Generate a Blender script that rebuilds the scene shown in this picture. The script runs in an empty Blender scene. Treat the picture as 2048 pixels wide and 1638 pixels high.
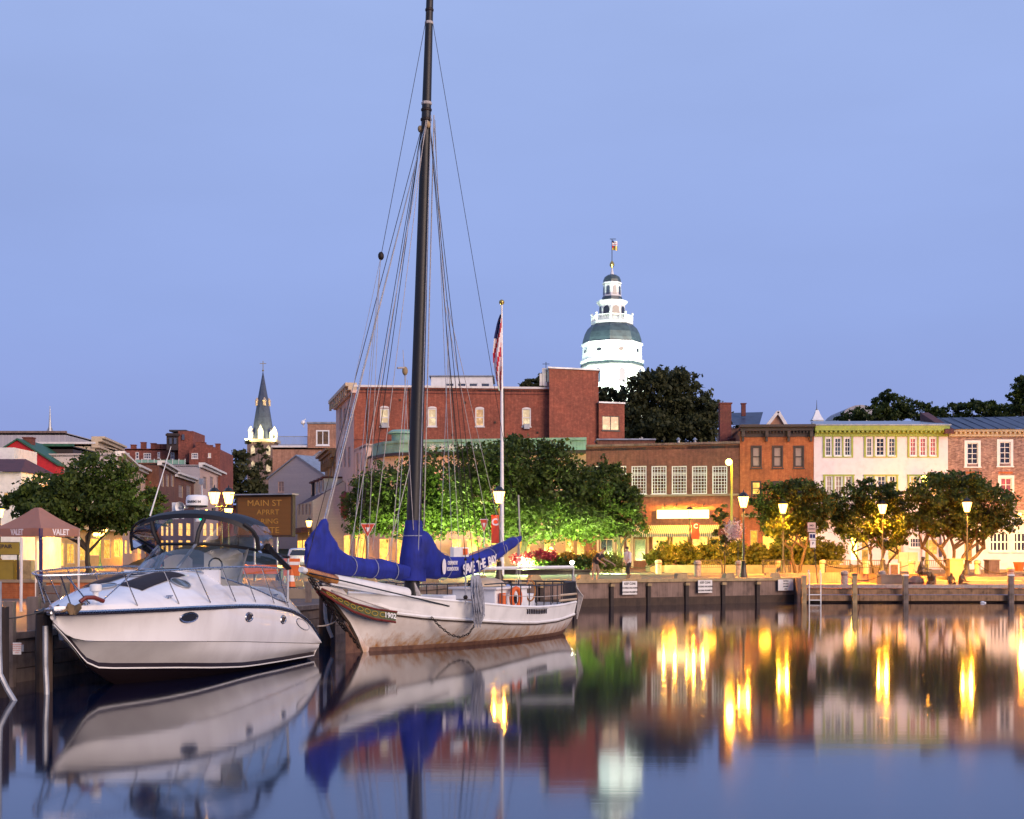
import bpy, bmesh, math, random
import numpy as np
from mathutils import Vector, Matrix
random.seed(7); rng = np.random.default_rng(7)
C = bpy.context.scene.collection
sc = bpy.context.scene
# ---------------------------------------------------------------- camera, sky, sun, exposure
F, CX, HY, CAM, Q, QL = 2844.0, 1024.0, 1105.0, 2.8, 1.37, 1.05
cam = bpy.data.cameras.new('camera'); camo = bpy.data.objects.new('camera', cam); C.objects.link(camo)
camo.location = (0, 0, CAM); camo.rotation_euler = (math.radians(90), 0, 0)
cam.sensor_width = 36; cam.lens = 36*F/2048; cam.shift_y = (HY-819)/2048; cam.clip_end = 6000; cam.clip_start = .1
sc.camera = camo
sc.view_settings.view_transform = 'Standard'; sc.view_settings.look = 'None'
sc.view_settings.exposure = 0; sc.view_settings.gamma = 1; sc.view_settings.use_curve_mapping = False
sc.cycles.use_denoising = True; sc.cycles.max_bounces = 7; sc.cycles.transparent_max_bounces = 12
sc.cycles.sample_clamp_indirect = 4; sc.cycles.caustics_reflective = False; sc.cycles.caustics_refractive = False
w = bpy.data.worlds.new('World'); sc.world = w; w.use_nodes = True
nt = w.node_tree; nt.nodes.clear()
out = nt.nodes.new('ShaderNodeOutputWorld'); bg = nt.nodes.new('ShaderNodeBackground')
tc = nt.nodes.new('ShaderNodeTexCoord'); sep = nt.nodes.new('ShaderNodeSeparateXYZ'); rmp = nt.nodes.new('ShaderNodeValToRGB')
nt.links.new(tc.outputs['Generated'], sep.inputs[0]); nt.links.new(sep.outputs['Z'], rmp.inputs[0])
cr = rmp.color_ramp; cr.elements[0].position = 0; cr.elements[0].color = (.235, .295, .65, 1)
cr.elements[1].position = 1; cr.elements[1].color = (.24, .38, .78, 1)
for p, c in ((.06, (.25, .32, .68, 1)), (.16, (.285, .385, .76, 1)), (.36, (.335, .445, .80, 1)), (.6, (.30, .44, .82, 1))):
    e = cr.elements.new(p); e.color = c
# a low-sun physical sky, mixed in faintly, and a breath of thin cloud
sky = nt.nodes.new('ShaderNodeTexSky'); sky.sky_type = 'NISHITA'; sky.sun_disc = False
sky.sun_elevation = math.radians(4); sky.sun_rotation = math.radians(200)
sm = nt.nodes.new('ShaderNodeMix'); sm.data_type = 'RGBA'; sm.inputs[0].default_value = 1
sm.blend_type = 'ADD'; sk2 = nt.nodes.new('ShaderNodeVectorMath'); sk2.operation = 'SCALE'; sk2.inputs['Scale'].default_value = .006
nt.links.new(sky.outputs[0], sk2.inputs[0])
no = nt.nodes.new('ShaderNodeTexNoise'); no.inputs['Scale'].default_value = 2.2; no.inputs['Detail'].default_value = 5
mp = nt.nodes.new('ShaderNodeMapping'); mp.inputs['Scale'].default_value = (1, 1, 3.2)
nt.links.new(tc.outputs['Generated'], mp.inputs[0]); nt.links.new(mp.outputs[0], no.inputs[0])
mr = nt.nodes.new('ShaderNodeMapRange'); mr.inputs[1].default_value = .3; mr.inputs[2].default_value = .7
mr.inputs[3].default_value = .94; mr.inputs[4].default_value = 1.06
nt.links.new(no.outputs[0], mr.inputs[0])
vs = nt.nodes.new('ShaderNodeVectorMath'); vs.operation = 'SCALE'
nt.links.new(rmp.outputs[0], vs.inputs[0]); nt.links.new(mr.outputs[0], vs.inputs['Scale'])
nt.links.new(vs.outputs[0], sm.inputs[6]); nt.links.new(sk2.outputs[0], sm.inputs[7])
nt.links.new(sm.outputs[2], bg.inputs[0]); bg.inputs[1].default_value = 1.0; nt.links.new(bg.outputs[0], out.inputs[0])
sun = bpy.data.lights.new('twilight_glow', 'SUN'); so = bpy.data.objects.new('twilight_glow', sun); C.objects.link(so)
sun.energy = 3.7; sun.angle = math.radians(40); sun.color = (1, .73, .56)
so.rotation_euler = (math.radians(73), 0, math.radians(42))

# ---------------------------------------------------------------- node material helpers
MATS = {}
def newmat(name):
    m = bpy.data.materials.new(name); m.use_nodes = True; n = m.node_tree; n.nodes.clear()
    o = n.nodes.new('ShaderNodeOutputMaterial'); b = n.nodes.new('ShaderNodeBsdfPrincipled')
    n.links.new(b.outputs[0], o.inputs[0]); MATS[name] = m
    return m, n, b, o
def N(n, t, **k):
    x = n.nodes.new(t)
    for a, v in k.items(): setattr(x, a, v)
    return x
def mixc(n, fac, a, b, mode='MIX'):
    x = N(n, 'ShaderNodeMix', data_type='RGBA', blend_type=mode)
    for s, v in ((0, fac), (6, a), (7, b)):
        if isinstance(v, (int, float)): x.inputs[s].default_value = v
        elif isinstance(v, tuple): x.inputs[s].default_value = v if len(v) == 4 else (*v, 1)
        else: n.links.new(v, x.inputs[s])
    return x.outputs[2]
def ramp(n, src, stops):
    r = N(n, 'ShaderNodeValToRGB'); e = r.color_ramp.elements
    while len(e) < len(stops): e.new(.5)
    for x, (p, c) in zip(e, stops): x.position = p; x.color = (*c, 1) if len(c) == 3 else c
    n.links.new(src, r.inputs[0]); return r.outputs[0]
def noise(n, vec, scale, detail=4, rough=.55, stretch=None):
    if stretch:
        mpn = N(n, 'ShaderNodeMapping'); mpn.inputs['Scale'].default_value = stretch
        n.links.new(vec, mpn.inputs[0]); vec = mpn.outputs[0]
    x = N(n, 'ShaderNodeTexNoise'); x.inputs['Scale'].default_value = scale; x.inputs['Detail'].default_value = detail
    x.inputs['Roughness'].default_value = rough; n.links.new(vec, x.inputs[0]); return x.outputs[0]
def bump(n, b, h, strength=.3, dist=.01):
    x = N(n, 'ShaderNodeBump'); x.inputs['Strength'].default_value = strength; x.inputs['Distance'].default_value = dist
    n.links.new(h, x.inputs['Height']); n.links.new(x.outputs[0], b.inputs['Normal'])
def S(b, **k):
    nm = dict(rough='Roughness', metal='Metallic', ior='IOR', coat='Coat Weight', spec='Specular IOR Level')
    for a, v in k.items(): b.inputs[nm[a]].default_value = v
def paint(name, col, rough=.5, var=.12, scale=2.0, metal=0, streak=True, coat=0, fine=30):
    """painted / plain surface with blotchy tone, vertical streaks and fine grain"""
    m, n, b, o = newmat(name); t = N(n, 'ShaderNodeTexCoord').outputs['Object']
    a = noise(n, t, scale, 5)
    dk = tuple(c*(1-2.2*var) for c in col); lt = tuple(min(1, c*(1+1.1*var)) for c in col)
    c = ramp(n, a, [(.28, dk), (.5, col), (.75, lt)])
    if streak:
        s = noise(n, t, 1.6, 4, .6, (6, 6, .35)); c = mixc(n, .5*var*2, c, ramp(n, s, [(.3, dk), (.7, lt)]))
    n.links.new(c, b.inputs['Base Color'])
    rr = N(n, 'ShaderNodeMapRange'); rr.inputs[3].default_value = max(0.02, rough-.1); rr.inputs[4].default_value = min(1, rough+.12)
    n.links.new(noise(n, t, fine, 3), rr.inputs[0]); n.links.new(rr.outputs[0], b.inputs['Roughness'])
    S(b, metal=metal, coat=coat)
    if rough > .3: bump(n, b, noise(n, t, fine, 4), .25, .004)
    return m
def bricks(name, c1, c2, mortar, bw=.23, bh=.075, var=.5, dirt=(.5,)):
    m, n, b, o = newmat(name); uv = N(n, 'ShaderNodeTexCoord').outputs['UV']; ob = N(n, 'ShaderNodeTexCoord').outputs['Object']
    t = N(n, 'ShaderNodeTexBrick'); n.links.new(uv, t.inputs['Vector'])
    t.inputs['Color1'].default_value = (*c1, 1); t.inputs['Color2'].default_value = (*c2, 1); t.inputs['Mortar'].default_value = (*mortar, 1)
    t.inputs['Scale'].default_value = 1; t.inputs['Brick Width'].default_value = bw; t.inputs['Row Height'].default_value = bh
    t.inputs['Mortar Size'].default_value = .007; t.inputs['Mortar Smooth'].default_value = .3; t.inputs['Bias'].default_value = -.1
    big = noise(n, uv, .45, 6, .62); mid = noise(n, uv, 3.0, 5, .7)
    c = mixc(n, var, t.outputs[0], ramp(n, mid, [(.3, tuple(x*.62 for x in c1)), (.5, c1), (.72, tuple(min(1, x*1.35+.015) for x in c2))]))
    c = mixc(n, .55, c, mixc(n, 1, c, ramp(n, big, [(.3, (.45, .43, .44)), (.5, (1, 1, 1)), (.72, (1.5, 1.35, 1.25))]), 'MULTIPLY'))
    st = noise(n, uv, 1.2, 4, .6, (4, .3, 1)); c = mixc(n, .4, c, mixc(n, 1, c, ramp(n, st, [(.35, (.5, .48, .48)), (.6, (1.15, 1.15, 1.15))]), 'MULTIPLY'))
    n.links.new(c, b.inputs['Base Color']); S(b, rough=.85); bump(n, b, t.outputs['Fac'], -.4, .01)
    return m
def planks(name, c1, c2, gap, length, height, rough=.8, vert=False, varn=.5):
    m, n, b, o = newmat(name); uv = N(n, 'ShaderNodeTexCoord').outputs['UV']
    if vert:
        mpn = N(n, 'ShaderNodeMapping'); mpn.inputs['Rotation'].default_value = (0, 0, math.pi/2); n.links.new(uv, mpn.inputs[0]); uv = mpn.outputs[0]
    t = N(n, 'ShaderNodeTexBrick'); n.links.new(uv, t.inputs['Vector']); t.inputs['Scale'].default_value = 1
    t.inputs['Color1'].default_value = (*c1, 1); t.inputs['Color2'].default_value = (*c2, 1); t.inputs['Mortar'].default_value = (*gap, 1)
    t.inputs['Brick Width'].default_value = length; t.inputs['Row Height'].default_value = height; t.inputs['Mortar Size'].default_value = .008
    g = noise(n, uv, 3, 5, .65, (1, 12, 1)); c = mixc(n, varn, t.outputs[0], mixc(n, 1, t.outputs[0], ramp(n, g, [(.3, (.6, .6, .6)), (.7, (1.3, 1.3, 1.3))]), 'MULTIPLY'))
    n.links.new(c, b.inputs['Base Color']); S(b, rough=rough); bump(n, b, t.outputs['Fac'], -.5, .01)
    return m
def emit(name, col, strength, var=.0, scale=1.5, dark=(.02, .012, .005), stretch=(1, 1, 1)):
    """a lit lamp or a lit room behind glass"""
    m, n, b, o = newmat(name); S(b, rough=.15)
    b.inputs['Base Color'].default_value = (*[c*.6 for c in dark], 1)
    if var:
        t = N(n, 'ShaderNodeTexCoord').outputs['UV']
        c = ramp(n, noise(n, t, scale, 5, .7, stretch), [(.5-.28*var-.02, dark), (.5, tuple(.55*x for x in col)), (.5+.22*var, col)])
        n.links.new(c, b.inputs['Emission Color'])
    else: b.inputs['Emission Color'].default_value = (*col, 1)
    b.inputs['Emission Strength'].default_value = strength
    return m
def leafmat(name, dark, mid, light, trans=.35):
    m, n, b, o = newmat(name); g = N(n, 'ShaderNodeNewGeometry')
    t = N(n, 'ShaderNodeTexCoord').outputs['Object']
    c = ramp(n, g.outputs['Random Per Island'], [(0, dark), (.5, mid), (.9, light), (1, tuple(min(1, x*1.25) for x in light))])
    c = mixc(n, .45, c, ramp(n, noise(n, t, .5, 4), [(.35, dark), (.65, light)]))
    n.links.new(c, b.inputs['Base Color']); S(b, rough=.55, spec=.25)
    tr = N(n, 'ShaderNodeBsdfTranslucent'); n.links.new(c, tr.inputs[0]); mx = N(n, 'ShaderNodeMixShader'); mx.inputs[0].default_value = trans
    n.links.new(b.outputs[0], mx.inputs[1]); n.links.new(tr.outputs[0], mx.inputs[2]); n.links.new(mx.outputs[0], o.inputs[0])
    return m
def glassmat(name, tint=(.8, .85, .9), refl=.35, rough=.03):
    m, n, b, o = newmat(name); n.nodes.remove(b)
    tr = N(n, 'ShaderNodeBsdfTransparent'); tr.inputs[0].default_value = (*tint, 1)
    gl = N(n, 'ShaderNodeBsdfGlossy'); gl.inputs['Roughness'].default_value = rough; gl.inputs[0].default_value = (.9, .9, .9, 1)
    lw = N(n, 'ShaderNodeFresnel'); lw.inputs[0].default_value = 1.5; mt = N(n, 'ShaderNodeMath', operation='MULTIPLY_ADD')
    mt.inputs[1].default_value = 1.0; mt.inputs[2].default_value = refl*.3; n.links.new(lw.outputs[0], mt.inputs[0]); mt.use_clamp = True
    mx = N(n, 'ShaderNodeMixShader'); n.links.new(mt.outputs[0], mx.inputs[0]); n.links.new(tr.outputs[0], mx.inputs[1]); n.links.new(gl.outputs[0], mx.inputs[2])
    t = N(n, 'ShaderNodeTexCoord').outputs['Object']; bp = N(n, 'ShaderNodeBump'); bp.inputs['Strength'].default_value = .25; bp.inputs['Distance'].default_value = .02
    n.links.new(noise(n, t, 2.5, 3), bp.inputs['Height']); n.links.new(bp.outputs[0], gl.inputs['Normal'])
    n.links.new(mx.outputs[0], o.inputs[0]); return m

# ---------------------------------------------------------------- geometry helpers
ORG = {}
class MB:
    def __init__(s): s.v = []; s.f = []
    def poly(s, pts):
        k = len(s.v); s.v += [tuple(p) for p in pts]; s.f.append(tuple(range(k, k+len(pts)))); return s
    def grid(s, rows, close=False):
        k = len(s.v); m = len(rows[0])
        for r in rows: s.v += [tuple(p) for p in r]
        for i in range(len(rows)-1):
            for j in range(m if close else m-1):
                j2 = (j+1) % m; s.f.append((k+i*m+j, k+i*m+j2, k+(i+1)*m+j2, k+(i+1)*m+j))
        return s
    def box(s, x0, x1, y0, y1, z0, z1):
        k = len(s.v)
        s.v += [(x0, y0, z0), (x1, y0, z0), (x1, y1, z0), (x0, y1, z0), (x0, y0, z1), (x1, y0, z1), (x1, y1, z1), (x0, y1, z1)]
        s.f += [tuple(k+i for i in q) for q in ((0, 3, 2, 1), (4, 5, 6, 7), (0, 1, 5, 4), (1, 2, 6, 5), (2, 3, 7, 6), (3, 0, 4, 7))]; return s
    def prism(s, pl, z0, z1):
        k = len(s.v); m = len(pl)
        s.v += [(p[0], p[1], z0) for p in pl] + [(p[0], p[1], z1) for p in pl]
        s.f.append(tuple(k+i for i in reversed(range(m)))); s.f.append(tuple(k+m+i for i in range(m)))
        for i in range(m): j = (i+1) % m; s.f.append((k+i, k+j, k+m+j, k+m+i))
        return s
    def bar(s, a, b, w, h=None):
        """rectangular bar from a to b, w sideways, h in the other direction"""
        h = h or w; a = Vector(a); b = Vector(b); d = (b-a).normalized(); up = Vector((0, 0, 1)) if abs(d.z) < .95 else Vector((0, 1, 0))
        x = d.cross(up).normalized()*w/2; y = x.cross(d).normalized()*h/2; k = len(s.v)
        for p in (a, b): s.v += [tuple(p-x-y), tuple(p+x-y), tuple(p+x+y), tuple(p-x+y)]
        s.f += [tuple(k+i for i in q) for q in ((0, 1, 2, 3), (7, 6, 5, 4), (0, 4, 5, 1), (1, 5, 6, 2), (2, 6, 7, 3), (3, 7, 4, 0))]; return s
    def tube(s, pts, r, n=8, cap=True):
        pts = [Vector(p) for p in pts]; k = len(s.v); rr = r if isinstance(r, (list, tuple)) else [r]*len(pts); pv = None
        for i, p in enumerate(pts):
            d = (pts[min(i+1, len(pts)-1)]-pts[max(i-1, 0)]).normalized()
            if pv is None:
                up = Vector((0, 0, 1)) if abs(d.z) < .9 else Vector((1, 0, 0)); x = d.cross(up).normalized()
            else: x = (pv-d*pv.dot(d)).normalized()
            pv = x; y = d.cross(x)
            for j in range(n):
                t = 2*math.pi*j/n; s.v.append(tuple(p+(x*math.cos(t)+y*math.sin(t))*rr[i]))
        for i in range(len(pts)-1):
            for j in range(n): j2 = (j+1) % n; s.f.append((k+i*n+j, k+(i+1)*n+j, k+(i+1)*n+j2, k+i*n+j2))
        if cap: s.f.append(tuple(k+j for j in range(n))); s.f.append(tuple(k+(len(pts)-1)*n+j for j in reversed(range(n))))
        return s
    def lathe(s, prof, c=(0, 0, 0), n=16, ph=0):
        rows = [[(c[0]+r*math.cos(2*math.pi*j/n+ph), c[1]+r*math.sin(2*math.pi*j/n+ph), c[2]+z) for j in range(n)] for r, z in prof]
        s.grid(rows, True); k = len(s.v)-n*len(prof)
        if prof[0][0] > 1e-4: s.f.append(tuple(k+j for j in reversed(range(n))))
        if prof[-1][0] > 1e-4: s.f.append(tuple(k+n*(len(prof)-1)+j for j in range(n)))
        return s
    def ball(s, c, r, n=10, sz=1, sy=1):
        m = n//2+1
        rows = [[(c[0]+r*math.sin(math.pi*i/m)*math.cos(2*math.pi*j/n), c[1]+sy*r*math.sin(math.pi*i/m)*math.sin(2*math.pi*j/n), c[2]-sz*r*math.cos(math.pi*i/m)) for j in range(n)] for i in range(m+1)]
        return s.grid(rows, True)
    def build(s, name, mat, parent=None, smooth=False, flip=False):
        me = bpy.data.meshes.new(name); o = ORG.get(parent.name, Vector()) if parent else Vector()
        vv = [(x-o.x, y-o.y, z-o.z) for x, y, z in s.v] if parent else s.v
        me.from_pydata(vv, [], s.f); uvmap(me)
        if isinstance(mat, str): mat = MATS[mat]
        me.materials.append(mat)
        if smooth: me.polygons.foreach_set('use_smooth', [True]*len(me.polygons)); me.set_sharp_from_angle(angle=math.radians(42)) if hasattr(me, 'set_sharp_from_angle') else None
        ob = bpy.data.objects.new(name, me); C.objects.link(ob)
        if parent: ob.parent = parent; ORG[ob.name] = o
        return ob
def fixn(ob):
    bm = bmesh.new(); bm.from_mesh(ob.data); bmesh.ops.remove_doubles(bm, verts=bm.verts, dist=.0005)
    bmesh.ops.recalc_face_normals(bm, faces=bm.faces); bm.to_mesh(ob.data); bm.free(); return ob
def uvmap(me):
    nv = len(me.vertices); nl = len(me.loops)
    if not nl: return
    co = np.empty(nv*3); me.vertices.foreach_get('co', co); co = co.reshape(-1, 3)
    me.update(); nrm = np.empty(len(me.polygons)*3); me.polygons.foreach_get('normal', nrm); nrm = nrm.reshape(-1, 3)
    li = np.empty(nl, int); me.loops.foreach_get('vertex_index', li)
    lt = np.empty(len(me.polygons), int); me.polygons.foreach_get('loop_total', lt); pi = np.repeat(np.arange(len(lt)), lt)
    nn = nrm[pi]; p = co[li]; h = np.hypot(nn[:, 0], nn[:, 1]); hz = np.maximum(h, 1e-6)
    tx, ty = -nn[:, 1]/hz, nn[:, 0]/hz; flat = np.abs(nn[:, 2]) > .75
    u = np.where(flat, p[:, 0], p[:, 0]*tx+p[:, 1]*ty); v = np.where(flat, p[:, 1], p[:, 2])
    uv = me.uv_layers.new(name='UVMap'); uv.data.foreach_set('uv', np.stack([u, v], 1).ravel())
def tag(o, label=None, cat=None, group=None, kind=None):
    for k, v in (('label', label), ('category', cat), ('group', group), ('kind', kind)):
        if v: o[k] = v
    return o
def thing(name, label, cat, loc, group=None, rz=0):
    o = bpy.data.objects.new(name, None); C.objects.link(o); o.location = loc; o.empty_display_size = .3; o.rotation_euler = (0, 0, rz)
    ORG[o.name] = Vector(loc) if rz == 0 else Vector(); tag(o, label, cat, group); return o
def local(name, label, cat, loc, group=None, rz=0):
    """a thing whose parts are given in its own axes"""
    o = thing(name, label, cat, loc, group, rz); ORG[o.name] = Vector(); return o
def dup(root, loc, rz=None, label=None, group=None, sc_=None):
    r = root.copy(); C.objects.link(r); r.location = loc
    if rz is not None: r.rotation_euler = (0, 0, rz)
    if sc_: r.scale = (sc_,)*3
    if label: r['label'] = label
    if group: r['group'] = group
    def rec(a, b):
        for ch in a.children:
            c = ch.copy(); C.objects.link(c); c.parent = b; rec(ch, c)
    rec(root, r); return r
def struct(name, mb, mat, kind='structure'):
    o = mb.build(name, mat); o['kind'] = kind; return o
def P(px, py, d): return Vector(((px-CX)*d/F, d, CAM-(py-HY)*d/F))
def X(px, d): return (px-CX)*d/F
def Z(py, d): return CAM-(py-HY)*d/F
def text(s, size, mat, parent, M, name='lettering', ext=.004, align='CENTER', sx=1, bold=0):
    cu = bpy.data.curves.new(name, 'FONT'); cu.body = s; cu.size = size; cu.extrude = ext; cu.align_x = align; cu.align_y = 'CENTER'; cu.offset = bold; cu.resolution_u = 3
    t = bpy.data.objects.new('tmp', cu); C.objects.link(t); dg = bpy.context.evaluated_depsgraph_get()
    me = bpy.data.meshes.new_from_object(t.evaluated_get(dg)); bpy.data.objects.remove(t); bpy.data.curves.remove(cu)
    me.name = name; me.transform(Matrix.Diagonal((sx, 1, 1, 1))); me.transform(M); me.materials.clear(); me.materials.append(MATS[mat])
    o = bpy.data.objects.new(name, me); C.objects.link(o)
    if parent:
        off = ORG.get(parent.name, Vector()); me.transform(Matrix.Translation(-off)); o.parent = parent; ORG[o.name] = off
    return o
def frameM(o, u, v=(0, 0, 1)):
    """text frame: origin, reading direction, up"""
    u = Vector(u).normalized(); v = Vector(v).normalized(); n_ = u.cross(v); M = Matrix((u, v, n_)).transposed().to_4x4(); M.translation = Vector(o); return M
def lamp(name, loc, power, col=(1, .62, .2), r=.12, spot=None, target=None, blend=.6):
    if col[1] < .75 and power > 100: power *= (1.0 if name == 'shop_fill' else 7.5 if 'down' in name or 'plaza' in name else 3.0); col = (1, .37, .025)
    elif name == 'tree_uplight': power *= 4
    l = bpy.data.lights.new(name, 'SPOT' if spot else 'POINT'); l.energy = power; l.color = col; l.shadow_soft_size = r
    o = bpy.data.objects.new(name, l); C.objects.link(o); o.location = loc
    if spot:
        l.spot_size = math.radians(spot); l.spot_blend = blend
        o.rotation_euler = (Vector(target)-Vector(loc)).to_track_quat('-Z', 'Y').to_euler()
    return o

# ---------------------------------------------------------------- materials
paint('white_paint', (.72, .72, .72), .5, .07); paint('cream', (.5, .39, .27), .6, .1); paint('pink_wall', (.62, .42, .34), .7, .1)
paint('off_white', (.66, .62, .6), .65, .1); paint('lilac_wall', (.66, .6, .67), .65, .06); paint('ochre_wall', (.42, .27, .13), .7, .15); paint('tan_ornate', (.36, .2, .09), .6, .25)
paint('grey_clap', (.42, .37, .38), .7, .1); paint('black_iron', (.012, .013, .014), .4, .2); paint('dark_trim', (.05, .035, .03), .5, .2)
paint('dark_brown', (.035, .02, .015), .5, .2); paint('green_trim', (.28, .34, .05), .5, .12); paint('copper_green', (.2, .36, .28), .6, .25, 1)
paint('red_siding', (.42, .01, .015), .6, .15); paint('rope_pale', (.5, .44, .38), .9, .2, 12); paint('dark_roof', (.03, .028, .035), .7, .3); paint('green_roof', (.02, .09, .05), .6, .2)
paint('roof_red', (.09, .025, .025), .7, .3); paint('metal_roof', (.3, .32, .36), .35, .2, 2, .4); paint('steel', (.5, .5, .52), .25, .1, 3, 1, False)
paint('concrete', (.2, .135, .11), .85, .38, 1.3); paint('concrete_lt', (.27, .21, .15), .8, .15, 1.5); paint('granite', (.3, .27, .25), .8, .2, 6)
paint('asphalt', (.06, .055, .055), .8, .3, .5, 0, False); paint('wood_grey', (.17, .13, .11), .8, .35, 3); paint('wood_lamplit', (.26, .15, .08), .8, .35, 3); paint('wood_dark', (.03, .018, .014), .75, .4, 3)
paint('wood_yellow', (.34, .24, .12), .7, .25, 3); paint('bronze', (.2, .12, .05), .4, .3, 8, .45, False); paint('galv', (.35, .36, .38), .5, .15, 4, .6)
paint('skin', (.42, .24, .17), .6, .05); paint('cloth_white', (.6, .52, .48), .9, .1); paint('cloth_dark', (.02, .018, .02), .9, .1); paint('cloth_tan', (.3, .2, .13), .9, .1)
paint('hair', (.03, .015, .01), .7, .2); paint('sign_white', (.7, .68, .66), .6, .06); paint('ink', (.03, .025, .03), .7, .1); paint('red_sign', (.5, .05, .015), .5, .15)
paint('orange', (.6, .12, .02), .5, .1); paint('banner_red', (.42, .04, .02), .8, .15); paint('trunk', (.05, .035, .025), .9, .35, 4); paint('umber', (.05, .03, .02), .8, .3)
paint('flag_red', (.45, .01, .02), .8, .1); paint('flag_white', (.7, .66, .68), .8, .05); paint('flag_blue', (.01, .015, .1), .8, .1)
paint('tent', (.3, .15, .11), .85, .1, 1.2); paint('slate_blue', (.04, .055, .1), .5, .3, 2); paint('dome_blue', (.05, .075, .09), .4, .3, .8)
paint('gold', (.5, .35, .1), .3, .2, 2, .8, False); paint('car_white', (.6, .62, .66), .25, .04, 1, 0, False, 1); paint('tyre', (.02, .02, .02), .8, .1)
paint('blue_canvas', (.008, .018, .23), .8, .3, 1.6, fine=60); paint('rope', (.42, .38, .36), .9, .2, 12); paint('rope_grey', (.3, .31, .36), .9, .2, 12)
paint('varnish', (.38, .15, .02), .25, .3, 5, coat=.6); paint('mast_black', (.005, .004, .005), .5, .3, 4); paint('chain', (.03, .022, .02), .6, .3, 20, .6)
paint('trail_red', (.14, .02, .015), .5, .2, 5); paint('trail_green', (.07, .09, .04), .5, .2, 5); paint('trail_gold', (.4, .28, .04), .4, .1, 5)
paint('life_orange', (.7, .13, .02), .6, .1); paint('flower_white', (.6, .5, .5), .8, .2, 9); paint('teal_glass', (.05, .16, .13), .3, .3)
paint('utility_yellow', (.26, .18, .02), .5, .1); paint('blinds', (.3, .22, .2), .6, .1); paint('black_canvas', (.005, .0035, .005), .6, .2, 4); paint('mat_black', (.015, .01, .015), .8, .3, 10)
planks('clapboard', (.46, .4, .4), (.42, .37, .38), (.2, .17, .18), 8, .16); planks('clap_white', (.6, .5, .48), (.56, .47, .45), (.3, .24, .24), 8, .16)
planks('corrugated', (.42, .4, .42), (.36, .34, .38), (.16, .15, .18), 30, .45, vert=True); planks('paving', (.12, .085, .065), (.09, .065, .05), (.09, .07, .06), .4, .2)
bricks('brick_red', (.22, .05, .028), (.33, .095, .05), (.28, .17, .12)); bricks('brick_brown', (.16, .06, .04), (.22, .09, .055), (.16, .1, .08))
bricks('brick_orange', (.32, .09, .028), (.4, .13, .045), (.34, .15, .08)); bricks('brick_mottled', (.16, .08, .07), (.5, .33, .27), (.42, .33, .3), var=.3)
bricks('brick_dark', (.12, .03, .025), (.18, .05, .035), (.13, .07, .06)); bricks('brick_tan', (.34, .17, .11), (.42, .23, .15), (.34, .22, .16))
bricks('brick_far', (.16, .045, .03), (.27, .075, .05), (.2, .1, .09), .5, .16)
emit('lamp_glass', (1, .5, .09), 12); emit('lamp_yellow', (1, .8, .12), 14); emit('lamp_white', (1, 1, .8), 30); emit('lamp_red', (1, .02, .02), 9)
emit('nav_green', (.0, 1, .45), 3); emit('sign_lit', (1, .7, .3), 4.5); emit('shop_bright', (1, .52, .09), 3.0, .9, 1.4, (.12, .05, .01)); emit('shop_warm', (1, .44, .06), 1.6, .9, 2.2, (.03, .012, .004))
emit('room_lit', (1, .66, .32), .85, .35, 1.2, (.4, .22, .1)); emit('room_cream', (.95, .8, .5), .85, .3, 1, (.5, .36, .2)); emit('room_dim', (.5, .24, .1), .35, .8, 3, (.02, .012, .01))
emit('room_red', (1, .12, .1), .9, .8, 2.5, (.08, .05, .08)); emit('board_letters', (1, .42, .05), .3); emit('glow_orange', (1, .5, .08), 1.1, .5, 2, (.35, .12, .01)); emit('door_glow', (1, .62, .12), 1.3, .5, 3, (.4, .16, .02))
for nm, c in (('pane_dark', (.02, .02, .025)), ('pane_blue', (.05, .06, .09))):
    m, n, b, o = newmat(nm); b.inputs['Base Color'].default_value = (*c, 1); S(b, rough=.08, spec=.9)
m, n, b, o = newmat('led_board'); t = N(n, 'ShaderNodeTexCoord').outputs['Object']
wv = N(n, 'ShaderNodeTexWave', bands_direction='Z'); wv.inputs['Scale'].default_value = 5; n.links.new(t, wv.inputs[0])
n.links.new(ramp(n, wv.outputs[0], [(.2, (.11, .045, .006)), (.8, (.19, .08, .01))]), b.inputs['Base Color']); S(b, rough=.6)
m, n, b, o = newmat('awning'); uv = N(n, 'ShaderNodeTexCoord').outputs['UV']; wv = N(n, 'ShaderNodeTexWave', bands_direction='X'); wv.inputs['Scale'].default_value = 1.0; n.links.new(uv, wv.inputs[0])
n.links.new(ramp(n, wv.outputs[0], [(.44, (.02, .06, .03)), (.5, (.62, .6, .5))]), b.inputs['Base Color']); S(b, rough=.9)
leafmat('leaf_dark', (.012, .022, .006), (.03, .05, .012), (.07, .1, .02)); leafmat('leaf_mid', (.016, .026, .006), (.045, .07, .014), (.105, .155, .028))
leafmat('leaf_hill', (.02, .028, .012), (.045, .055, .02), (.09, .09, .035)); leafmat('leaf_hedge', (.025, .035, .008), (.08, .1, .02), (.19, .2, .04)); leafmat('leaf_bright', (.04, .09, .01), (.1, .18, .03), (.2, .3, .06))
leafmat('petal_red', (.2, .01, .02), (.4, .02, .05), (.5, .06, .1)); leafmat('petal_orange', (.25, .08, .01), (.5, .2, .02), (.6, .35, .06)); leafmat('petal_pink', (.4, .15, .2), (.6, .45, .5), (.7, .65, .65))
glassmat('clear_glass', (.86, .86, .9), .3); glassmat('tint_glass', (.8, .84, .85), .2); glassmat('vinyl', (.88, .84, .84), .12, .05)
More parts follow.
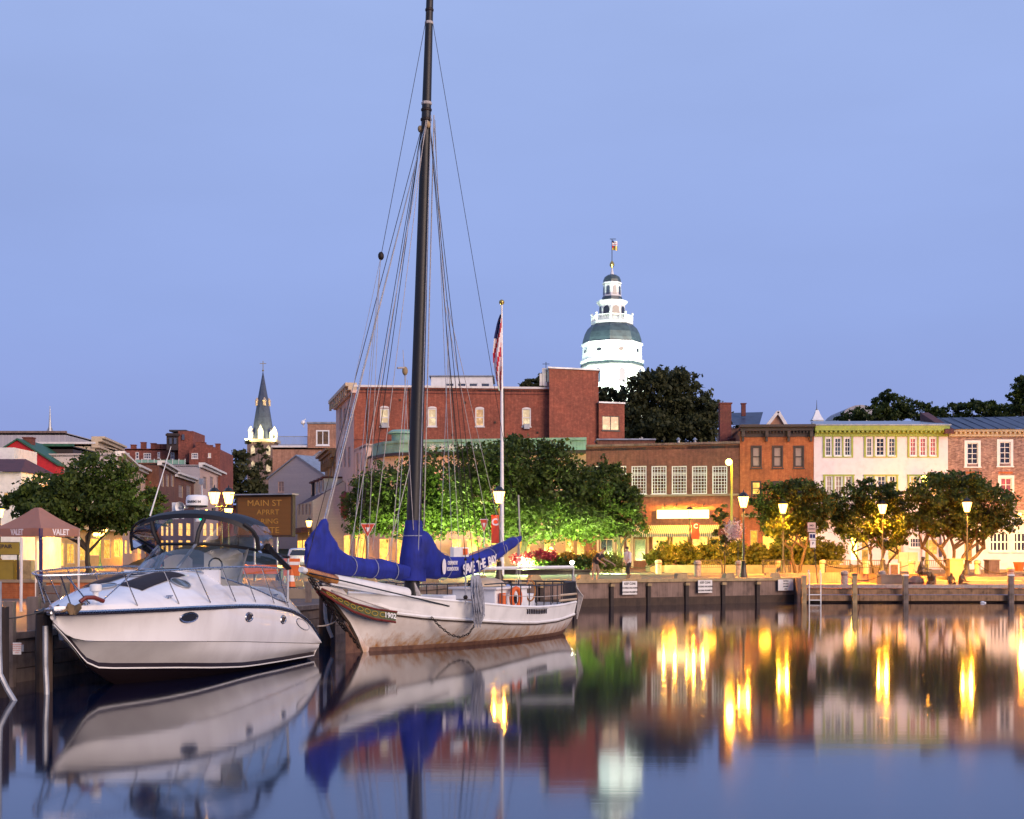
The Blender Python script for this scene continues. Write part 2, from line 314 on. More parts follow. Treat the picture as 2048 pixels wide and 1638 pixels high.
# gelcoat hull, painted wooden hull with rust, water, ground
m, n, b, o = newmat('gelcoat'); t = N(n, 'ShaderNodeTexCoord').outputs['Object']
n.links.new(ramp(n, noise(n, t, 1.2, 5, .6, (1, 1, .4)), [(.3, (.66, .64, .64)), (.6, (.78, .77, .77))]), b.inputs['Base Color']); S(b, rough=.13, coat=.4)
m, n, b, o = newmat('hull_paint'); t = N(n, 'ShaderNodeTexCoord').outputs['Object']; sp = N(n, 'ShaderNodeSeparateXYZ'); n.links.new(t, sp.inputs[0])
base = ramp(n, noise(n, t, 1.5, 6, .6), [(.3, (.56, .5, .46)), (.65, (.74, .7, .68))])
mm = N(n, 'ShaderNodeMapRange'); mm.inputs[1].default_value = 1.25; mm.inputs[2].default_value = .1; n.links.new(sp.outputs[2], mm.inputs[0])
st = noise(n, t, 1.7, 6, .7, (2.6, 2.6, .5)); ad = N(n, 'ShaderNodeMath', operation='MULTIPLY'); n.links.new(mm.outputs[0], ad.inputs[0]); n.links.new(st, ad.inputs[1])
mask = ramp(n, ad.outputs[0], [(.33, (0, 0, 0)), (.47, (.55, .55, .55)), (.6, (1, 1, 1))])
n.links.new(mixc(n, mask, base, ramp(n, noise(n, t, 9, 4), [(.35, (.34, .13, .03)), (.7, (.55, .3, .09))])), b.inputs['Base Color']); S(b, rough=.45); bump(n, b, noise(n, t, 6, 4), .25, .01)
m, n, b, o = newmat('seabed_red'); t = N(n, 'ShaderNodeTexCoord').outputs['Object']; n.links.new(ramp(n, noise(n, t, 5, 5), [(.3, (.07, .03, .02)), (.7, (.16, .08, .05))]), b.inputs['Base Color']); S(b, rough=.7)
m, n, b, o = newmat('boot_black'); b.inputs['Base Color'].default_value = (.02, .012, .014, 1); S(b, rough=.3)
m, n, b, o = newmat('water'); t = N(n, 'ShaderNodeTexCoord').outputs['Object']
b.inputs['Base Color'].default_value = (.001, .005, .024, 1); S(b, rough=.055, ior=1.75, spec=.5); b.inputs['Specular Tint'].default_value = (.5, .72, 1, 1)
a1 = noise(n, t, 1, 3, .5, (.35, 3.0, 1)); a2 = noise(n, t, 1, 4, .5, (1.6, 13, 1)); big = noise(n, t, .12, 2)
mx = N(n, 'ShaderNodeMath', operation='MULTIPLY_ADD'); mx.inputs[1].default_value = .35; n.links.new(a2, mx.inputs[0]); n.links.new(a1, mx.inputs[2])
bump(n, b, mx.outputs[0], .009, .06)
mr2 = N(n, 'ShaderNodeMapRange'); mr2.inputs[3].default_value = .04; mr2.inputs[4].default_value = .085; n.links.new(big, mr2.inputs[0]); n.links.new(mr2.outputs[0], b.inputs['Roughness'])
# ================================================================ setting: water, ground, quays
def LX(d): return -11.2+.26*(d-29)          # left quay line
K = (-.25, 70.75); WR = (16.2, 80.8)
def WX(x): return 70.75+(x+.25)*(80.8-70.75)/(16.2+.25)   # far wall line: distance at x
struct('water', MB().poly([(-120, -60, 0), (260, -60, 0), (260, 86, 0), (-120, 86, 0)]), 'water')
struct('sea_floor', MB().poly([(-130, -70, -3), (270, -70, -3), (270, 100, -3), (-130, 100, -3)]), 'umber')
def flat(name, pts, z, mat):
    bm = bmesh.new(); vs = [bm.verts.new((p[0], p[1], z)) for p in pts]; es = [bm.edges.new((vs[i], vs[(i+1) % len(vs)])) for i in range(len(vs))]
    bmesh.ops.triangle_fill(bm, use_beauty=True, edges=es); bmesh.ops.recalc_face_normals(bm, faces=bm.faces)
    for f in bm.faces:
        if f.normal.z < 0: f.normal_flip()
    me = bpy.data.meshes.new(name); bm.to_mesh(me); bm.free(); uvmap(me); me.materials.append(MATS[mat])
    o = bpy.data.objects.new(name, me); C.objects.link(o); o['kind'] = 'structure'; return o
flat('ground', [(-900, 54.2), (LX(54.2), 54.2), K, WR, (16.2, 90), (24, 96), (90, 96), (900, 96), (900, 3000), (-900, 3000)], Q, 'paving')
flat('promenade', [(-90, -20), (LX(-20), -20), (LX(54.2), 54.2), (-90, 54.2)], QL, 'paving')
flat('lower_plaza', [(16.2, 79.7), (140, 79.7), (140, 96), (24, 96), (16.2, 90)], .78, 'brick_orange')
flat('road', [(-60, 96), (6, 88), (15, 92), (15, 101), (60, 108), (60, 113), (-10, 113), (-52, 330), (-66, 330), (-44, 113), (-60, 104)], Q+.006, 'asphalt')
flat('pavement', [(-9, 113.2), (62, 113.2), (62, 121), (-9, 121)], Q+.012, 'paving')
# road crown in dark asphalt seen behind the quay
# edges of the sunken plaza
e = MB(); e.prism([(16.0, 79.7), (16.2, 79.7), (16.2, 90.1), (16.0, 90.1)], -1, Q-.004); e.prism([(16.2, 90), (24, 96), (24, 96.3), (16, 90.3)], .5, Q+.1)
e.box(16, 140, 96.01, 96.4, .3, Q-.004); struct('plaza_retaining_edge', e, 'concrete')
for i, (y0, y1, z) in enumerate(((90.5, 96, 1.0), (93.3, 96, 1.2))):
    struct('plaza_step', MB().box(27, 90, y0, y1, .7, z), 'concrete_lt')
cb = MB(); cv = [(16.4, 81.4), (20, 80.9), (24, 80.6), (29, 80.9), (34, 82.2), (38, 84)]
for a, b_ in zip(cv, cv[1:]): cb.prism([a, b_, (b_[0], b_[1]+.45), (a[0], a[1]+.45)], .78, .98)
struct('plaza_kerb', cb, 'granite')
# far concrete quay wall with pilasters, seen across the water
qw = thing('quay_wall', 'weathered grey concrete quay wall with dark pilasters carrying the KEEP CLEAR signs', 'wall', (K[0], K[1], 0))
dirw = Vector((16.45, 10.05, 0)).normalized(); nw = Vector((dirw.y, -dirw.x, 0))
def wpt(px, off=0, z=0):
    """point of the wall line under image column px"""
    r = (px-CX)/F; y = (70.75+.25*.6109)/(1-.6109*r); p = Vector((r*y, y, z)); return p+nw*off
def wslab(mb, pa, pb, o0, o1, z0, z1):
    a, b_ = wpt(pa), wpt(pb); mb.prism([tuple((a+nw*o0).xy), tuple((b_+nw*o0).xy), tuple((b_+nw*o1).xy), tuple((a+nw*o1).xy)], z0, z1)
cols = [1030, 1080, 1148, 1221, 1295, 1371, 1444, 1513, 1600]
for a, b_ in zip(cols, cols[1:]):
    m_ = MB(); wslab(m_, a+2, b_-2, .0, -.5, -1.2, Q-.14); o = m_.build('panel', 'concrete', qw)
for c_ in cols[1:]:
    m_ = MB(); wslab(m_, c_-3.2, c_+3.2, .16, -.3, -1.2, Q-.3); m_.build('pilaster', 'wood_dark', qw)
    m_ = MB(); wslab(m_, c_-4, c_+4, .22, -.02, Q-.34, Q-.2); m_.build('pilaster_cap', 'wood_yellow', qw)
m_ = MB(); wslab(m_, 1022, 1606, .1, -.55, Q-.138, Q+.03); m_.build('coping', 'wood_yellow', qw)
m_ = MB(); wslab(m_, 1022, 1606, .05, -.1, -1.2, .42); m_.build('tide_stain', 'umber', qw)
# hinge the signs on the wall
def wallsign(pa, pb, z0, z1, lines, label, sz):
    o = wpt((pa+pb)/2, .2); W_ = (wpt(pb)-wpt(pa)).length
    t = thing('wall_sign', label, 'sign', (o.x, o.y, z0))
    m_ = MB(); wslab(m_, pa, pb, .23, .2, z0, z1); m_.build('board', 'sign_white', t)
    n_ = len(lines); Hh = z1-z0
    for i, l in enumerate(lines):
        c_ = wpt((pa+pb)/2, .236, z1-Hh*(i+.6)/(n_+.15)); text(l, sz if i == 0 else sz*.72, 'ink', t, frameM(c_, dirw), ext=.002, sx=.8, bold=.004)
wallsign(1240, 1269, .6, 1.3, ['KEEP CLEAR', 'DOCKING UNLOADING', 'DOCKING PROHIBITED'], 'white KEEP CLEAR sign on the quay wall nearest the sailboat stern', .17)
wallsign(1391, 1419, .62, 1.3, ['KEEP CLEAR', 'DOCKING UNLOADING', 'DOCKING PROHIBITED'], 'white KEEP CLEAR sign in the middle of the quay wall', .17)
wallsign(1551, 1581, .66, 1.28, ['NOTICE', 'CITY DOCK', 'SLIP RULES', 'APPLY'], 'large white notice board low on the quay wall beside the ladder', .13)
# right-hand low timber bulkhead
tb = thing('timber_bulkhead', 'low stepped timber bulkhead along the sunken plaza at the right', 'bulkhead', (16.2, 79.6, 0))
for i, x0 in enumerate((16.4, 19.4, 22.2, 28.1, 34, 40)):
    x1 = (19.4, 22.2, 28.1, 34, 40, 60)[i]
    MB().box(x0+.02, x1-.02, 79.3, 79.62, .1, .42).build('wale', 'wood_lamplit', tb)  # brown tone of wale and timber stands in for lamplight on grey wood
    MB().box(x0+.02, x1-.02, 79.62, 79.9, .44, .74).build('timber', 'wood_lamplit', tb)
MB().box(16.2, 60, 79.64, 79.9, -1.5, .42).build('sheet_pile', 'umber', tb)
def pile(px, d, ztop, w_, mat, label, cap=None, grp=None, z0=-1.5, rnd=False):
    p = P(px, HY, d); t = thing('mooring_pile', label, 'pile', (p.x, p.y, 0), grp)
    m_ = MB()
    if rnd: m_.lathe([(w_/2*1.05, z0), (w_/2, 0), (w_/2*.97, ztop-.05), (w_/2*.85, ztop)], (p.x, p.y, 0), 14)
    else: m_.prism([(p.x-w_/2, p.y-w_/2), (p.x+w_/2, p.y-w_/2), (p.x+w_/2, p.y+w_/2), (p.x-w_/2, p.y+w_/2)], z0, ztop)
    m_.build('post', mat, t)
    if cap:
        c_ = MB()
        if rnd: c_.lathe([(w_/2*1.1, ztop), (w_/2*1.1, ztop+.05), (.01, ztop+.11)], (p.x, p.y, 0), 14)
        else: c_.prism([(p.x-w_*.6, p.y-w_*.6), (p.x+w_*.6, p.y-w_*.6), (p.x+w_*.6, p.y+w_*.6), (p.x-w_*.6, p.y+w_*.6)], ztop, ztop+.09)
        c_.build('cap', cap, t)
    return t
pile(1608, 79.1, 1.42, .24, 'wood_yellow', 'pale square mooring pile directly left of the white ladder', 'concrete_lt')
pile(1709, 79.1, 1.52, .24, 'wood_yellow', 'square timber pile first to the right of the ladder on the low bulkhead', 'dark_brown')
pile(1811, 79.1, 1.5, .26, 'wood_grey', 'square timber pile with white cap in front of the seated statue', 'sign_white')
pile(2022, 79.1, 1.5, .26, 'wood_grey', 'square timber pile with white cap at the right edge of the bulkhead', 'sign_white')
# ladder
tag(MB().ball((X(1965, 78.8), 78.8, .03), .13, 8, .6).ball((X(1968, 78.8), 78.7, .02), .09, 8, .6).build('floating_litter', 'white_paint'), 'white scrap floating beside the right end of the timber bulkhead', 'litter')
p = P(1630, HY, 79.2); t = thing('dock_ladder', 'white metal dock ladder with two handrails reaching into the water', 'ladder', (p.x, p.y, 0))
for sx in (-.32, .32): MB().tube([(p.x+sx, p.y, -.5), (p.x+sx, p.y, 1.65), (p.x+sx, p.y+.15, 1.8), (p.x+sx, p.y+.3, 1.62)], .035).build('rail', 'white_paint', t)
for z in (-.1, .15, .45): MB().bar((p.x-.3, p.y, z), (p.x+.3, p.y, z), .05).build('rung', 'white_paint', t)
# timber stop blocks on the coping
def stop(a, b_, d0, label, mat='wood_yellow'):
    p = wpt((a+b_)/2, -.35) if d0 is None else P((a+b_)/2, HY, d0); p.z = 0; s = p.y/F; L_ = (b_-a)*s; zz = Q+.03 if d0 is None else QL if d0 < 54 else Q
    dv = dirw if d0 is None else Vector((.25, .97, 0)); nn = nw if d0 is None else Vector((.97, -.25, 0))
    if d0 is not None: dv, nn = Vector((1, 0, 0)), Vector((0, -1, 0))
    m_ = MB(); pr = [(-.5, 0), (.5, 0), (.36, .26), (-.36, .26)]
    rows = [[tuple(p+dv*(x*L_)+nn*sy+Vector((0, 0, zz+z))) for x, z in pr] for sy in (.17, -.17)]
    m_.grid(rows, True); k = len(m_.v)-8; m_.f += [(k, k+1, k+2, k+3), (k+7, k+6, k+5, k+4)]
    o = m_.build('timber_stop', mat); tag(o, label, 'timber block', 'timber stops along the quay edge')
for a, b_, l in ((1160, 1191, 'yellow timber stop on the quay coping just right of the sailboat stern'), (1260, 1290, 'yellow timber stop beside the man in the white shirt'), (1355, 1385, 'yellow timber stop between the white shirted man and the near lamp'),
                 (1452, 1478, 'grey worn timber stop by the granite bollard left of the near lamp'), (1539, 1570, 'yellow timber stop above the right end of the quay wall'), (1062, 1090, 'yellow timber stop seen behind the sailboat cabin roof')): stop(a, b_, None, l)
for a, b_, d0, l in ((583, 608, 60, 'yellow timber stop block just right of the motor yacht'), (720, 755, 64, 'yellow timber stop block under the blue jib cover'), (846, 880, 68, 'yellow timber stop block seen behind the mast foot'), (952, 975, 71.5, 'yellow box shaped stop beneath the blue boom cover')): stop(a, b_, d0, l)
# left timber bulkhead
lb = thing('timber_quay_face', 'dark timber bulkhead of horizontal boards along the left promenade', 'bulkhead', (LX(30), 30, 0))
def lp(d, off=0, z=0):
    n_ = Vector((.968, -.2517, 0)); return Vector((LX(d), d, z))+n_*off
segs = [16, 20, 24, 28, 32, 36, 40, 44, 48, 52, 56, 61, 66, 70.6]
for a, b_ in zip(segs, segs[1:]):
    zt = QL if b_ < 53 else Q
    m_ = MB(); m_.prism([tuple(lp(a+.02, .22).xy), tuple(lp(b_-.02, .22).xy), tuple(lp(b_-.02, -.2).xy), tuple(lp(a+.02, -.2).xy)], zt-.1, zt+.04); m_.build('cap_plank', 'wood_grey', lb)
    for i in range(3):
        m_ = MB(); z1 = zt-.12-.32*i; m_.prism([tuple(lp(a+.02, .12).xy), tuple(lp(b_-.02, .12).xy), tuple(lp(b_-.02, 0).xy), tuple(lp(a+.02, 0).xy)], z1-.3, z1); m_.build('board', 'wood_grey', lb)
    m_ = MB(); m_.prism([tuple(lp(a, .02).xy), tuple(lp(b_, .02).xy), tuple(lp(b_, -.3).xy), tuple(lp(a, -.3).xy)], -1.5, zt-.14); m_.build('backing', 'umber', lb)
# brick planter wall at the left, and the wall stepping up from the lower promenade
bw = thing('brick_wall', 'low orange brick retaining wall behind the valet tent', 'wall', (-20, 54, QL))
MB().box(-45, -13.6, 54, 54.35, QL, 1.66).build('masonry', 'brick_orange', bw); MB().box(-45, -13.5, 53.94, 54.45, 1.66, 1.76).build('coping', 'concrete_lt', bw)
struct('promenade_step', MB().box(-13.5, LX(54)-.4, 54, 54.3, QL, Q+.05), 'concrete_lt')
# left piles near the motor yacht
pile(19, 29.6, 1.78, .2, 'wood_grey', 'weathered grey pile rising through the promenade edge at the far left')
pile(68, 31.5, 1.82, .24, 'wood_grey', 'weathered grey pile between the promenade and the yacht bow')
pile(88, 28.6, 1.58, .34, 'umber', 'thick red brown pile with a black cap touching the yacht bow', 'black_iron', rnd=True)
pile(0, 27.5, 1.75, .26, 'wood_dark', 'dark pile cut off by the left edge of the picture')
pile(650, 42.5, 2.05, .36, 'wood_dark', 'thick dark pile between the yacht stern and the sailboat bow', rnd=True)
pile(617, 50, 1.75, .2, 'wood_grey', 'slim grey pile standing behind the yacht stern')
pile(664, 47, 1.35, .22, 'wood_dark', 'short dark pile beneath the bowsprit')
for px, d, z1, z0, bend, lab in ((6, 27.2, 2.25, .1, .35, 'long white plastic fender pipe bent at the foot, far left'), (98, 28.3, 1.35, -.2, .08, 'white plastic fender pipe on the thick capped pile'), (652, 42.1, 1.75, .45, .22, 'white plastic fender pipe on the dark pile left of the sailboat bow'), (697, 46, 1.2, -.1, .05, 'thin pale fender pipe in the shadow by the sailboat bow')):
    p = P(px, HY, d); m_ = MB(); m_.tube([(p.x, p.y-.22, z1), (p.x, p.y-.22, (z1+z0)/2), (p.x+.02, p.y-.22, z0+.4), (p.x+bend*.5, p.y-.25, z0+.1), (p.x+bend, p.y-.3, z0-.15)], .055, 8)
    o = m_.build('fender_pipe', 'galv', None, True); tag(o, lab, 'fender pipe')
p = lp(29.2, .14, 0); t = thing('dock_notice', 'small white notice with red lines screwed to the left timber bulkhead', 'sign', (p.x, p.y, .7))
ex = Vector((.2517, .968, 0)); nn = Vector((.968, -.2517, 0))
pc = P(37, 1297, 28.9); t.location = pc; ORG[t.name] = pc.copy()
MB().box(pc.x-.11, pc.x+.06, pc.y-.02, pc.y, pc.z-.12, pc.z+.12).build('board', 'sign_white', t); MB().box(pc.x+.065, pc.x+.11, pc.y-.02, pc.y, pc.z-.06, pc.z+.08).build('side_label', 'galv', t)
for i in range(5): text(('NO SWIMMING', 'OR DIVING', 'DOCK SLIPS', 'BY PERMIT', 'ONLY')[i], .032, 'red_sign', t, frameM((pc.x-.025, pc.y-.023, pc.z+.085-.042*i), (1, 0, 0)), ext=.001)
# timber gate / bench back by the yacht bow
p = P(99, 1200, 33); t = thing('timber_screen', 'grey boarded timber dock box leaning behind the yacht bow', 'dock box', (p.x, p.y, QL))
for i in range(5): MB().box(p.x-.27, p.x+.27, p.y, p.y+.5, QL+.05+i*.19, QL+.22+i*.19).build('board', 'wood_grey', t)
for sx in (-.3, .26): MB().box(p.x+sx, p.x+sx+.05, p.y-.03, p.y+.53, QL, QL+1.05).build('corner_post', 'wood_grey', t)
# ================================================================ buildings
def hit(A, B, px):
    """point on the plan line A-B under image column px"""
    r = (px-CX)/F; dx, dy = B[0]-A[0], B[1]-A[1]; den = dx-r*dy
    t = (r*A[1]-A[0])/den; return (A[0]+dx*t, A[1]+dy*t), t*math.hypot(dx, dy)
def wallmesh(A, B, z0, z1, ops, rev=.14, topfn=None):
    """upright wall from A to B (seen left to right) with real openings; returns mesh builder"""
    L_ = math.hypot(B[0]-A[0], B[1]-A[1]); ux, uy = (B[0]-A[0])/L_, (B[1]-A[1])/L_; nx, ny = uy, -ux
    def pt(u, z, off=0): return (A[0]+ux*u+nx*off, A[1]+uy*u+ny*off, z)
    us = sorted({0, L_, *[o[0] for o in ops], *[o[1] for o in ops]}); zs = sorted({z0, z1, *[o[2] for o in ops], *[o[3] for o in ops]})
    us = [u for u in us if 0 <= u <= L_]; zs = [z for z in zs if z0 <= z <= z1]; m_ = MB()
    for a, b_ in zip(us, us[1:]):
        for c_, d_ in zip(zs, zs[1:]):
            um, zm = (a+b_)/2, (c_+d_)/2
            if not any(o[0] < um < o[1] and o[2] < zm < o[3] for o in ops): m_.poly([pt(a, c_), pt(b_, c_), pt(b_, d_), pt(a, d_)])
    for o in ops:
        a, b_, c_, d_ = o[:4]; q = [(a, c_), (b_, c_), (b_, d_), (a, d_)]
        for i in range(4):
            p, r = q[i], q[(i+1) % 4]; m_.poly([pt(*p), pt(*p, -rev), pt(*r, -rev), pt(*r)])
    return m_, pt, L_
def lbox(m_, pt, u0, u1, z0, z1, o0, o1):
    k = len(m_.v); m_.v += [pt(u0, z0, o0), pt(u1, z0, o0), pt(u1, z0, o1), pt(u0, z0, o1), pt(u0, z1, o0), pt(u1, z1, o0), pt(u1, z1, o1), pt(u0, z1, o1)]
    m_.f += [tuple(k+i for i in q) for q in ((0, 1, 2, 3), (7, 6, 5, 4), (4, 5, 1, 0), (5, 6, 2, 1), (6, 7, 3, 2), (7, 4, 0, 3))]
def window(root, pt, u0, u1, z0, z1, nx=2, nz=2, fr='white_paint', pane='pane_dark', trim=0, fw=.07, mid=True, sill=True, mun=.035, trimmat=None, name='window', rev=.1, topbot=None):
    m_ = MB(); lbox(m_, pt, u0, u0+fw, z0, z1, -rev, -.02); lbox(m_, pt, u1-fw, u1, z0, z1, -rev, -.02)
    lbox(m_, pt, u0+fw, u1-fw, z1-fw, z1, -rev, -.02); lbox(m_, pt, u0+fw, u1-fw, z0, z0+fw, -rev, -.02)
    ms = [z0+(z1-z0)*(topbot if topbot else .5)] if mid else []
    for z in ms: lbox(m_, pt, u0+fw, u1-fw, z-fw*.4, z+fw*.4, -rev+.003, -.04)
    for i in range(1, nx): u = u0+(u1-u0)*i/nx; lbox(m_, pt, u-mun/2, u+mun/2, z0+fw, z1-fw, -rev+.006, -.055)
    for i in range(1, nz):
        z = z0+(z1-z0)*i/nz
        if any(abs(z-q) < .06 for q in ms): continue
        lbox(m_, pt, u0+fw, u1-fw, z-mun/2, z+mun/2, -rev+.009, -.06)
    if trim:
        lbox(m_, pt, u0-trim, u0-.002, z0-trim, z1+trim, -.01, .04); lbox(m_, pt, u1+.002, u1+trim, z0-trim, z1+trim, -.01, .04)
        lbox(m_, pt, u0-.002, u1+.002, z1+.002, z1+trim, -.01, .045)
    f = m_.build(name, fr, root)
    s = MB(); s.poly([pt(u0+.01, z0+.01, -rev+.0015), pt(u1-.01, z0+.01, -rev+.0015), pt(u1-.01, z1-.01, -rev+.0015), pt(u0+.01, z1-.01, -rev+.0015)]); s.build('pane', pane, f)
    if sill: s = MB(); lbox(s, pt, u0-.06-trim, u1+.06+trim, z0-.1-trim, z0-.003-trim, -.02, .09); s.build('sill', trimmat or fr, f)
    return f
class Bld:
    def __init__(s, name, label, A, B, depth, z1, mat, cat='building', wins=(), group=None, z0=Q-.02, side='', roof='dark_roof', roofz=.0, sidemat=None, backdir=None):
        s.root = thing(name, label, cat, (A[0], A[1], z0), group); s.A, s.B, s.z0, s.z1 = A, B, z0, z1
        L_ = math.hypot(B[0]-A[0], B[1]-A[1]); bx, by = -(B[1]-A[1])/L_*depth, (B[0]-A[0])/L_*depth
        if backdir: bx, by = backdir[0]*depth, backdir[1]*depth
        s.A2, s.B2 = (A[0]+bx, A[1]+by), (B[0]+bx, B[1]+by)
        s.face(A, B, wins, mat, z1)
        for a, b_ in ((s.A2, A), (B, s.B2), (s.B2, s.A2)):
            m_, pt, l = wallmesh(a, b_, z0, z1, ()); m_.build('wall', sidemat or mat, s.root)
        if roof: MB().prism([A, B, s.B2, s.A2], z1-.35+roofz, z1-.12+roofz).build('roof', roof, s.root)
    def face(s, A, B, wins, mat, z1, z0=None):
        z0 = s.z0 if z0 is None else z0
        ops = []
        for w_ in wins:
            _, u0 = hit(A, B, w_['x'][0]); _, u1 = hit(A, B, w_['x'][1]); p, _ = hit(A, B, (w_['x'][0]+w_['x'][1])/2)
            za, zb = sorted((Z(w_['y'][0], p[1]), Z(w_['y'][1], p[1]))); za = max(za, z0+.02); ops.append((u0, u1, za, zb, w_))
        m_, pt, L_ = wallmesh(A, B, z0, z1, ops); m_.build('wall', mat, s.root); s.pt, s.L = pt, L_
        for u0, u1, za, zb, w_ in ops:
            k = {a: b_ for a, b_ in w_.items() if a not in ('x', 'y')}; window(s.root, pt, u0, u1, za, zb, **k)
        return pt
    def rect(s, x0, x1, y0, y1, o0, o1, mat, name, A=None, B=None, pt=None):
        """box on the facade between image columns/rows, from o0 to o1 in front of it"""
        A = A or s.A; B = B or s.B; pt = pt or s.pt
        _, u0 = hit(A, B, x0); _, u1 = hit(A, B, x1); p, _ = hit(A, B, (x0+x1)/2); za, zb = sorted((Z(y0, p[1]), Z(y1, p[1])))
        m_ = MB(); lbox(m_, pt, u0, u1, za, zb, o0, o1); return m_.build(name, mat, s.root)
def g(px, d): return (X(px, d), d)
def W(x0, x1, y0, y1, **k): return dict(x=(x0, x1), y=(y0, y1), **k)
def gable(root, A, B, depth, zE, zR, mat, wall, over=.25, name='roof', axis='side'):
    """pitched roof; gable faces the viewer when axis='side' (ridge runs away), else ridge runs along A-B"""
    L_ = math.hypot(B[0]-A[0], B[1]-A[1]); u = Vector(((B[0]-A[0])/L_, (B[1]-A[1])/L_, 0)); n_ = Vector((-u.y, u.x, 0)); a = Vector((*A, 0))
    if axis == 'side':
        for s0, s1 in ((-over, L_/2), (L_+over, L_/2)):
            zl = zE-(zR-zE)*over/(L_/2); m_ = MB(); p = [a+u*s0-n_*over+Vector((0, 0, zl)), a+u*s1-n_*over+Vector((0, 0, zR)), a+u*s1+n_*(depth+over)+Vector((0, 0, zR)), a+u*s0+n_*(depth+over)+Vector((0, 0, zl))]
            m_.v += [tuple(q) for q in p]+[tuple(q+Vector((0, 0, .18))) for q in p]; m_.f += [(0, 1, 2, 3), (7, 6, 5, 4), (0, 4, 5, 1), (1, 5, 6, 2), (2, 6, 7, 3), (3, 7, 4, 0)]; fixn(m_.build(name, mat, root))
        for off in (0, depth):
            m_ = MB(); q = [a+n_*off+Vector((0, 0, zE)), a+u*L_+n_*off+Vector((0, 0, zE)), a+u*L_/2+n_*off+Vector((0, 0, zR))]; m_.poly(q); m_.build('gable', wall, root)
    else:
        for s0, s1 in ((-over, depth/2), (depth+over, depth/2)):
            zl = zE-(zR-zE)*over/(depth/2); m_ = MB(); p = [a-u*over+n_*s0+Vector((0, 0, zl)), a-u*over+n_*s1+Vector((0, 0, zR)), a+u*(L_+over)+n_*s1+Vector((0, 0, zR)), a+u*(L_+over)+n_*s0+Vector((0, 0, zl))]
            m_.v += [tuple(q) for q in p]+[tuple(q+Vector((0, 0, .18))) for q in p]; m_.f += [(0, 1, 2, 3), (7, 6, 5, 4), (0, 4, 5, 1), (1, 5, 6, 2), (2, 6, 7, 3), (3, 7, 4, 0)]; fixn(m_.build(name, mat, root))
        for off in (0, L_):
            m_ = MB(); m_.poly([a+u*off+Vector((0, 0, zE)), a+u*off+n_*depth+Vector((0, 0, zE)), a+u*off+n_*depth/2+Vector((0, 0, zR))]); m_.build('gable', wall, root)
def chimney(root, px, y0, y1, d, w_, mat='brick_dark', pots=0, name='chimney'):
    p = P(px, HY, d); m_ = MB(); za, zb = Z(y1, d), Z(y0, d); m_.box(p.x-w_/2, p.x+w_/2, d, d+w_, za, zb-.12); m_.box(p.x-w_/2-.08, p.x+w_/2+.08, d-.08, d+w_+.08, zb-.12, zb)
    return m_.build(name, mat, root)
# ---- 1 white building with olive trim
A, B = g(1628, 119.5), g(1896, 119.5)
T3 = [((1651, 1662), 'pane_dark'), ((1669, 1682), 'pane_blue'), ((1689, 1701), 'pane_dark'), ((1733, 1744), 'pane_blue'), ((1752, 1769), 'pane_dark'), ((1777, 1790), 'pane_blue'), ((1820, 1832), 'room_red'), ((1840, 1852), 'room_red'), ((1860, 1872), 'room_red')]
wins = [W(a+.2, b_-.2, 876, 911, nx=2, nz=4, pane=q, trim=0, mun=.035, fw=.06) for (a, b_), q in T3]
T2 = [((1653, 1664), 'blinds'), ((1671, 1684), 'blinds'), ((1691, 1704), 'blinds'), ((1735, 1747), 'pane_blue'), ((1755, 1771), 'pane_blue'), ((1779, 1791), 'pane_dark'), ((1821, 1834), 'door_glow'), ((1842, 1854), 'door_glow'), ((1861, 1874), 'door_glow')]
wins += [W(a, b_, 952, 992, nx=2, nz=4, pane=q, mun=.035, fw=.06) for (a, b_), q in T2]
wins += [W(1700, 1716, 1072, 1122, nx=1, nz=1, mid=False, pane='lamp_yellow', fw=.1, sill=False), W(1722, 1738, 1070, 1126, nx=1, nz=1, pane='shop_warm', name='door', sill=False), W(1775, 1804, 1068, 1120, nx=2, nz=1, mid=False, pane='door_glow', sill=False, name='shop_window', fr='lilac_wall'),
         W(1820, 1842, 1076, 1095, nx=4, nz=2, pane='pane_blue', mid=False), W(1856, 1876, 1078, 1110, nx=1, nz=1, mid=False, pane='door_glow', fr='lilac_wall', name='door', sill=False)]
b1 = Bld('townhouse', 'white three storey townhouse with olive green cornice and window surrounds', A, B, 12, Z(868, 119.5), 'lilac_wall', wins=wins, roof=None)
for xa, xb, ya, yb in ((1646, 1706, 869, 915), (1728, 1794, 869, 915), (1815, 1877, 869, 915), (1647, 1708, 949, 1000), (1728, 1796, 949, 1000), (1815, 1878, 949, 1000)):
    for q in ((xa, xa+3.6, ya+3, yb-2.5), (xb-3.6, xb, ya+3, yb-2.5), (xa-1, xb+1, ya, ya+2.9), (xa, xb, yb-2.4, yb)): b1.rect(*q, -.01, .07, 'green_trim', 'window_surround')
    for k in (1, 2):
        x_ = {1646: (1665.5, 1685.5), 1728: (1748, 1773), 1815: (1836, 1856), 1647: (1667.5, 1687.5)}[xa][k-1]; b1.rect(x_-1.3, x_+1.3, ya+3, yb-2.5, -.01, .05, 'green_trim', 'window_surround')
b1.rect(1628, 1896, 852, 862, 0, .55, 'green_trim', 'cornice'); b1.rect(1628.5, 1895.5, 862, 866, 0, .3, 'green_trim', 'cornice'); b1.rect(1629, 1895, 866, 873, 0, .12, 'green_trim', 'frieze')
for i in range(30): b1.rect(1631+i*9, 1635+i*9, 862.1, 866, .3, .5, 'green_trim', 'bracket')
MB().prism([(A[0]-.1, 118.9), (B[0]+.1, 118.9), (B[0]+.1, 132), (A[0]-.1, 132)], Z(852, 119.5)+.003, Z(849.5, 119.5)).build('roof', 'metal_roof', b1.root)
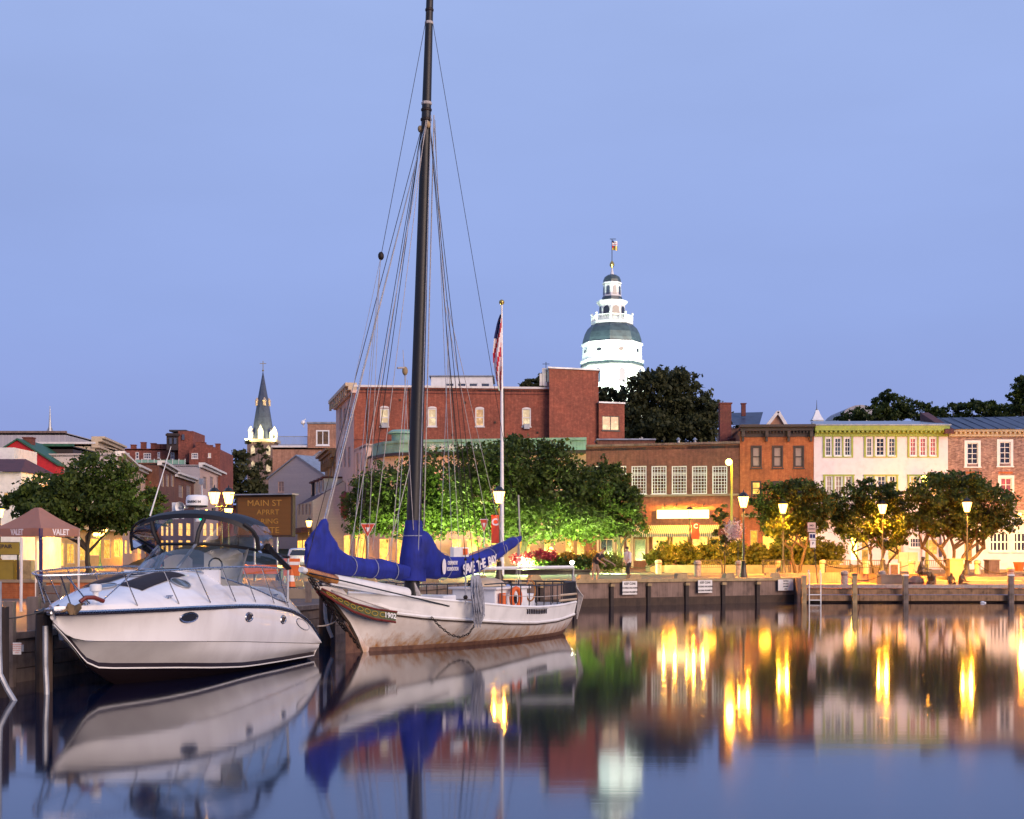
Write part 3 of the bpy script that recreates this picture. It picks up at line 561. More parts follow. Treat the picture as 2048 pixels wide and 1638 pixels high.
m_ = MB(); m_.poly([(A[0], 118.95, Z(849.5, 119.5)+.01), (B[0], 118.95, Z(849.5, 119.5)+.01), (B[0], 126, Z(842, 126)), (A[0]+1, 126, Z(850, 126)+.35)]); m_.build('roof_slope', 'metal_roof', b1.root)
for x_ in (1692, 1719, 1745, 1768, 1808, 1846, 1882): b1.rect(x_-2.5, x_+2.5, 1045, 1136, 0, .16, 'lilac_wall', 'pilaster')
b1.rect(1640, 1892, 1040, 1047, 0, .3, 'cream', 'fascia')
# ---- 2 mottled brick house, slate roof
A2_, B2_ = g(1896.6, 119.5), g(2110, 119.5)
wins = [W(xa, xb, ya, yb, nx=2, nz=4, pane=q, trim=.22, mun=.05) for xa, xb, ya, yb, q in ((1934, 1956, 886, 928, 'pane_dark'), (1999, 2021, 884, 927, 'pane_dark'), (2066, 2088, 884, 927, 'pane_dark'), (1936, 1957, 958, 1010, 'pane_dark'), (2001, 2023, 956, 1010, 'room_red'), (2068, 2090, 956, 1010, 'pane_dark'))]
b2 = Bld('brick_house', 'mottled brown brick house with blue metal roof and white window casings at the right edge', A2_, B2_, 12, Z(872, 119.5), 'brick_mottled', wins=wins, z0=Z(1026, 119.5), roof=None)
wins = [W(1929, 1944, 1078, 1128, nx=1, nz=1, mid=False, pane='shop_warm', fr='wood_yellow', name='door', sill=False), W(1950, 1960, 1080, 1108, nx=1, nz=1, mid=False, pane='room_dim', sill=False), W(1979, 2018, 1065, 1103, nx=5, nz=2, pane='pane_dark', mid=False, mun=.12, fw=.12), W(2027, 2066, 1065, 1103, nx=5, nz=2, pane='pane_dark', mid=False, mun=.12, fw=.12)]
b2.face(A2_, B2_, wins, 'white_paint', Z(1026, 119.5)-.004, z0=Q)
MB().box(A2_[0], B2_[0], 119.7, 131, Q, Z(1026, 119.5)).build('lower_storey', 'white_paint', b2.root)
b2.rect(1897, 2110, 1020, 1030, -.01, .25, 'cream', 'fascia'); b2.rect(1897, 2110, 859, 864, 0, .5, 'cream', 'cornice'); b2.rect(1897, 2110, 864, 873, 0, .2, 'cream', 'cornice')
for i in range(23): b2.rect(1899+i*9, 1903+i*9, 864.1, 868, .2, .42, 'cream', 'dentil')
for x_ in (1946, 2011): b2.rect(x_-14, x_+14, 943, 947, 0, .05, 'brick_orange', 'lintel')
m_ = MB(); x0, x1 = A2_[0], B2_[0]; m_.poly([(x0+.2, 118.8, Z(858, 118.8)), (x1, 118.8, Z(857, 118.8)), (x1, 126, Z(833, 126)), (x0+.2, 126, Z(836, 126))]); m_.poly([(x0+.2, 126, Z(836, 126)), (x1, 126, Z(833, 126)), (x1, 132, Z(858, 118.8)), (x0+.2, 132, Z(858, 118.8))]); m_.build('roof', 'slate_blue', b2.root)
m_ = MB(); m_.v = [(x0-.5, 118.7, Z(859, 119)), (x0+.25, 118.7, Z(859, 119)), (x0+.25, 126, Z(825, 126)), (x0-.5, 126, Z(825, 126)), (x0-.5, 126, Z(858, 119)), (x0+.25, 126, Z(858, 119)), (x0-.5, 118.7, Z(868, 119)), (x0+.25, 118.7, Z(868, 119))]
m_.f = [(0, 1, 2, 3), (6, 7, 1, 0), (3, 2, 5, 4), (0, 3, 4, 6), (1, 7, 5, 2)]; m_.build('parapet', 'roof_red', b2.root)
for i in range(1, 9): m_ = MB().bar((x0+i*1.0, 118.85, Z(857.6, 118.8)+.03), (x0+i*1.0, 125.9, Z(834.5, 126)+.03), .05); m_.build('roof_seam', 'slate_blue', b2.root)
# ---- 3 orange brick building with dark bracketed cornice
A3, B3 = g(1480, 119.9), g(1627.4, 119.5)
wins = [W(xa+1.5, xa+19.5, 893, 934, nx=1, nz=2, pane='blinds', fr='dark_trim', trim=.08, fw=.12) for xa in (1502, 1544.5, 1587)]
wins += [W(1503.5, 1521.5, 963, 990, nx=1, nz=1, pane='shop_bright', fr='dark_trim', trim=.05, fw=.1), W(1546, 1564, 963, 990, nx=1, nz=1, pane='room_dim', fr='dark_trim', trim=.05, fw=.1), W(1588, 1607, 963, 990, nx=1, nz=1, pane='pane_dark', fr='dark_trim', trim=.05, fw=.1)]
wins += [W(1500, 1516, 1060, 1122, nx=1, nz=1, mid=False, pane='shop_warm', fr='wood_yellow', name='door', sill=False), W(1524, 1560, 1070, 1108, nx=2, nz=1, mid=False, pane='shop_bright', fr='dark_trim', name='shop_window'), W(1572, 1618, 1066, 1110, nx=2, nz=1, mid=False, pane='shop_bright', fr='dark_trim', name='shop_window')]
b3 = Bld('brick_shop', 'narrow orange brick building with black bracketed cornice and three dark framed windows', A3, B3, 13, Z(853, 119.7), 'brick_orange', wins=wins)
b3.rect(1478, 1629, 850, 855, -.1, .75, 'dark_trim', 'cornice'); b3.rect(1480.5, 1627, 855, 862, 0, .4, 'dark_trim', 'cornice'); b3.rect(1481, 1627, 862, 874, .0, .06, 'dark_brown', 'frieze')
for x_ in (1486, 1533, 1577, 1622):
    b3.rect(x_-3.2, x_+3.2, 862.1, 874, .06, .4, 'dark_trim', 'bracket'); b3.rect(x_-2.2, x_+2.2, 874, 883, 0, .2, 'dark_trim', 'bracket')
for i in range(20):
    x_ = 1493+i*6.7
    if all(abs(x_-q) > 5 for q in (1486, 1533, 1577, 1622)): b3.rect(x_-1.2, x_+1.2, 862.1, 866, .06, .3, 'dark_trim', 'bracket')
b3.rect(1482, 1626, 1028, 1034, 0, .3, 'wood_yellow', 'fascia'); b3.rect(1482, 1490, 1034, 1136, 0, .12, 'brick_orange', 'pilaster')
# ---- 4 brown brick restaurant with tall white windows, lit sign and striped awning
A4, B4 = g(1172, 124), g(1479.4, 120)
wins = [W(xa, xa+30, 932, 988, nx=5, nz=9, pane='room_dim', mun=.036, fw=.09, topbot=.72) for xa in (1182, 1222.5, 1263, 1303, 1343.5, 1384, 1424.5)]
wins += [W(1200, 1226, 1078, 1120, nx=2, nz=1, mid=False, pane='pane_dark', fr='cream', sill=False, name='shop_window'), W(1232, 1248, 1074, 1130, nx=2, nz=1, mid=False, pane='shop_warm', fr='cream', sill=False, name='door'), W(1252, 1262, 1076, 1128, nx=1, nz=1, mid=False, pane='shop_warm', fr='cream', sill=False, name='door'),
         W(1268, 1292, 1078, 1122, nx=1, nz=2, mid=False, pane='room_dim', fr='cream', sill=False, name='shop_window'), W(1304, 1336, 1070, 1110, nx=2, nz=1, mid=False, pane='shop_bright', fr='cream', name='shop_window'), W(1344, 1376, 1070, 1110, nx=2, nz=1, mid=False, pane='shop_bright', fr='cream', name='shop_window'), W(1384, 1416, 1070, 1110, nx=2, nz=1, mid=False, pane='shop_bright', fr='cream', name='shop_window'), W(1424, 1450, 1070, 1110, nx=2, nz=1, mid=False, pane='shop_warm', fr='cream', name='shop_window')]
b4 = Bld('restaurant', 'brown brick restaurant with a row of tall white grid windows over a striped awning', A4, B4, 14, Z(891, 122), 'brick_brown', wins=wins)
b4.rect(1172, 1480, 886, 890.5, -.3, .12, 'concrete', 'coping'); b4.rect(1176, 1478, 989, 993, -.02, .12, 'concrete_lt', 'sill_course')
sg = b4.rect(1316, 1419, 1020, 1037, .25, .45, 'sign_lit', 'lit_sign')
for x_ in (1332, 1354, 1392, 1410):
    _, u = hit(A4, B4, x_); m_ = MB().tube([b4.pt(u, Z(1010, 121.5), 0), b4.pt(u, Z(1007, 121.5), .5), b4.pt(u, Z(1013, 121.5), .9)], .03, 6); m_.build('gooseneck', 'black_iron', b4.root)
    MB().lathe([(.04, .18), (.09, .1), (.2, 0)], b4.pt(u, Z(1016, 121.5), .9), 10).build('lamp_shade', 'black_iron', b4.root)
    q = b4.pt(u, Z(1017, 121.5), 1.0); lamp('sign_lamp', q, 260, (1, .62, .2), .08)
_, u0 = hit(A4, B4, 1272); _, u1 = hit(A4, B4, 1440); z0, z1 = Z(1067, 121.5), Z(1050, 121.5); pt = b4.pt
m_ = MB(); n_ = 44; 
for i in range(n_):
    a, b_ = u0+(u1-u0)*i/n_, u0+(u1-u0)*(i+.5)/n_
    m_.poly([pt(a, z1, .02), pt(b_, z1, .02), pt(b_, z0, 1.3), pt(a, z0, 1.3)]); m_.poly([pt(a, z0, 1.3), pt(b_, z0, 1.3), pt(b_, z0-.3, 1.32), pt(a, z0-.3, 1.32)])
m_.build('awning_stripe', 'cream', b4.root); m_ = MB()
for i in range(n_):
    a, b_ = u0+(u1-u0)*(i+.5)/n_, u0+(u1-u0)*(i+1)/n_
    m_.poly([pt(a, z1, .02), pt(b_, z1, .02), pt(b_, z0, 1.3), pt(a, z0, 1.3)]); m_.poly([pt(a, z0, 1.3), pt(b_, z0, 1.3), pt(b_, z0-.3, 1.32), pt(a, z0-.3, 1.32)])
m_.build('awning', 'green_roof', b4.root)
for x_ in (1196, 1229, 1265, 1296, 1340, 1380, 1420, 1456): b4.rect(x_-2, x_+2, 1068, 1136, 0, .1, 'cream', 'pilaster')
chimney(b4.root, 1451.5, 805, 890, 126, 1.0); chimney(b4.root, 1465, 876, 890, 124, .5)
for x_, y_ in ((1357, 876), (1390, 878)): MB().lathe([(.12, 0), (.12, .35), (.22, .4), (.05, .6)], P(x_, 889, 123), 8).build('roof_vent', 'galv', b4.root)
MB().box(X(1195, 127), X(1310, 127), 127, 130, Z(892, 127), Z(880, 127)).build('roof_structure', 'brick_brown', b4.root); MB().box(X(1193, 126.8), X(1312, 126.8), 126.8, 130, Z(880, 126.8)+.004, Z(877, 126.8)).build('roof_edge', 'metal_roof', b4.root)
# ---- 5 large red brick block behind
A5, B5 = g(708, 148), g(1100, 150)
wins = [W(x_-9, x_+9, 817, 853, nx=1, nz=2, pane=q, fr=f_, fw=.12, rev=.12) for x_, q, f_ in ((769, 'room_cream', 'off_white'), (864.5, 'room_cream', 'off_white'), (959.5, 'room_lit', 'off_white'), (1053, 'room_cream', 'off_white'))]
b5 = Bld('brick_block', 'large red brick block with a plain side wall, small arched windows and pink corner front', A5, B5, 16, Z(776, 149), 'brick_red', wins=wins); ptm = b5.pt
for x_ in (769, 864.5, 959.5, 1053):   # arched heads
    p, u = hit(A5, B5, x_); m_ = MB(); zz = Z(817, 149); r_ = .48; pts = [b5.pt(u+r_*math.cos(math.pi*i/8), zz+.2*math.sin(math.pi*i/8), .03) for i in range(9)]; m_.poly(pts[::-1]); m_.build('arch_head', 'off_white', b5.root)
for x_ in (769, 1053):
    p, u = hit(A5, B5, x_); m_ = MB(); lbox(m_, b5.pt, u-.3, u+.3, Z(857, 149), Z(847, 149), -.1, .35); m_.build('air_conditioner', 'galv', b5.root)
b5.rect(706, 1101, 772, 776, -.4, .12, 'off_white', 'coping')
A5b, B5b = g(1098.5, 149), g(1197, 151)
b5u = MB().prism([A5b, B5b, (B5b[0], 166), (A5b[0], 166)], Q, Z(739, 150)); b5u.build('raised_wall', 'brick_red', b5.root)
MB().prism([(A5b[0]-.15, A5b[1]-.15), (B5b[0]+.15, B5b[1]-.15), (B5b[0]+.15, 166), (A5b[0]-.15, 166)], Z(739, 150)+.003, Z(736, 150)).build('coping', 'metal_roof', b5.root)
A5c, B5c = g(1197.6, 150.5), g(1249, 151.5)
b5.face(A5c, B5c, [W(1204, 1239, 832, 861, nx=2, nz=1, mid=False, pane='room_lit', fr='dark_trim', fw=.08, mun=.08)], 'brick_red', Z(806, 151)); MB().prism([(A5c[0], A5c[1]+.3), (B5c[0], B5c[1]+.3), (B5c[0], 165), (A5c[0], 165)], Q, Z(806, 151)-.01).build('wing_wall', 'brick_red', b5.root)
MB().prism([(B5c[0]-.3, B5c[1]), (B5c[0], B5c[1]), (B5c[0], 165), (B5c[0]-.3, 165)], Q, Z(806, 151)-.004).build('wing_wall', 'brick_red', b5.root)
b5.rect(1197, 1250, 804, 807, -.3, .12, 'metal_roof', 'coping', A5c, B5c)
for x_ in (735, 820, 1008): b5.rect(x_-1, x_+1, 777, 1000, .01, .14, 'umber', 'downpipe', pt=ptm)
for ya in (786, 880): b5.rect(708, 1100, ya, ya+1.6, -.01, .06, 'brick_dark', 'string_course', pt=ptm)
for x_, y_ in ((800, 800), (905, 870), (930, 805), (1075, 865), (990, 845)): b5.rect(x_-2, x_+2, y_-2, y_+2, .0, .08, 'umber', 'wall_vent', pt=ptm)
p0, p1 = g(862, 156), g(985, 156); pm, pt5, L5 = wallmesh(p0, p1, Z(778, 156), Z(753, 156), [])
b5.face(p0, p1, [W(a, a+17, 766, 776, nx=1, nz=1, mid=False, pane='pane_blue', fr='white_paint') for a in (891, 915, 938, 962)], 'white_paint', Z(753, 156), z0=Z(779, 156))
MB().prism([(p0[0], 156.4), (p1[0], 156.4), (p1[0], 163), (p0[0], 163)], Z(779, 156), Z(753, 156)-.01).build('penthouse', 'white_paint', b5.root); MB().prism([(p0[0]-.2, 155.8), (p1[0]+.2, 155.8), (p1[0]+.2, 163.2), (p0[0]-.2, 163.2)], Z(753, 156)+.002, Z(751, 156)).build('penthouse_roof', 'metal_roof', b5.root)
for x_, ya, yb, w_ in ((1089, 737, 772, .5), (1082, 748, 772, .3), (1095, 740, 765, .3)): p = P(x_, HY, 150); MB().box(p.x-w_/2, p.x+w_/2, 149.6, 150.2, Z(yb, 150), Z(ya, 150)).build('antenna_panel', 'off_white', b5.root)
m_ = MB().tube([P(1092, 740, 151), P(1092, 724, 151)], .04, 5).tube([P(1085, 728, 151), P(1099, 728, 151)], .03, 5); m_.build('aerial', 'black_iron', b5.root)
# pink front facing the street
A5d, B5d = g(672, 166), g(708, 147.9)
wins = [W(xa, xa+5, ya, yb, nx=1, nz=2, pane='blinds', fr='pink_wall', sill=False, fw=.05) for xa in (679, 687, 696) for ya, yb in ((815, 860), (893, 935), (965, 1005))]
ptd = b5.face(A5d, B5d, wins, 'pink_wall', Z(790, 157)); 
for ya, yb, o_, mt in ((770, 777, .9, 'cream'), (777, 784, .6, 'cream'), (784, 790, .3, 'pink_wall')):
    _, u0 = hit(A5d, B5d, 673); L_ = math.hypot(B5d[0]-A5d[0], B5d[1]-A5d[1]); m_ = MB(); lbox(m_, ptd, 0, L_, Z(yb, 150), Z(ya, 150)-.002, -.3, o_); m_.build('cornice', mt, b5.root)
for i in range(9): m_ = MB(); u = .5+i*L_/9; lbox(m_, ptd, u, u+.4, Z(793, 150), Z(777.2, 150), .6, .85); m_.build('bracket', 'cream', b5.root)
# ---- 6 curved corner building with green copper cornice
bx = thing('corner_building', 'pink corner building with curved front and green copper lattice cornice', 'building', (X(900, 132), 134, Q))
arc = [(X(728, 142), 142), (X(745, 136), 136), (X(768, 132.5), 132.5), (X(800, 130.8), 130.8), (X(860, 130), 130), (X(1000, 129), 129), (X(1120, 128), 128), (X(1172, 127.5), 127.5)]
def strip(mb, pl, z0, z1, off):
    rows = [[(x, y-off, z0) for x, y in pl], [(x, y-off, z1) for x, y in pl]]; mb.grid(rows); return mb
strip(MB(), arc, Q, Z(906, 130), 0).build('wall', 'pink_wall', bx)
def band(pl, z0, z1, o0, o1, mat, name):
    m_ = MB(); m_.grid([[(x, y-o0, z0) for x, y in pl], [(x, y-o1, z0) for x, y in pl], [(x, y-o1, z1) for x, y in pl], [(x, y-o0, z1) for x, y in pl], [(x, y-o0, z0) for x, y in pl]]); return m_.build(name, mat, bx)
band(arc[1:], Z(911, 130), Z(905, 130), -.1, .9, 'dark_brown', 'soffit'); band(arc[1:], Z(904.8, 130), Z(886, 130), -.2, .8, 'copper_green', 'cornice'); band(arc[1:], Z(885.9, 130), Z(880.5, 130), -.2, .95, 'copper_green', 'cornice_cap')
band(arc, Z(960, 130), Z(955, 130), -.05, .2, 'pink_wall', 'string_course')
MB().prism(arc+[(X(1172, 128), 146), (X(728, 142), 146)], Z(903, 130), Z(900, 130)).build('roof', 'dark_roof', bx)
for x_ in range(848, 990, 18):   # pierced lattice panels
    for k in range(4):
        a = k*math.pi/4; c_ = P(x_, 895, 128.6); r_ = .34; m_ = MB().bar(c_+Vector((-r_*math.cos(a), -.05, -r_*math.sin(a))), c_+Vector((r_*math.cos(a), -.05, r_*math.sin(a))), .05); m_.build('lattice', 'off_white', bx)
MB().lathe([(1.0, 0), (1.0, .9), (1.35, .95), (1.35, 1.1), (1.0, 1.3), (.1, 1.35)], (X(803, 131), 132, Z(887, 131)), 16).build('turret', 'copper_green', bx, True)
for i, (xa, xb) in enumerate(((748, 756), (772, 782), (800, 812), (832, 846))): m_ = MB().box(X(xa, 130.5), X(xb, 130.5), 130.2-(.9 if i > 1 else -2+i), 130.7, Z(948, 130), Z(918, 130)); 
for xa, xb in ((700, 712), (726, 742), (760, 775), (795, 810), (828, 842), (855, 870), (905, 922), (935, 955), (978, 992), (1040, 1060), (1088, 1100), (1130, 1145), (1153, 1166)):
    if xa > 850: MB().box(X(xa, 128.4), X(xb, 128.4), 128.2-(xa-850)*.006, 129.2-(xa-850)*.006, Q, Z(1078, 128)).build('shop_window', 'shop_bright' if xa < 1000 else 'shop_warm', bx)
    elif xa > 755: MB().box(X(xa, 130), X(xb, 130), 129.6, 130.9, Q+.3, Z(1078, 130)).build('shop_window', 'shop_bright', bx)
# ---- 7 pink row left of the corner
A7, B7 = g(708.5, 146.5), g(732, 139)
wins = [W(xa, xa+4, ya, yb, nx=1, nz=2, pane='blinds', fr='pink_wall', sill=False, fw=.04) for xa in (713, 720.5) for ya, yb in ((905, 950), (965, 1010))]
b7 = Bld('pink_rowhouse', 'narrow pink rendered rowhouse between the tall block and the curved corner', A7, B7, 6, Z(893, 143), 'pink_wall', wins=wins, backdir=(.6, .8))
b7.rect(709, 731, 1040, 1048, 0, .4, 'cream', 'fascia')
for xa, xb in ((674, 684), (690, 700), (713, 721), (724, 731)):
    A_, B_ = (A5d, B5d) if xa < 708 else (A7, B7); _, u0 = hit(A_, B_, xa); _, u1 = hit(A_, B_, xb); pt_ = ptd if xa < 708 else b7.pt
    m_ = MB(); lbox(m_, pt_, u0, u1, Q+.3, Z(1070, 150), -.05, .12); m_.build('shop_window', 'shop_bright', b5.root if xa < 708 else b7.root)
# ---- 8 ornate brown front
A8, B8 = g(650, 182), g(671.5, 166.2)
b8 = Bld('ornate_house', 'tall narrow tan house with heavy ornate cornice left of the pink corner front', A8, B8, 8, Z(908, 172), 'tan_ornate', wins=[W(655+i*6, 659+i*6, ya, yb, nx=1, nz=2, pane='room_dim', fr='tan_ornate', sill=False, fw=.06) for i in range(3) for ya, yb in ((925, 958), (975, 1008), (1020, 1045))])
for ya, yb, o_ in ((903, 907, 1.2), (907, 912, .8), (912, 920, .5)): m_ = MB(); lbox(m_, b8.pt, -.4, b8.L, Z(yb, 172), Z(ya, 172)-.002, -.2, o_); m_.build('cornice', 'tan_ornate', b8.root)
for i in range(6): m_ = MB(); u = .3+i*b8.L/6; lbox(m_, b8.pt, u, u+.35, Z(935, 172), Z(912, 172), .0, .6); m_.build('bracket', 'tan_ornate', b8.root)
# ---- 9 brick building with roof deck
A9, B9 = g(545, 208), g(675, 208)
b9 = Bld('deck_building', 'tan brick building with rooftop deck railing and a boxy brick penthouse', A9, B9, 12, Z(894, 208), 'brick_tan', wins=())
b9.rect(543, 618, 891, 895, -.3, .3, 'off_white', 'coping'); p0, p1 = g(615, 207.5), g(676, 207.5)
b9.face(p0, p1, [W(632, 659, 860, 891, nx=2, nz=1, mid=False, pane='room_dim', fr='white_paint', fw=.2, mun=.12)], 'brick_tan', Z(848, 207.5), z0=Z(896, 207.5)); MB().prism([(p0[0], 207.9), (p1[0], 207.9), (p1[0], 216), (p0[0], 216)], Z(896, 208), Z(848, 208)-.01).build('penthouse', 'brick_tan', b9.root)
MB().prism([(p0[0]-.1, 207.3), (p1[0]+.1, 207.3), (p1[0]+.1, 216), (p0[0]-.1, 216)], Z(848, 208)+.003, Z(844.5, 208)).build('penthouse_roof', 'metal_roof', b9.root)
m_ = MB(); 
for i in range(26): x_ = 557+i*2.3; m_.bar(P(x_, 892, 208.5), P(x_, 873, 208.5), .05)
m_.bar(P(556, 873, 208.5), P(615, 873, 208.5), .1); m_.bar(P(556, 889, 208.5), P(615, 889, 208.5), .08); m_.build('deck_railing', 'galv', b9.root)
MB().tube([P(608, 855, 208), P(605, 842, 208), P(612, 838, 208)], .08, 6).ball(P(606, 845, 208), .35, 8).build('security_camera', 'white_paint', b9.root)
# ---- 10 grey gabled house, dormered row
A10, B10 = g(537, 196), g(652, 190)
b10 = Bld('gabled_house', 'grey clapboard gabled house behind the message board', A10, B10, 12, Z(955, 193), 'clapboard', wins=[W(556, 568, 963, 984, nx=2, nz=2, pane='blinds', fr='pink_wall')], roof=None)
gable(b10.root, (A10[0], A10[1]), (B10[0], B10[1]), 12, Z(955, 193), Z(912, 193), 'metal_roof', 'clapboard', .2)
A10b, B10b = g(612, 200), g(668, 200); b10b = Bld('rear_gable', 'small grey gabled rear house peeking over the clapboard gable', A10b, B10b, 8, Z(925, 200), 'clapboard', roof=None)
gable(b10b.root, A10b, B10b, 8, Z(925, 200), Z(904, 200), 'metal_roof', 'clapboard', .2)
A11, B11 = g(594, 172), g(625, 156)
b11 = Bld('dormer_rowhouse', 'low cream rowhouse with dark red roof and pale dormers beside the message board', A11, B11, 9, Z(1004, 160), 'cream', wins=[W(597+i*7, 600.5+i*7, 1008, 1030, nx=1, nz=2, pane='blinds', fr='cream', sill=False, fw=.04) for i in range(4)], roof=None, sidemat='clap_white')
a_, c_ = Vector((*A11, Z(1004, 160))), Vector((*B11, Z(1004, 160))); rd = (Vector((*b11.A2, 0))-Vector((*A11, 0))).normalized()*4.5; zr = Z(953, 160)
m_ = MB().poly([a_, c_, Vector((c_.x+rd.x, c_.y+rd.y, zr)), Vector((a_.x+rd.x, a_.y+rd.y, zr))]).poly([Vector((a_.x+rd.x, a_.y+rd.y, zr)), Vector((c_.x+rd.x, c_.y+rd.y, zr)), Vector((c_.x+2*rd.x, c_.y+2*rd.y, c_.z)), Vector((a_.x+2*rd.x, a_.y+2*rd.y, a_.z))]); m_.build('roof', 'roof_red', b11.root)
MB().poly([c_, Vector((c_.x+2*rd.x, c_.y+2*rd.y, c_.z)), Vector((c_.x+rd.x, c_.y+rd.y, zr-.05))]).build('gable', 'clap_white', b11.root)
for i in range(4):
    f_ = .12+i*.23; q = a_.lerp(c_, f_)+rd*.35; q.z = a_.z+(zr-a_.z)*.35; u_ = (c_-a_).normalized(); m_ = MB(); s_ = rd.normalized()
    k = [(q-u_*.75), (q+u_*.75), (q+u_*.75+s_*2.5), (q-u_*.75+s_*2.5)]; m_.prism([tuple(p.xy) for p in k], q.z-.2, q.z+1.6); m_.build('dormer', 'off_white' if i > 0 else 'dark_roof', b11.root)
    k2 = [(q-u_*.95-s_*.25), (q+u_*.95-s_*.25), (q+u_*.95+s_*2.6), (q-u_*.95+s_*2.6)]; MB().prism([tuple(p.xy) for p in k2], q.z+1.602, q.z+1.8).build('dormer_roof', 'roof_red', b11.root)
    MB().prism([tuple(p.xy) for p in (q-u_*.45-s_*.05, q+u_*.45-s_*.05, q+u_*.45-s_*.01, q-u_*.45-s_*.01)], q.z+.2, q.z+1.4).build('dormer_window', 'pane_dark', b11.root)
for xa, xb in ((597, 604), (608, 615), (618, 624)):
    _, u0 = hit(A11, B11, xa); _, u1 = hit(A11, B11, xb); m_ = MB(); lbox(m_, b11.pt, u0, u1, Q+.4, Z(1080, 160), -.05, .12); m_.build('shop_window', 'shop_bright', b11.root)
m_ = MB(); lbox(m_, b11.pt, 1, b11.L, Z(1066, 160), Z(1056, 160), .2, 1.2); m_.build('awning', 'roof_red', b11.root)
# far side of street closing the view below the church
for i, (xa, xb, yt, mt, lab) in enumerate(((440, 500, 1010, 'brick_dark', 'dark low shop front at the far end of the street left of the message board'), (500, 600, 1000, 'tan_ornate', 'low lamplit shop front closing the street behind the message board'))):
    b_ = Bld('street_shop', lab, g(xa, 300-i*60), g(xb, 300-i*60), 10, Z(yt, 300-i*60), mt, wins=[W(xa+6+k*14, xa+16+k*14, 1075, 1100, nx=1, nz=1, mid=False, pane='shop_bright', fr='cream', fw=.1) for k in range(4)])
# ---- left group
b = Bld('warehouse', 'long grey corrugated flat roofed building at the upper left with a mast on top', g(-60, 205), g(132, 205), 20, Z(865, 205), 'corrugated'); b.rect(-60, 133, 862, 866, -.3, .3, 'concrete', 'parapet')
m_ = MB().tube([P(100, 862, 207), P(100, 835, 207), P(100, 812, 207)], [.25, .12, .04], 6).bar(P(94, 862, 207), P(100, 850, 207), .1).bar(P(106, 862, 207), P(100, 850, 207), .1); tag(m_.build('radio_mast', 'galv'), 'thin lattice radio mast on the corrugated warehouse roof', 'mast')
A_, B_ = g(-40, 150), g(112, 150); b = Bld('red_gable_house', 'bright red gabled building with dark green roof edge', A_, B_, 14, Z(928, 150), 'red_siding', roof=None); gable(b.root, A_, B_, 14, Z(928, 150), Z(880, 150), 'green_roof', 'red_siding', .3); chimney(b.root, 55, 874, 900, 152, 1.0)
b = Bld('dark_house', 'dark flat building with green roof trim between the red gable and the cream building', g(76, 158), g(146, 158), 12, Z(892, 158), 'dark_brown'); b.rect(68, 147, 888, 893, -.3, .4, 'green_roof', 'roof_trim')
A_, B_ = g(78, 176), g(190, 176); b = Bld('cream_building', 'cream building with classical cornice rising behind the left tree', A_, B_, 10, Z(887, 176), 'cream'); b.rect(70, 192, 884, 888, -.4, .3, 'off_white', 'coping')
A_2, B_2 = B_, g(236, 192)
ptc = b.face(A_2, B_2, [W(203, 209, 905, 940, nx=1, nz=2, pane='blinds', fr='pink_wall', sill=False), W(216, 222, 905, 940, nx=1, nz=2, pane='blinds', fr='pink_wall', sill=False)], 'pink_wall', Z(900, 184))
L_ = math.hypot(B_2[0]-A_2[0], B_2[1]-A_2[1])
for ya, yb, o_ in ((878, 882, 1.2), (882, 888, .9), (888, 896, .4), (896, 900, .6)): m_ = MB(); lbox(m_, ptc, -.2, L_, Z(yb, 180), Z(ya, 180)-.003, -.4, o_); m_.build('cornice', 'cream', b.root)
b = Bld('white_stub', 'white rendered building with brown hipped roof at the left edge', g(-80, 112), g(42, 112), 10, Z(944, 112), 'off_white', wins=[W(8, 22, 985, 1004, nx=2, nz=1, mid=False, pane='shop_warm', fr='cream', fw=.08)], roof=None)
c0 = [(X(-80, 112), 111.6, Z(944, 112)), (X(45, 112), 111.6, Z(944, 112)), (X(45, 112), 122.5, Z(944, 112)), (X(-80, 112), 122.5, Z(944, 112))]; ap = (X(8, 112), 117, Z(918, 117)); ap2 = (X(-60, 112), 117, Z(918, 117))
MB().poly([c0[0], c0[1], ap, ap2]).poly([c0[1], c0[2], ap]).poly([c0[2], c0[3], ap2, ap]).build('roof', 'roof_red', b.root)
MB().prism([g(-80, 124), g(28, 124), (X(28, 124), 130), (X(-80, 124), 130)], Q, Z(895, 124)).build('rear_wall', 'off_white', b.root)
# brick cluster on the rise
b = Bld('brick_mansion', 'dark red brick rooftop cluster with square tower and chimneys in the far left distance', g(232, 262), g(378, 262), 14, Z(897, 262), 'brick_far', wins=[W(xa, xb, ya, yb, nx=k, nz=2, pane='pane_blue', fr='off_white', fw=.14, mun=.08) for xa, xb, ya, yb, k in ((253, 259, 906, 917, 1), (271, 278, 904, 918, 1), (287, 302, 906, 918, 3), (315, 320, 904, 916, 1), (341, 349, 905, 918, 1), (357, 363, 906, 918, 1))])
MB().prism([g(333, 258), g(356, 258), (X(356, 258), 268), (X(333, 258), 268)], Z(900, 258), Z(866, 258)).build('tower', 'dark_brown', b.root); MB().prism([g(356.5, 258), g(386, 258), (X(386, 258), 268), (X(356.5, 258), 268)], Z(925, 258), Z(862, 258)).build('tower', 'brick_far', b.root)
MB().prism([g(331, 257.5), g(358, 257.5), (X(358, 258), 268), (X(331, 258), 268)], Z(872, 258), Z(868, 258)).build('tower_cornice', 'dark_brown', b.root)
for xa in (339, 348): MB().box(X(xa, 257.8), X(xa+5, 257.8), 257.7, 258.1, Z(888, 258), Z(876, 258)).build('tower_window', 'pane_blue', b.root)
MB().box(X(364, 257.8), X(369, 257.8), 257.7, 258.1, Z(880, 258), Z(869, 258)).build('tower_window', 'pane_blue', b.root)
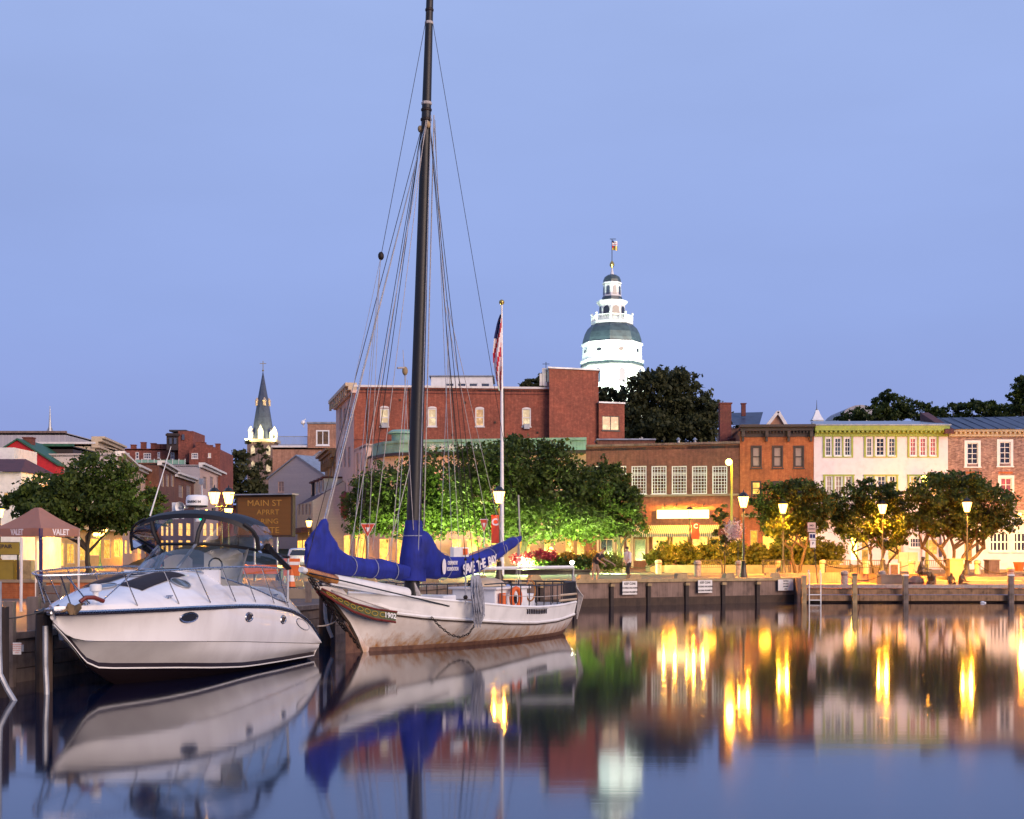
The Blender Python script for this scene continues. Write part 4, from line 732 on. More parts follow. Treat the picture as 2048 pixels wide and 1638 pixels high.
MB().prism([g(338, 259), g(372, 259), (X(372, 259), 266), (X(338, 259), 266)], Z(862, 258)+.01, Z(858.5, 258)).build('tower_roof', 'dark_roof', b.root)
for px_, y_ in ((266, 889), (286, 884), (306, 886), (316, 888), (327, 888)): chimney(b.root, px_, y_, 899, 263, .9, 'brick_far')
b2_ = Bld('brick_wing', 'dark red brick house with stepped gable right of the distant tower', g(378.5, 256), g(440, 256), 12, Z(902, 256), 'brick_far', wins=[W(xa, xb, ya, yb, nx=k, nz=2, pane=q, fr='off_white', fw=.14, mun=.08) for xa, xb, ya, yb, k, q in ((383, 396, 906, 917, 3, 'pane_blue'), (416, 422, 906, 915, 1, 'room_lit'), (386, 393, 930, 942, 1, 'pane_blue'), (416, 424, 930, 942, 1, 'pane_blue'))], roof=None)
gable(b2_.root, g(378.5, 256), g(436, 256), 12, Z(902, 256), Z(888, 256), 'brick_far', 'brick_far', 0); chimney(b2_.root, 400, 884, 893, 257, 1.6, 'brick_far'); chimney(b2_.root, 421, 890, 903, 257, .6, 'brick_far'); chimney(b2_.root, 435, 887, 905, 257, .8, 'brick_far')
b3_ = Bld('balcony_block', 'low brick block with a glazed green balcony in front of the distant tower', g(270, 240), g(374, 240), 10, Z(932, 240), 'brick_red'); b3_.rect(272, 372, 920, 929, .2, .4, 'copper_green', 'balcony_glass'); b3_.rect(270, 346, 929, 932, -.1, .6, 'off_white', 'balcony_deck'); b3_.rect(346, 374, 929, 932, -.1, .6, 'slate_blue', 'balcony_deck')
for i in range(9): b3_.rect(272+i*12.3, 273+i*12.3, 918, 929, .1, .45, 'off_white', 'baluster')
# left street row (facades turned to the right)
row = [('clap_white', 235, 152, 268, 178, 922, 'white gambrel sided shop first on the left side of the street', 'pink_wall'), ('pink_wall', 268, 178, 318, 205, 945, 'pink shopfront with tall pilasters in the left street row', 'pink_wall'), ('brick_brown', 318, 190, 350, 212, 935, 'brown brick house with white quoined corner in the left street row', 'brick_brown'), ('brick_brown', 350, 214, 402, 240, 957, 'brick shop with white eaves further up the left side of the street', 'brick_brown'), ('clapboard', 400, 232, 445, 262, 940, 'grey clapboard house at the top of the left street row', 'pink_wall')]
for i, (sm, xa, da, xb, db, yt, lab, fm) in enumerate(row):
    A_, B_ = g(xa, da), g(xb, db)
    b = Bld('street_house', lab, A_, B_, 9, Z(yt, (da+db)/2), fm, sidemat=sm, backdir=(-1, .1), wins=[W(xa+(xb-xa)*(.14+.3*k), xa+(xb-xa)*(.3+.3*k), y0, y1, nx=1, nz=2, pane=q, fr='cream', fw=.06, sill=False) for k in range(3) for y0, y1, q in ((yt+14, yt+38, 'blinds'), (1046, 1072, 'shop_bright'), (1080, 1108, 'shop_bright'))])
    for ya, yb, o_ in ((-4, 0, .8), (0, 5, .4)): m_ = MB(); lbox(m_, b.pt, -.2, b.L, Z(yt+yb, (da+db)/2), Z(yt+ya, (da+db)/2)-.003, -.2, o_); m_.build('cornice', 'off_white', b.root)
# long lit shop range behind the valet tent
A_, B_ = g(-60, 118), g(245, 150)
wins = [W(xa, xb, ya, yb, nx=k, nz=1, mid=False, pane=q, fr='cream', fw=.08, name='shop_window', sill=False) for xa, xb, ya, yb, k, q in ((-20, 2, 1085, 1130, 1, 'shop_warm'), (50, 74, 1085, 1132, 1, 'shop_warm'), (78, 98, 1084, 1134, 1, 'shop_bright'), (107, 129, 1084, 1133, 1, 'shop_bright'), (134, 150, 1086, 1128, 2, 'door_glow'), (160, 172, 1082, 1122, 1, 'door_glow'), (179, 200, 1076, 1112, 1, 'shop_bright'), (208, 222, 1078, 1118, 1, 'door_glow'), (228, 241, 1078, 1114, 1, 'shop_bright'))]
b = Bld('shop_range', 'long cream shop range with glowing windows behind the valet tent', A_, B_, 9, Z(1000, 134), 'ochre_wall', wins=wins); b.rect(-60, 244, 1052, 1058, 0, .6, 'cream', 'fascia'); b.rect(-60, 244, 996, 1001, -.3, .4, 'off_white', 'coping')
# EPAIR sign
p = P(-2, 1108, 60); t = thing('repair_sign', 'yellow lit shop board reading REPAIR cut by the left picture edge', 'sign', (p.x, p.y, Z(1110, 60)))
MB().box(X(-14, 60), X(38, 60), 60, 60.08, Z(1109, 60), Z(1085, 60)).build('board', 'utility_yellow', t); MB().box(X(-15, 60), X(39, 60), 60.02, 60.06, Z(1110, 60), Z(1084, 60)).build('frame', 'dark_brown', t)
text('REPAIR', .22, 'ink', t, frameM((X(8, 60), 59.985, Z(1093, 60)), (1, 0, 0)), bold=.004); 
for sx in (-12, 36): MB().bar(P(sx, 1108, 60.04), (X(sx, 60), 60.04, Q), .07).build('post', 'dark_brown', t)
# ---- houses on the skyline at right
r_ = thing('slate_house', 'far house with blue slate roof, pale gable and brick chimney above the orange building', 'building', (X(1515, 170), 170, Q))
x0, x1 = X(1463, 170), X(1538, 170); MB().poly([(x0, 168, Z(853, 170)), (x1-1.5, 168, Z(853, 170)), (x1, 174, Z(824, 174)), (x0, 174, Z(826, 174))]).build('roof', 'slate_blue', r_); MB().box(x0, X(1560, 170), 170, 182, Q, Z(856, 170)).build('wall', 'brick_tan', r_)
MB().poly([(X(1533, 168), 168, Z(853, 168)), (X(1573, 168), 168, Z(853, 168)), (X(1556, 168), 168, Z(824, 168))]).build('gable', 'brick_tan', r_)
for a, b_ in (((1531, 855), (1556, 823)), ((1556, 823), (1575, 855))): MB().bar(P(*a, 167.8), P(*b_, 167.8), .35).build('barge_board', 'off_white', r_)
chimney(r_, 1487.5, 806, 832, 171, .5, 'brick_dark')
cu = thing('cupola', 'small white roof cupola with thin finial between the orange and the white building', 'cupola', (X(1634, 140), 140, Z(850, 140)))
MB().box(X(1624, 140), X(1645, 140), 139.5, 140.5, Z(856, 140), Z(840, 140)).build('base', 'white_paint', cu); MB().lathe([(.85, 0), (.7, .15), (.4, .55), (.25, .9), (.04, 1.15)], (X(1634, 140), 140, Z(841, 140)), 4, math.pi/4).build('roof', 'white_paint', cu)
for k in range(3): MB().box(X(1626+6*k, 139.4), X(1630+6*k, 139.4), 139.4, 139.48, Z(850, 140), Z(843, 140)).build('louvre', 'galv', cu)
MB().tube([P(1633.5, 822, 140), P(1633.5, 800, 140)], [.05, .015], 5).ball(P(1633.5, 820, 140), .12, 6).build('finial', 'black_iron', cu)
ar = thing('arched_roof_hall', 'curved pale barrel roof showing among trees on the right skyline', 'building', (X(1725, 260), 260, Q))
m_ = MB(); pr = [(X(1722, 260)+3.6*math.cos(math.pi*i/10), Z(838, 260)+2.6*math.sin(math.pi*i/10)) for i in range(11)]; m_.grid([[(x, 260, z) for x, z in pr], [(x, 275, z) for x, z in pr]]); m_.poly([(x, 260, z) for x, z in pr]); m_.build('roof', 'corrugated', ar); MB().box(X(1722, 260)-3.6, X(1722, 260)+3.6, 260.1, 275, Q, Z(838, 260)).build('wall', 'off_white', ar)
# ---- church
D = 350; cx = X(526, D); s = D/F; zb = Z(882, D)
ch = thing('church', 'distant stone church tower with slender floodlit spire and cross', 'church', (cx, D, Q))
m_ = MB(); m_.box(cx-3.3, cx+3.3, D-3.3, D+3.3, Q, Z(886, D)); m_.build('tower', 'concrete', ch); MB().box(cx-3.7, cx+3.7, D-3.7, D+3.7, Z(886, D)+.003, Z(880, D)).build('cornice', 'cream', ch)
for x_ in (-1.9, 1.9):
    for ya, yb in ((894, 912), (925, 945)):
        m_ = MB(); zz = Z(ya, D); m_.poly([(cx+x_-.5, D-3.34, Z(yb, D)), (cx+x_+.5, D-3.34, Z(yb, D)), (cx+x_+.5, D-3.34, zz-.4), (cx+x_, D-3.34, zz+.3), (cx+x_-.5, D-3.34, zz-.4)]); m_.build('lancet', 'room_cream', ch)
rows = []
for r0, y_ in ((3.7, 880), (2.9, 868), (2.55, 860), (1.35, 800), (.06, 743)): rows.append([(cx+r0*math.cos(math.pi/4*(j+.5)), D+r0*math.sin(math.pi/4*(j+.5)), Z(y_, D)) for j in range(8)])
MB().grid(rows, True).build('spire', 'slate_blue', ch)
for a in range(4):   # corner broaches and pinnacles, pale stone
    an = math.pi/4+a*math.pi/2; q = Vector((cx+3.4*math.cos(an), D+3.4*math.sin(an), Z(878, D))); MB().lathe([(.45, -.3), (.45, 1.2), (.55, 1.3), (.05, 2.1)], q, 8).build('pinnacle', 'off_white', ch)
    an = a*math.pi/2; q = Vector((cx+2.9*math.cos(an), D+2.9*math.sin(an), Z(876, D))); MB().box(q.x-.6, q.x+.6, q.y-.6, q.y+.6, q.z-.5, q.z+1.6).poly([(q.x-.7, q.y-.65, q.z+1.6), (q.x+.7, q.y-.65, q.z+1.6), (q.x, q.y-.65, q.z+3)]).build('dormer', 'off_white', ch)
    q = Vector((cx+1.5*math.cos(an+.4), D+1.5*math.sin(an+.4), Z(812, D))); MB().lathe([(.4, 0), (.4, 1.1), (.5, 1.2), (.1, 2.0)], q, 6).build('lucarne', 'cream', ch)
MB().tube([(cx, D, Z(745, D)), (cx, D, Z(722, D))], .09, 5).bar((cx-.8, D, Z(727, D)), (cx+.8, D, Z(727, D)), .12).ball((cx, D, Z(741, D)), .25, 6).build('cross', 'gold', ch)
for sx in (-1, 1): lamp('church_floodlight', (cx+sx*4.6, D-5.5, Z(882, D)), 6500, (1, .8, .3), .3, 95, (cx, D-.5, Z(850, D)))
# ---- state house dome
D = 330; cx = X(1224, D)
dm = thing('state_house', 'floodlit white octagonal tower with grey green dome and two tier lantern on the hill', 'dome', (cx, D, Q))
def octa(prof, name, mat, n=8, ph=math.pi/8, smooth=False):
    rows = [[(cx+r*math.cos(2*math.pi*j/n+ph), D+r*math.sin(2*math.pi*j/n+ph), z) for j in range(n)] for r, z in prof]; return MB().grid(rows, True).build(name, mat, dm, smooth)
R = lambda w_: w_*D/F/1.9
ph = math.pi/8+.25
def oc(name, mat, *pr, smooth=False): return octa([(R(w_), Z(y_, D)) for w_, y_ in pr], name, mat, ph=ph, smooth=smooth)
oc('base', 'white_paint', (128, 1100), (128, 748), (120, 736), (112, 731)); oc('skirt_roof', 'dome_blue', (122, 733), (112, 722)); oc('drum', 'white_paint', (114, 728), (112, 692), (110, 688)); 
oc('drum_cornice', 'white_paint', (114, 728), (121, 727), (121, 722), (115, 720)); oc('drum_cornice', 'white_paint', (112, 694), (117, 692), (117, 688), (112, 687))
oc('dome', 'dome_blue', (114, 690), (111, 680), (104, 668), (94, 658), (80, 651), (68, 648))
oc('balcony', 'white_paint', (70, 653), (80, 650), (80, 645), (64, 644.6)); 
for j in range(8):
    a0, a1 = 2*math.pi*j/8+ph, 2*math.pi*(j+1)/8+ph; r0 = R(77); p0 = Vector((cx+r0*math.cos(a0), D+r0*math.sin(a0), 0)); p1 = Vector((cx+r0*math.cos(a1), D+r0*math.sin(a1), 0))
    m_ = MB(); zt, zz = Z(633, D), Z(645, D); m_.bar(p0+Vector((0, 0, zt)), p1+Vector((0, 0, zt)), .16); m_.bar(p0+Vector((0, 0, zz+.1)), p1+Vector((0, 0, zz+.1)), .14)
    for k in range(12): q = p0.lerp(p1, k/12); m_.bar(q+Vector((0, 0, zz)), q+Vector((0, 0, zt)), .08)
    m_.build('balustrade', 'white_paint', dm); MB().bar(p0+Vector((0, 0, zz)), p0+Vector((0, 0, zt+.1)), .35).ball(p0+Vector((0, 0, zt+.45)), .3, 8).build('finial_post', 'white_paint', dm)
oc('lantern', 'white_paint', (50, 645), (49, 612)); oc('lantern_cornice', 'white_paint', (49, 612), (59, 606), (59, 603), (40, 602)); oc('lantern_roof', 'dome_blue', (40, 602), (37, 594)); oc('upper_lantern', 'white_paint', (35, 595), (34, 569)); oc('upper_cornice', 'white_paint', (37, 569), (37, 566), (34, 565))
oc('upper_dome', 'dome_blue', (34, 566), (33, 560), (28, 554), (18, 550.5), (6, 549)); octa([(R(8), Z(549, D)), (R(5), Z(543, D)), (R(3), Z(536, D))], 'pedestal', 'white_paint'); octa([(R(3), Z(536, D)), (R(10), Z(530, D)), (R(8), Z(526, D)), (R(1), Z(521, D))], 'acorn', 'gold', smooth=True)
MB().tube([(cx, D, Z(523, D)), (cx, D, Z(478, D))], .09, 5).bar((cx-.5, D, Z(478, D)), (cx+.9, D, Z(478, D)), .12).build('rod', 'black_iron', dm)
for j in range(8):
    am = 2*math.pi*(j+.5)/8+ph; c8 = math.cos(math.pi/8); n_ = Vector((math.cos(am), math.sin(am), 0)); tv = Vector((-n_.y, n_.x, 0))
    if n_.y > .3: continue
    def plate(w_, yc, hw, hh, mat, name, round_=True, out_=.12):
        c_ = Vector((cx, D, Z(yc, D)))+n_*(R(w_)*c8+out_); m_ = MB(); k = 14 if round_ else 4
        if round_ == 'arch': pts = [c_-tv*hw-Vector((0, 0, hh)), c_+tv*hw-Vector((0, 0, hh))]+[c_+tv*hw*math.cos(math.pi*i/8)+Vector((0, 0, hh*.5+hw*math.sin(math.pi*i/8))) for i in range(9)]
        else: pts = [c_+tv*hw*math.cos(2*math.pi*i/14)+Vector((0, 0, hh*math.sin(2*math.pi*i/14))) for i in range(14)]
        m_.poly(pts); m_.build(name, mat, dm)
    plate(113, 705, 1.05, .75, 'white_paint', 'oval_surround', out_=.18); plate(113, 705, .7, .42, 'pane_dark', 'oval_window', out_=.22)
    plate(50, 626, .8, 1.1, 'pane_dark', 'lantern_window', 'arch', .06); plate(35, 582, .45, 1.0, 'pane_blue', 'lantern_window', 'arch', .06); plate(128, 757, .75, 1.6, 'pane_blue', 'arched_window', 'arch', .1); plate(128, 800, .75, 1.8, 'pane_blue', 'arched_window', 'arch', .1)
for x_, y_, k in ((1231, 485, 0), (1229, 495, 1)):
    fl = MB(); rows = []
    for i in range(7): rows.append([(X(1224.5, D)+i*.2, D+.15*math.sin(i*1.1), Z(y_, D)+dz-.04*i) for dz in (.5, .15, -.2, -.55)])
    fl.grid(rows); o = fl.build('flag', ('flag_white', 'gold')[k]); tag(o, ('small striped flag, upper of the two flying above the dome', 'small red and gold flag, lower of the two flying above the dome')[k], 'flag')
    o2 = MB().grid([[(X(1224.5, D)+i*.2, D+.15*math.sin(i*1.1)-.03, Z(y_, D)+dz-.04*i) for dz in (.5, .0)] for i in range(3)]).build('canton', ('flag_blue', 'flag_red')[k], o)
    if k == 0:
        for q in (.1, -.3): MB().grid([[(X(1224.5, D)+i*.2, D+.15*math.sin(i*1.1)-.03, Z(y_, D)+dz-.04*i) for dz in (q, q-.12)] for i in range(7)]).build('stripe', 'flag_red', o)
for a, pw in ((-1.15, 60000), (-.35, 26000), (-2.0, 60000), (-2.85, 26000)):
    lamp('dome_floodlight', (cx+24*math.cos(a), D+24*math.sin(a), Z(840, D)), pw, (.82, 1, .78), .5, 85, (cx, D, Z(700, D)), .8)
lamp('dome_floodlight', (cx-5, D-9.5, Z(728, D)), 2600, (.82, 1, .8), .3, 100, (cx, D, Z(640, D)), .8); lamp('dome_floodlight', (cx+6, D-9, Z(728, D)), 2600, (.82, 1, .8), .3, 100, (cx, D, Z(640, D)), .8)
# ================================================================ hill, trees and shrubs
m_ = MB(); rows = []
for j in range(14):
    y = 158+j*30; r_ = []
    for i in range(30):
        x = -120+i*14; h = 16*math.exp(-((x-25)/75)**2)*min(1, max(0, (y-165)/110))+10*math.exp(-((x-130)/60)**2)*min(1, max(0, (y-165)/110)); r_.append((x, y, Q-.6+h*1.0))
    rows.append(r_)
o = m_.grid(rows).build('hill', 'leaf_hill', None, True); o['kind'] = 'structure'
def leaves(blobs, n, size, clump=26, seed=1, shell=.75, csize=.16):
    """many small leaf faces gathered in clumps through the crown; returns verts, faces"""
    r = np.random.default_rng(seed); b = np.array(blobs, float); vol = b[:, 3]*b[:, 4]*b[:, 5]; pr = vol/vol.sum()
    nc = max(4, n//clump); idx = r.choice(len(b), nc, p=pr); d = r.normal(size=(nc, 3)); d /= np.linalg.norm(d, axis=1)[:, None]
    rad = shell+(1-shell)*r.random(nc) if False else r.random(nc)**(1/3*(1-shell)+.08); d *= rad[:, None]*(1+.12*np.sin(9*d[:, :1]+seed)*np.cos(7*d[:, 2:3]))
    cc = b[idx, :3]+d*b[idx, 3:6]; ms = b[:, 3:6].mean()
    w_ = r.random(nc)**.7; ci = r.choice(nc, n, p=w_/w_.sum()); p = cc[ci]+r.normal(size=(n, 3))*ms*csize*np.array([1, 1, .62])
    a = r.normal(size=(n, 3)); a /= np.linalg.norm(a, axis=1)[:, None]; t = np.cross(a, r.normal(size=(n, 3))); t /= np.linalg.norm(t, axis=1)[:, None]
    s_ = size*(.4+1.3*r.random(n)**1.5)[:, None]; v = np.stack([p-a*s_*.5, p+t*s_*.28, p+a*s_*.5, p-t*s_*.28], 1).reshape(-1, 3)
    return v
def leafobj(name, v, mat, parent=None):
    me = bpy.data.meshes.new(name); n = len(v)//4; off = ORG.get(parent.name, Vector()) if parent else Vector()
    me.vertices.add(len(v)); me.vertices.foreach_set('co', (v-np.array(off)).ravel()); me.loops.add(n*4); me.loops.foreach_set('vertex_index', np.arange(n*4)); me.polygons.add(n)
    me.polygons.foreach_set('loop_start', np.arange(0, n*4, 4)); me.polygons.foreach_set('loop_total', np.full(n, 4)); me.update(calc_edges=True); me.validate()
    me.materials.append(MATS[mat]); o = bpy.data.objects.new(name, me); C.objects.link(o)
    if parent: o.parent = parent; ORG[o.name] = off
    return o
def limb(m_, a, b_, r0, r1, k=4, jit=.08):
    a, b_ = Vector(a), Vector(b_); L_ = (b_-a).length; pts = []; rr = []
    for i in range(k+1):
        f = i/k; pts.append(a.lerp(b_, f)+Vector((random.uniform(-1, 1), random.uniform(-1, 1), 0))*L_*jit*math.sin(math.pi*f)); rr.append(r0+(r1-r0)*f)
    m_.tube(pts, rr, 7)
def tree(name, label, px, d, z0, ztr, blobs, n, size, mat, r=.22, stems=1, cat='tree', group=None, csize=.16, ds=1.0, seed=None, depthk=.9):
    """blobs in image columns/rows: (px, py, rx, ry) at distance d"""
    s = d/F; x0 = X(px, d); t = thing(name, label, cat, (x0, d, z0), group); bl = []
    rn = random.Random(sum(ord(c)*(i+1) for i, c in enumerate(label)) % 1000 if seed is None else seed)
    for bx_, by_, rx, ry in blobs: bl.append((X(bx_, d), d+rn.uniform(-.3, .3)*rx*s*ds, Z(by_, d), rx*s, rx*s*depthk, ry*s))
    sat = []
    for b_ in bl:
        for q in range(5):
            u, v = rn.uniform(0, 6.28), rn.uniform(-.7, 1.2); f = rn.uniform(.22, .42); sat.append((b_[0]+b_[3]*1.02*math.cos(u)*math.cos(v), b_[1]+b_[4]*math.sin(u)*math.cos(v), b_[2]+b_[5]*1.05*math.sin(v), b_[3]*f, b_[4]*f, b_[5]*f*.9))
    bl0 = bl; bl = bl
    m_ = MB()
    for k in range(stems):
        sx = (k-(stems-1)/2)*.32; top = Vector((x0+sx*3.2, d+rn.uniform(-.4, .4), ztr)); limb(m_, (x0+sx*.6, d, z0-.3), top, r/(1+.25*(stems-1)), r*.55, 5, .05)
        for b_ in rn.sample(bl, min(len(bl), 3 if stems > 1 else 6)):
            limb(m_, top-Vector((0, 0, rn.uniform(0, .2)*(ztr-z0))), (b_[0]+rn.uniform(-.4, .4)*b_[3], b_[1], b_[2]+rn.uniform(-.3, .4)*b_[5]), r*.5, r*.12, 4, .1)
    m_.build('trunk', 'trunk', t, True)
    leafobj('crown', np.concatenate([leaves(bl, int(n*.8), size, seed=rn.randint(0, 9999), csize=csize), leaves(sat, int(n*.38), size*.9, seed=rn.randint(0, 9999), csize=.3)]), mat, t); return t
# big round trees in the middle, lit from below
tree('plane_tree', 'large dark tree with green lit undersides behind the mast, left one of the centre group', 850, 103, Q, 3.6, [(800, 985, 85, 60), (745, 1015, 55, 50), (880, 960, 75, 62), (840, 1030, 110, 42), (730, 1050, 40, 25), (900, 1020, 70, 45)], 24000, 0.272, 'leaf_mid', .3)
tree('plane_tree', 'widest dark tree with green lit undersides behind the flagpole, middle of the centre group', 1050, 98, Q, 3.8, [(985, 940, 85, 55), (1060, 935, 85, 50), (1110, 975, 80, 60), (1000, 1000, 100, 60), (1090, 1040, 110, 42), (970, 1050, 60, 35), (1150, 1010, 60, 50)], 35200, 0.272, 'leaf_mid', .32)
tree('plane_tree', 'dark tree whose crown reaches the restaurant windows, right one of the centre group', 1240, 100, Q, 3.4, [(1190, 985, 60, 50), (1230, 1020, 55, 48), (1180, 1050, 60, 32), (1262, 1050, 30, 28), (1215, 950, 28, 30)], 17600, 0.256, 'leaf_mid', .22)
tree('street_tree', 'bushy tree spreading over the left shops behind the valet tent', 175, 88, QL, 3.2, [(120, 985, 70, 38), (185, 950, 62, 45), (60, 1005, 50, 28), (240, 975, 45, 42), (160, 1010, 110, 38), (90, 1035, 60, 22), (255, 1030, 55, 25), (215, 1045, 60, 18)], 25600, 0.272, 'leaf_mid', .22)
tree('street_tree', 'small slim tree beside the antenna in the left street', 300, 112, Q, 3.4, [(300, 1010, 30, 28), (318, 1035, 28, 22), (290, 1040, 28, 20), (297, 985, 12, 18)], 4800, 0.24, 'leaf_mid', .12)
tree('distant_tree', 'dark rounded tree standing left of the church tower', 470, 300, Q, 10, [(470, 935, 30, 28), (455, 960, 28, 30), (490, 965, 32, 35), (505, 990, 40, 22), (450, 985, 24, 20)], 5000, .85, 'leaf_hill', .5)
tree('distant_tree', 'thin leafy tree in front of the church tower belfry', 512, 320, Q, 18, [(520, 905, 16, 22), (500, 930, 16, 30), (530, 935, 18, 28), (498, 895, 8, 18)], 800, .7, 'leaf_hill', .3)
# hill trees
tree('hill_tree', 'big dark tree on the hill right of the state house tower', 1320, 285, 8, 20, [(1315, 785, 68, 42), (1270, 790, 28, 30), (1370, 810, 55, 45), (1330, 760, 48, 22), (1400, 840, 48, 45), (1300, 850, 70, 45), (1350, 860, 80, 30), (1265, 840, 30, 45)], 26000, .8, 'leaf_hill', .6, csize=.13)
tree('hill_tree', 'small dark tree at the foot of the state house tower', 1215, 290, 8, 20, [(1212, 790, 20, 20), (1228, 805, 20, 22), (1205, 810, 18, 25)], 2500, .8, 'leaf_hill', .4)
tree('hill_tree', 'dark treetop peeking over the brick block beside the antennas', 1065, 280, 8, 20, [(1068, 772, 20, 16), (1050, 775, 16, 8), (1085, 768, 14, 22)], 1600, .8, 'leaf_hill', .4)
tree('hill_tree', 'green treetop behind the square brick roof chimney', 1462, 240, 6, 14, [(1470, 855, 20, 24), (1490, 850, 16, 14)], 1500, .6, 'leaf_hill', .3)
tree('hill_tree', 'dark spiky treetop above the white townhouse roof', 1780, 250, 6, 14, [(1780, 815, 38, 25), (1740, 830, 45, 14), (1700, 834, 26, 10), (1830, 825, 40, 18), (1765, 800, 14, 14)], 7000, .6, 'leaf_dark', .4, csize=.12)
tree('hill_tree', 'row of rounded dark trees above the blue slate roof', 1950, 255, 6, 14, [(1900, 828, 32, 18), (1950, 822, 42, 20), (2000, 825, 38, 18), (2040, 830, 30, 20), (1870, 835, 22, 12)], 6500, .6, 'leaf_dark', .4, csize=.12)
tree('hill_tree', 'tall dark tree cut by the right picture edge', 2056, 240, 6, 16, [(2048, 780, 26, 32), (2062, 800, 30, 36), (2040, 810, 18, 18)], 4000, .6, 'leaf_dark', .4, csize=.13)
# small ornamental trees on the plaza
tree('plaza_tree', 'small tree in front of the orange brick building with dark round crown', 1594, 96, Q, 3.2, [(1545, 1000, 38, 30), (1595, 985, 48, 26), (1632, 1010, 38, 32), (1560, 1050, 38, 32), (1615, 1045, 40, 30), (1530, 1030, 24, 22)], 14400, 0.224, 'leaf_mid', .16, 2)
tree('plaza_tree', 'multi stemmed yellow lit tree in front of the white townhouse, left of the statue', 1752, 97, Q, 3.0, [(1700, 1005, 40, 34), (1755, 1000, 48, 32), (1800, 1030, 38, 32), (1720, 1050, 50, 34), (1775, 1072, 42, 22), (1690, 1040, 28, 22)], 16000, 0.216, 'leaf_mid', .14, 4)
tree('plaza_tree', 'widest multi stemmed tree in a stone planter right of the seated statue', 1908, 94, Q+.5, 3.2, [(1860, 990, 48, 34), (1920, 985, 60, 36), (1975, 1010, 50, 36), (2010, 1040, 30, 22), (1890, 1040, 60, 32), (1950, 1050, 55, 28), (1835, 1045, 34, 22)], 22400, 0.224, 'leaf_mid', .2, 5)
tree('sapling', 'slender young tree with sparse foliage between the banner lamp and the near lamp', 1448, 92, Q, 4.0, [(1440, 1030, 13, 30), (1448, 1065, 18, 30), (1435, 1080, 14, 20), (1457, 1090, 14, 20)], 900, .24, 'leaf_hedge', .05)
# shrubs / hedge in front of the restaurant
for i, (px_, w_, h_) in enumerate(((1325, 34, 26), (1372, 32, 24), (1418, 32, 27), (1465, 32, 30), (1512, 32, 26), (1560, 32, 30), (1608, 32, 26), (1655, 34, 32))):
    lab = ('rounded yellow lit shrub at the left end of the hedge under the awning', 'yellow lit shrub behind the banner lamp post', 'yellow lit shrub right of the red banner', 'yellow lit shrub behind the slender sapling', 'yellow lit shrub just right of the near lamp post', 'yellow lit shrub left of the dark round tree trunk', 'yellow lit shrub between the tree trunk and the bus sign', 'tallest yellow lit shrub at the right end of the hedge by the glowing doorway')[i]
    d = 106+i*.3; s = d/F; c_ = P(px_, 1128-h_*.75, d); t = thing('shrub', lab, 'shrub', (c_.x, d, Q), 'shrubs of the plaza hedge'); ORG[t.name] = Vector((c_.x, d, Q))
    bl = [(c_.x+random.uniform(-.5, .5)*w_*s, d+random.uniform(-.3, .3), Z(1126-h_*k, d), w_*s*.55, w_*s*.5, h_*s*.5) for k in (.3, .5, .8, 1.1)]+[(c_.x, d, Z(1118, d), w_*s*.6, .9, h_*s*.6)]
    m_ = MB(); [limb(m_, (c_.x+random.uniform(-.3, .3), d, Q), (b_[0], b_[1], b_[2]), .05, .02, 3) for b_ in bl]; m_.build('stem', 'trunk', t)
    leafobj('foliage', leaves(bl, 2600, .26, seed=50+i, csize=.25), 'leaf_hedge', t)
for k in range(3): struct('hedge_bed', MB().box(X(1300+k*130, 104.5), X(1425+k*130, 104.5), 104, 108, Q, Q+.45), 'concrete_lt')
# flower planter in the middle
pl = thing('planter_wall', 'long dark curved planter wall under the flowers and the white uplight', 'planter', (X(1100, 93), 93, Q)); MB().box(X(1000, 92), X(1180, 92), 92, 92.5, Q-.1, Z(1141, 92)).build('wall', 'wood_dark', pl); MB().box(X(998, 92), X(1182, 92), 91.9, 92.6, Z(1141, 92)+.003, Z(1139, 92)).build('coping', 'dark_brown', pl)
for i, (px_, py_, rx, ry, mt, n_, sz, lab) in enumerate(((1050, 1118, 22, 10, 'petal_red', 1200, .16, 'deep red flower clump at the left end of the planter'), (1088, 1112, 24, 11, 'petal_red', 1500, .16, 'deep red flower clump under the lit tree trunk'), (1078, 1128, 28, 12, 'leaf_bright', 1500, .2, 'bright green low bush beneath the red flowers'), (1112, 1128, 22, 12, 'leaf_mid', 1200, .2, 'dark green low bush left of the white uplight'),
     (1160, 1128, 30, 14, 'leaf_mid', 1500, .2, 'dull green grass clump right of the white uplight'), (1190, 1117, 24, 10, 'petal_orange', 1100, .16, 'orange flowering grass beside the bending man'), (1222, 1124, 30, 13, 'leaf_hedge', 1600, .2, 'yellow lit ornamental grass between the two men'), (1140, 1114, 16, 9, 'petal_orange', 800, .16, 'orange flower clump above the white uplight'))):
    d = 94; s = d/F; t = leafobj('flower_clump' if 'petal' in mt else 'low_bush', leaves([(X(px_, d), d, Z(py_, d), rx*s, rx*s*.6, ry*s)], n_, sz, seed=90+i, csize=.35), mt); tag(t, lab, 'flowers' if 'petal' in mt else 'bush')
# hanging flower ball
t = leafobj('flower_basket', leaves([(X(1468, 90), 90, Z(1060, 90), .45, .45, .5)], 900, .13, seed=77, csize=.4), 'petal_pink'); tag(t, 'round hanging basket of pale pink flowers left of the near lamp post', 'flower basket')
b_ = thing('basket_post', 'thin post with bracket holding the pink flower basket', 'post', (X(1476, 90.6), 90.6, Q)); MB().tube([(X(1476, 90.6), 90.6, Q), (X(1476, 90.6), 90.6, Z(1035, 90)), (X(1469, 90.3), 90.3, Z(1035, 90)), (X(1469, 90.3), 90.2, Z(1046, 90))], .03, 6).build('pole', 'black_iron', b_)
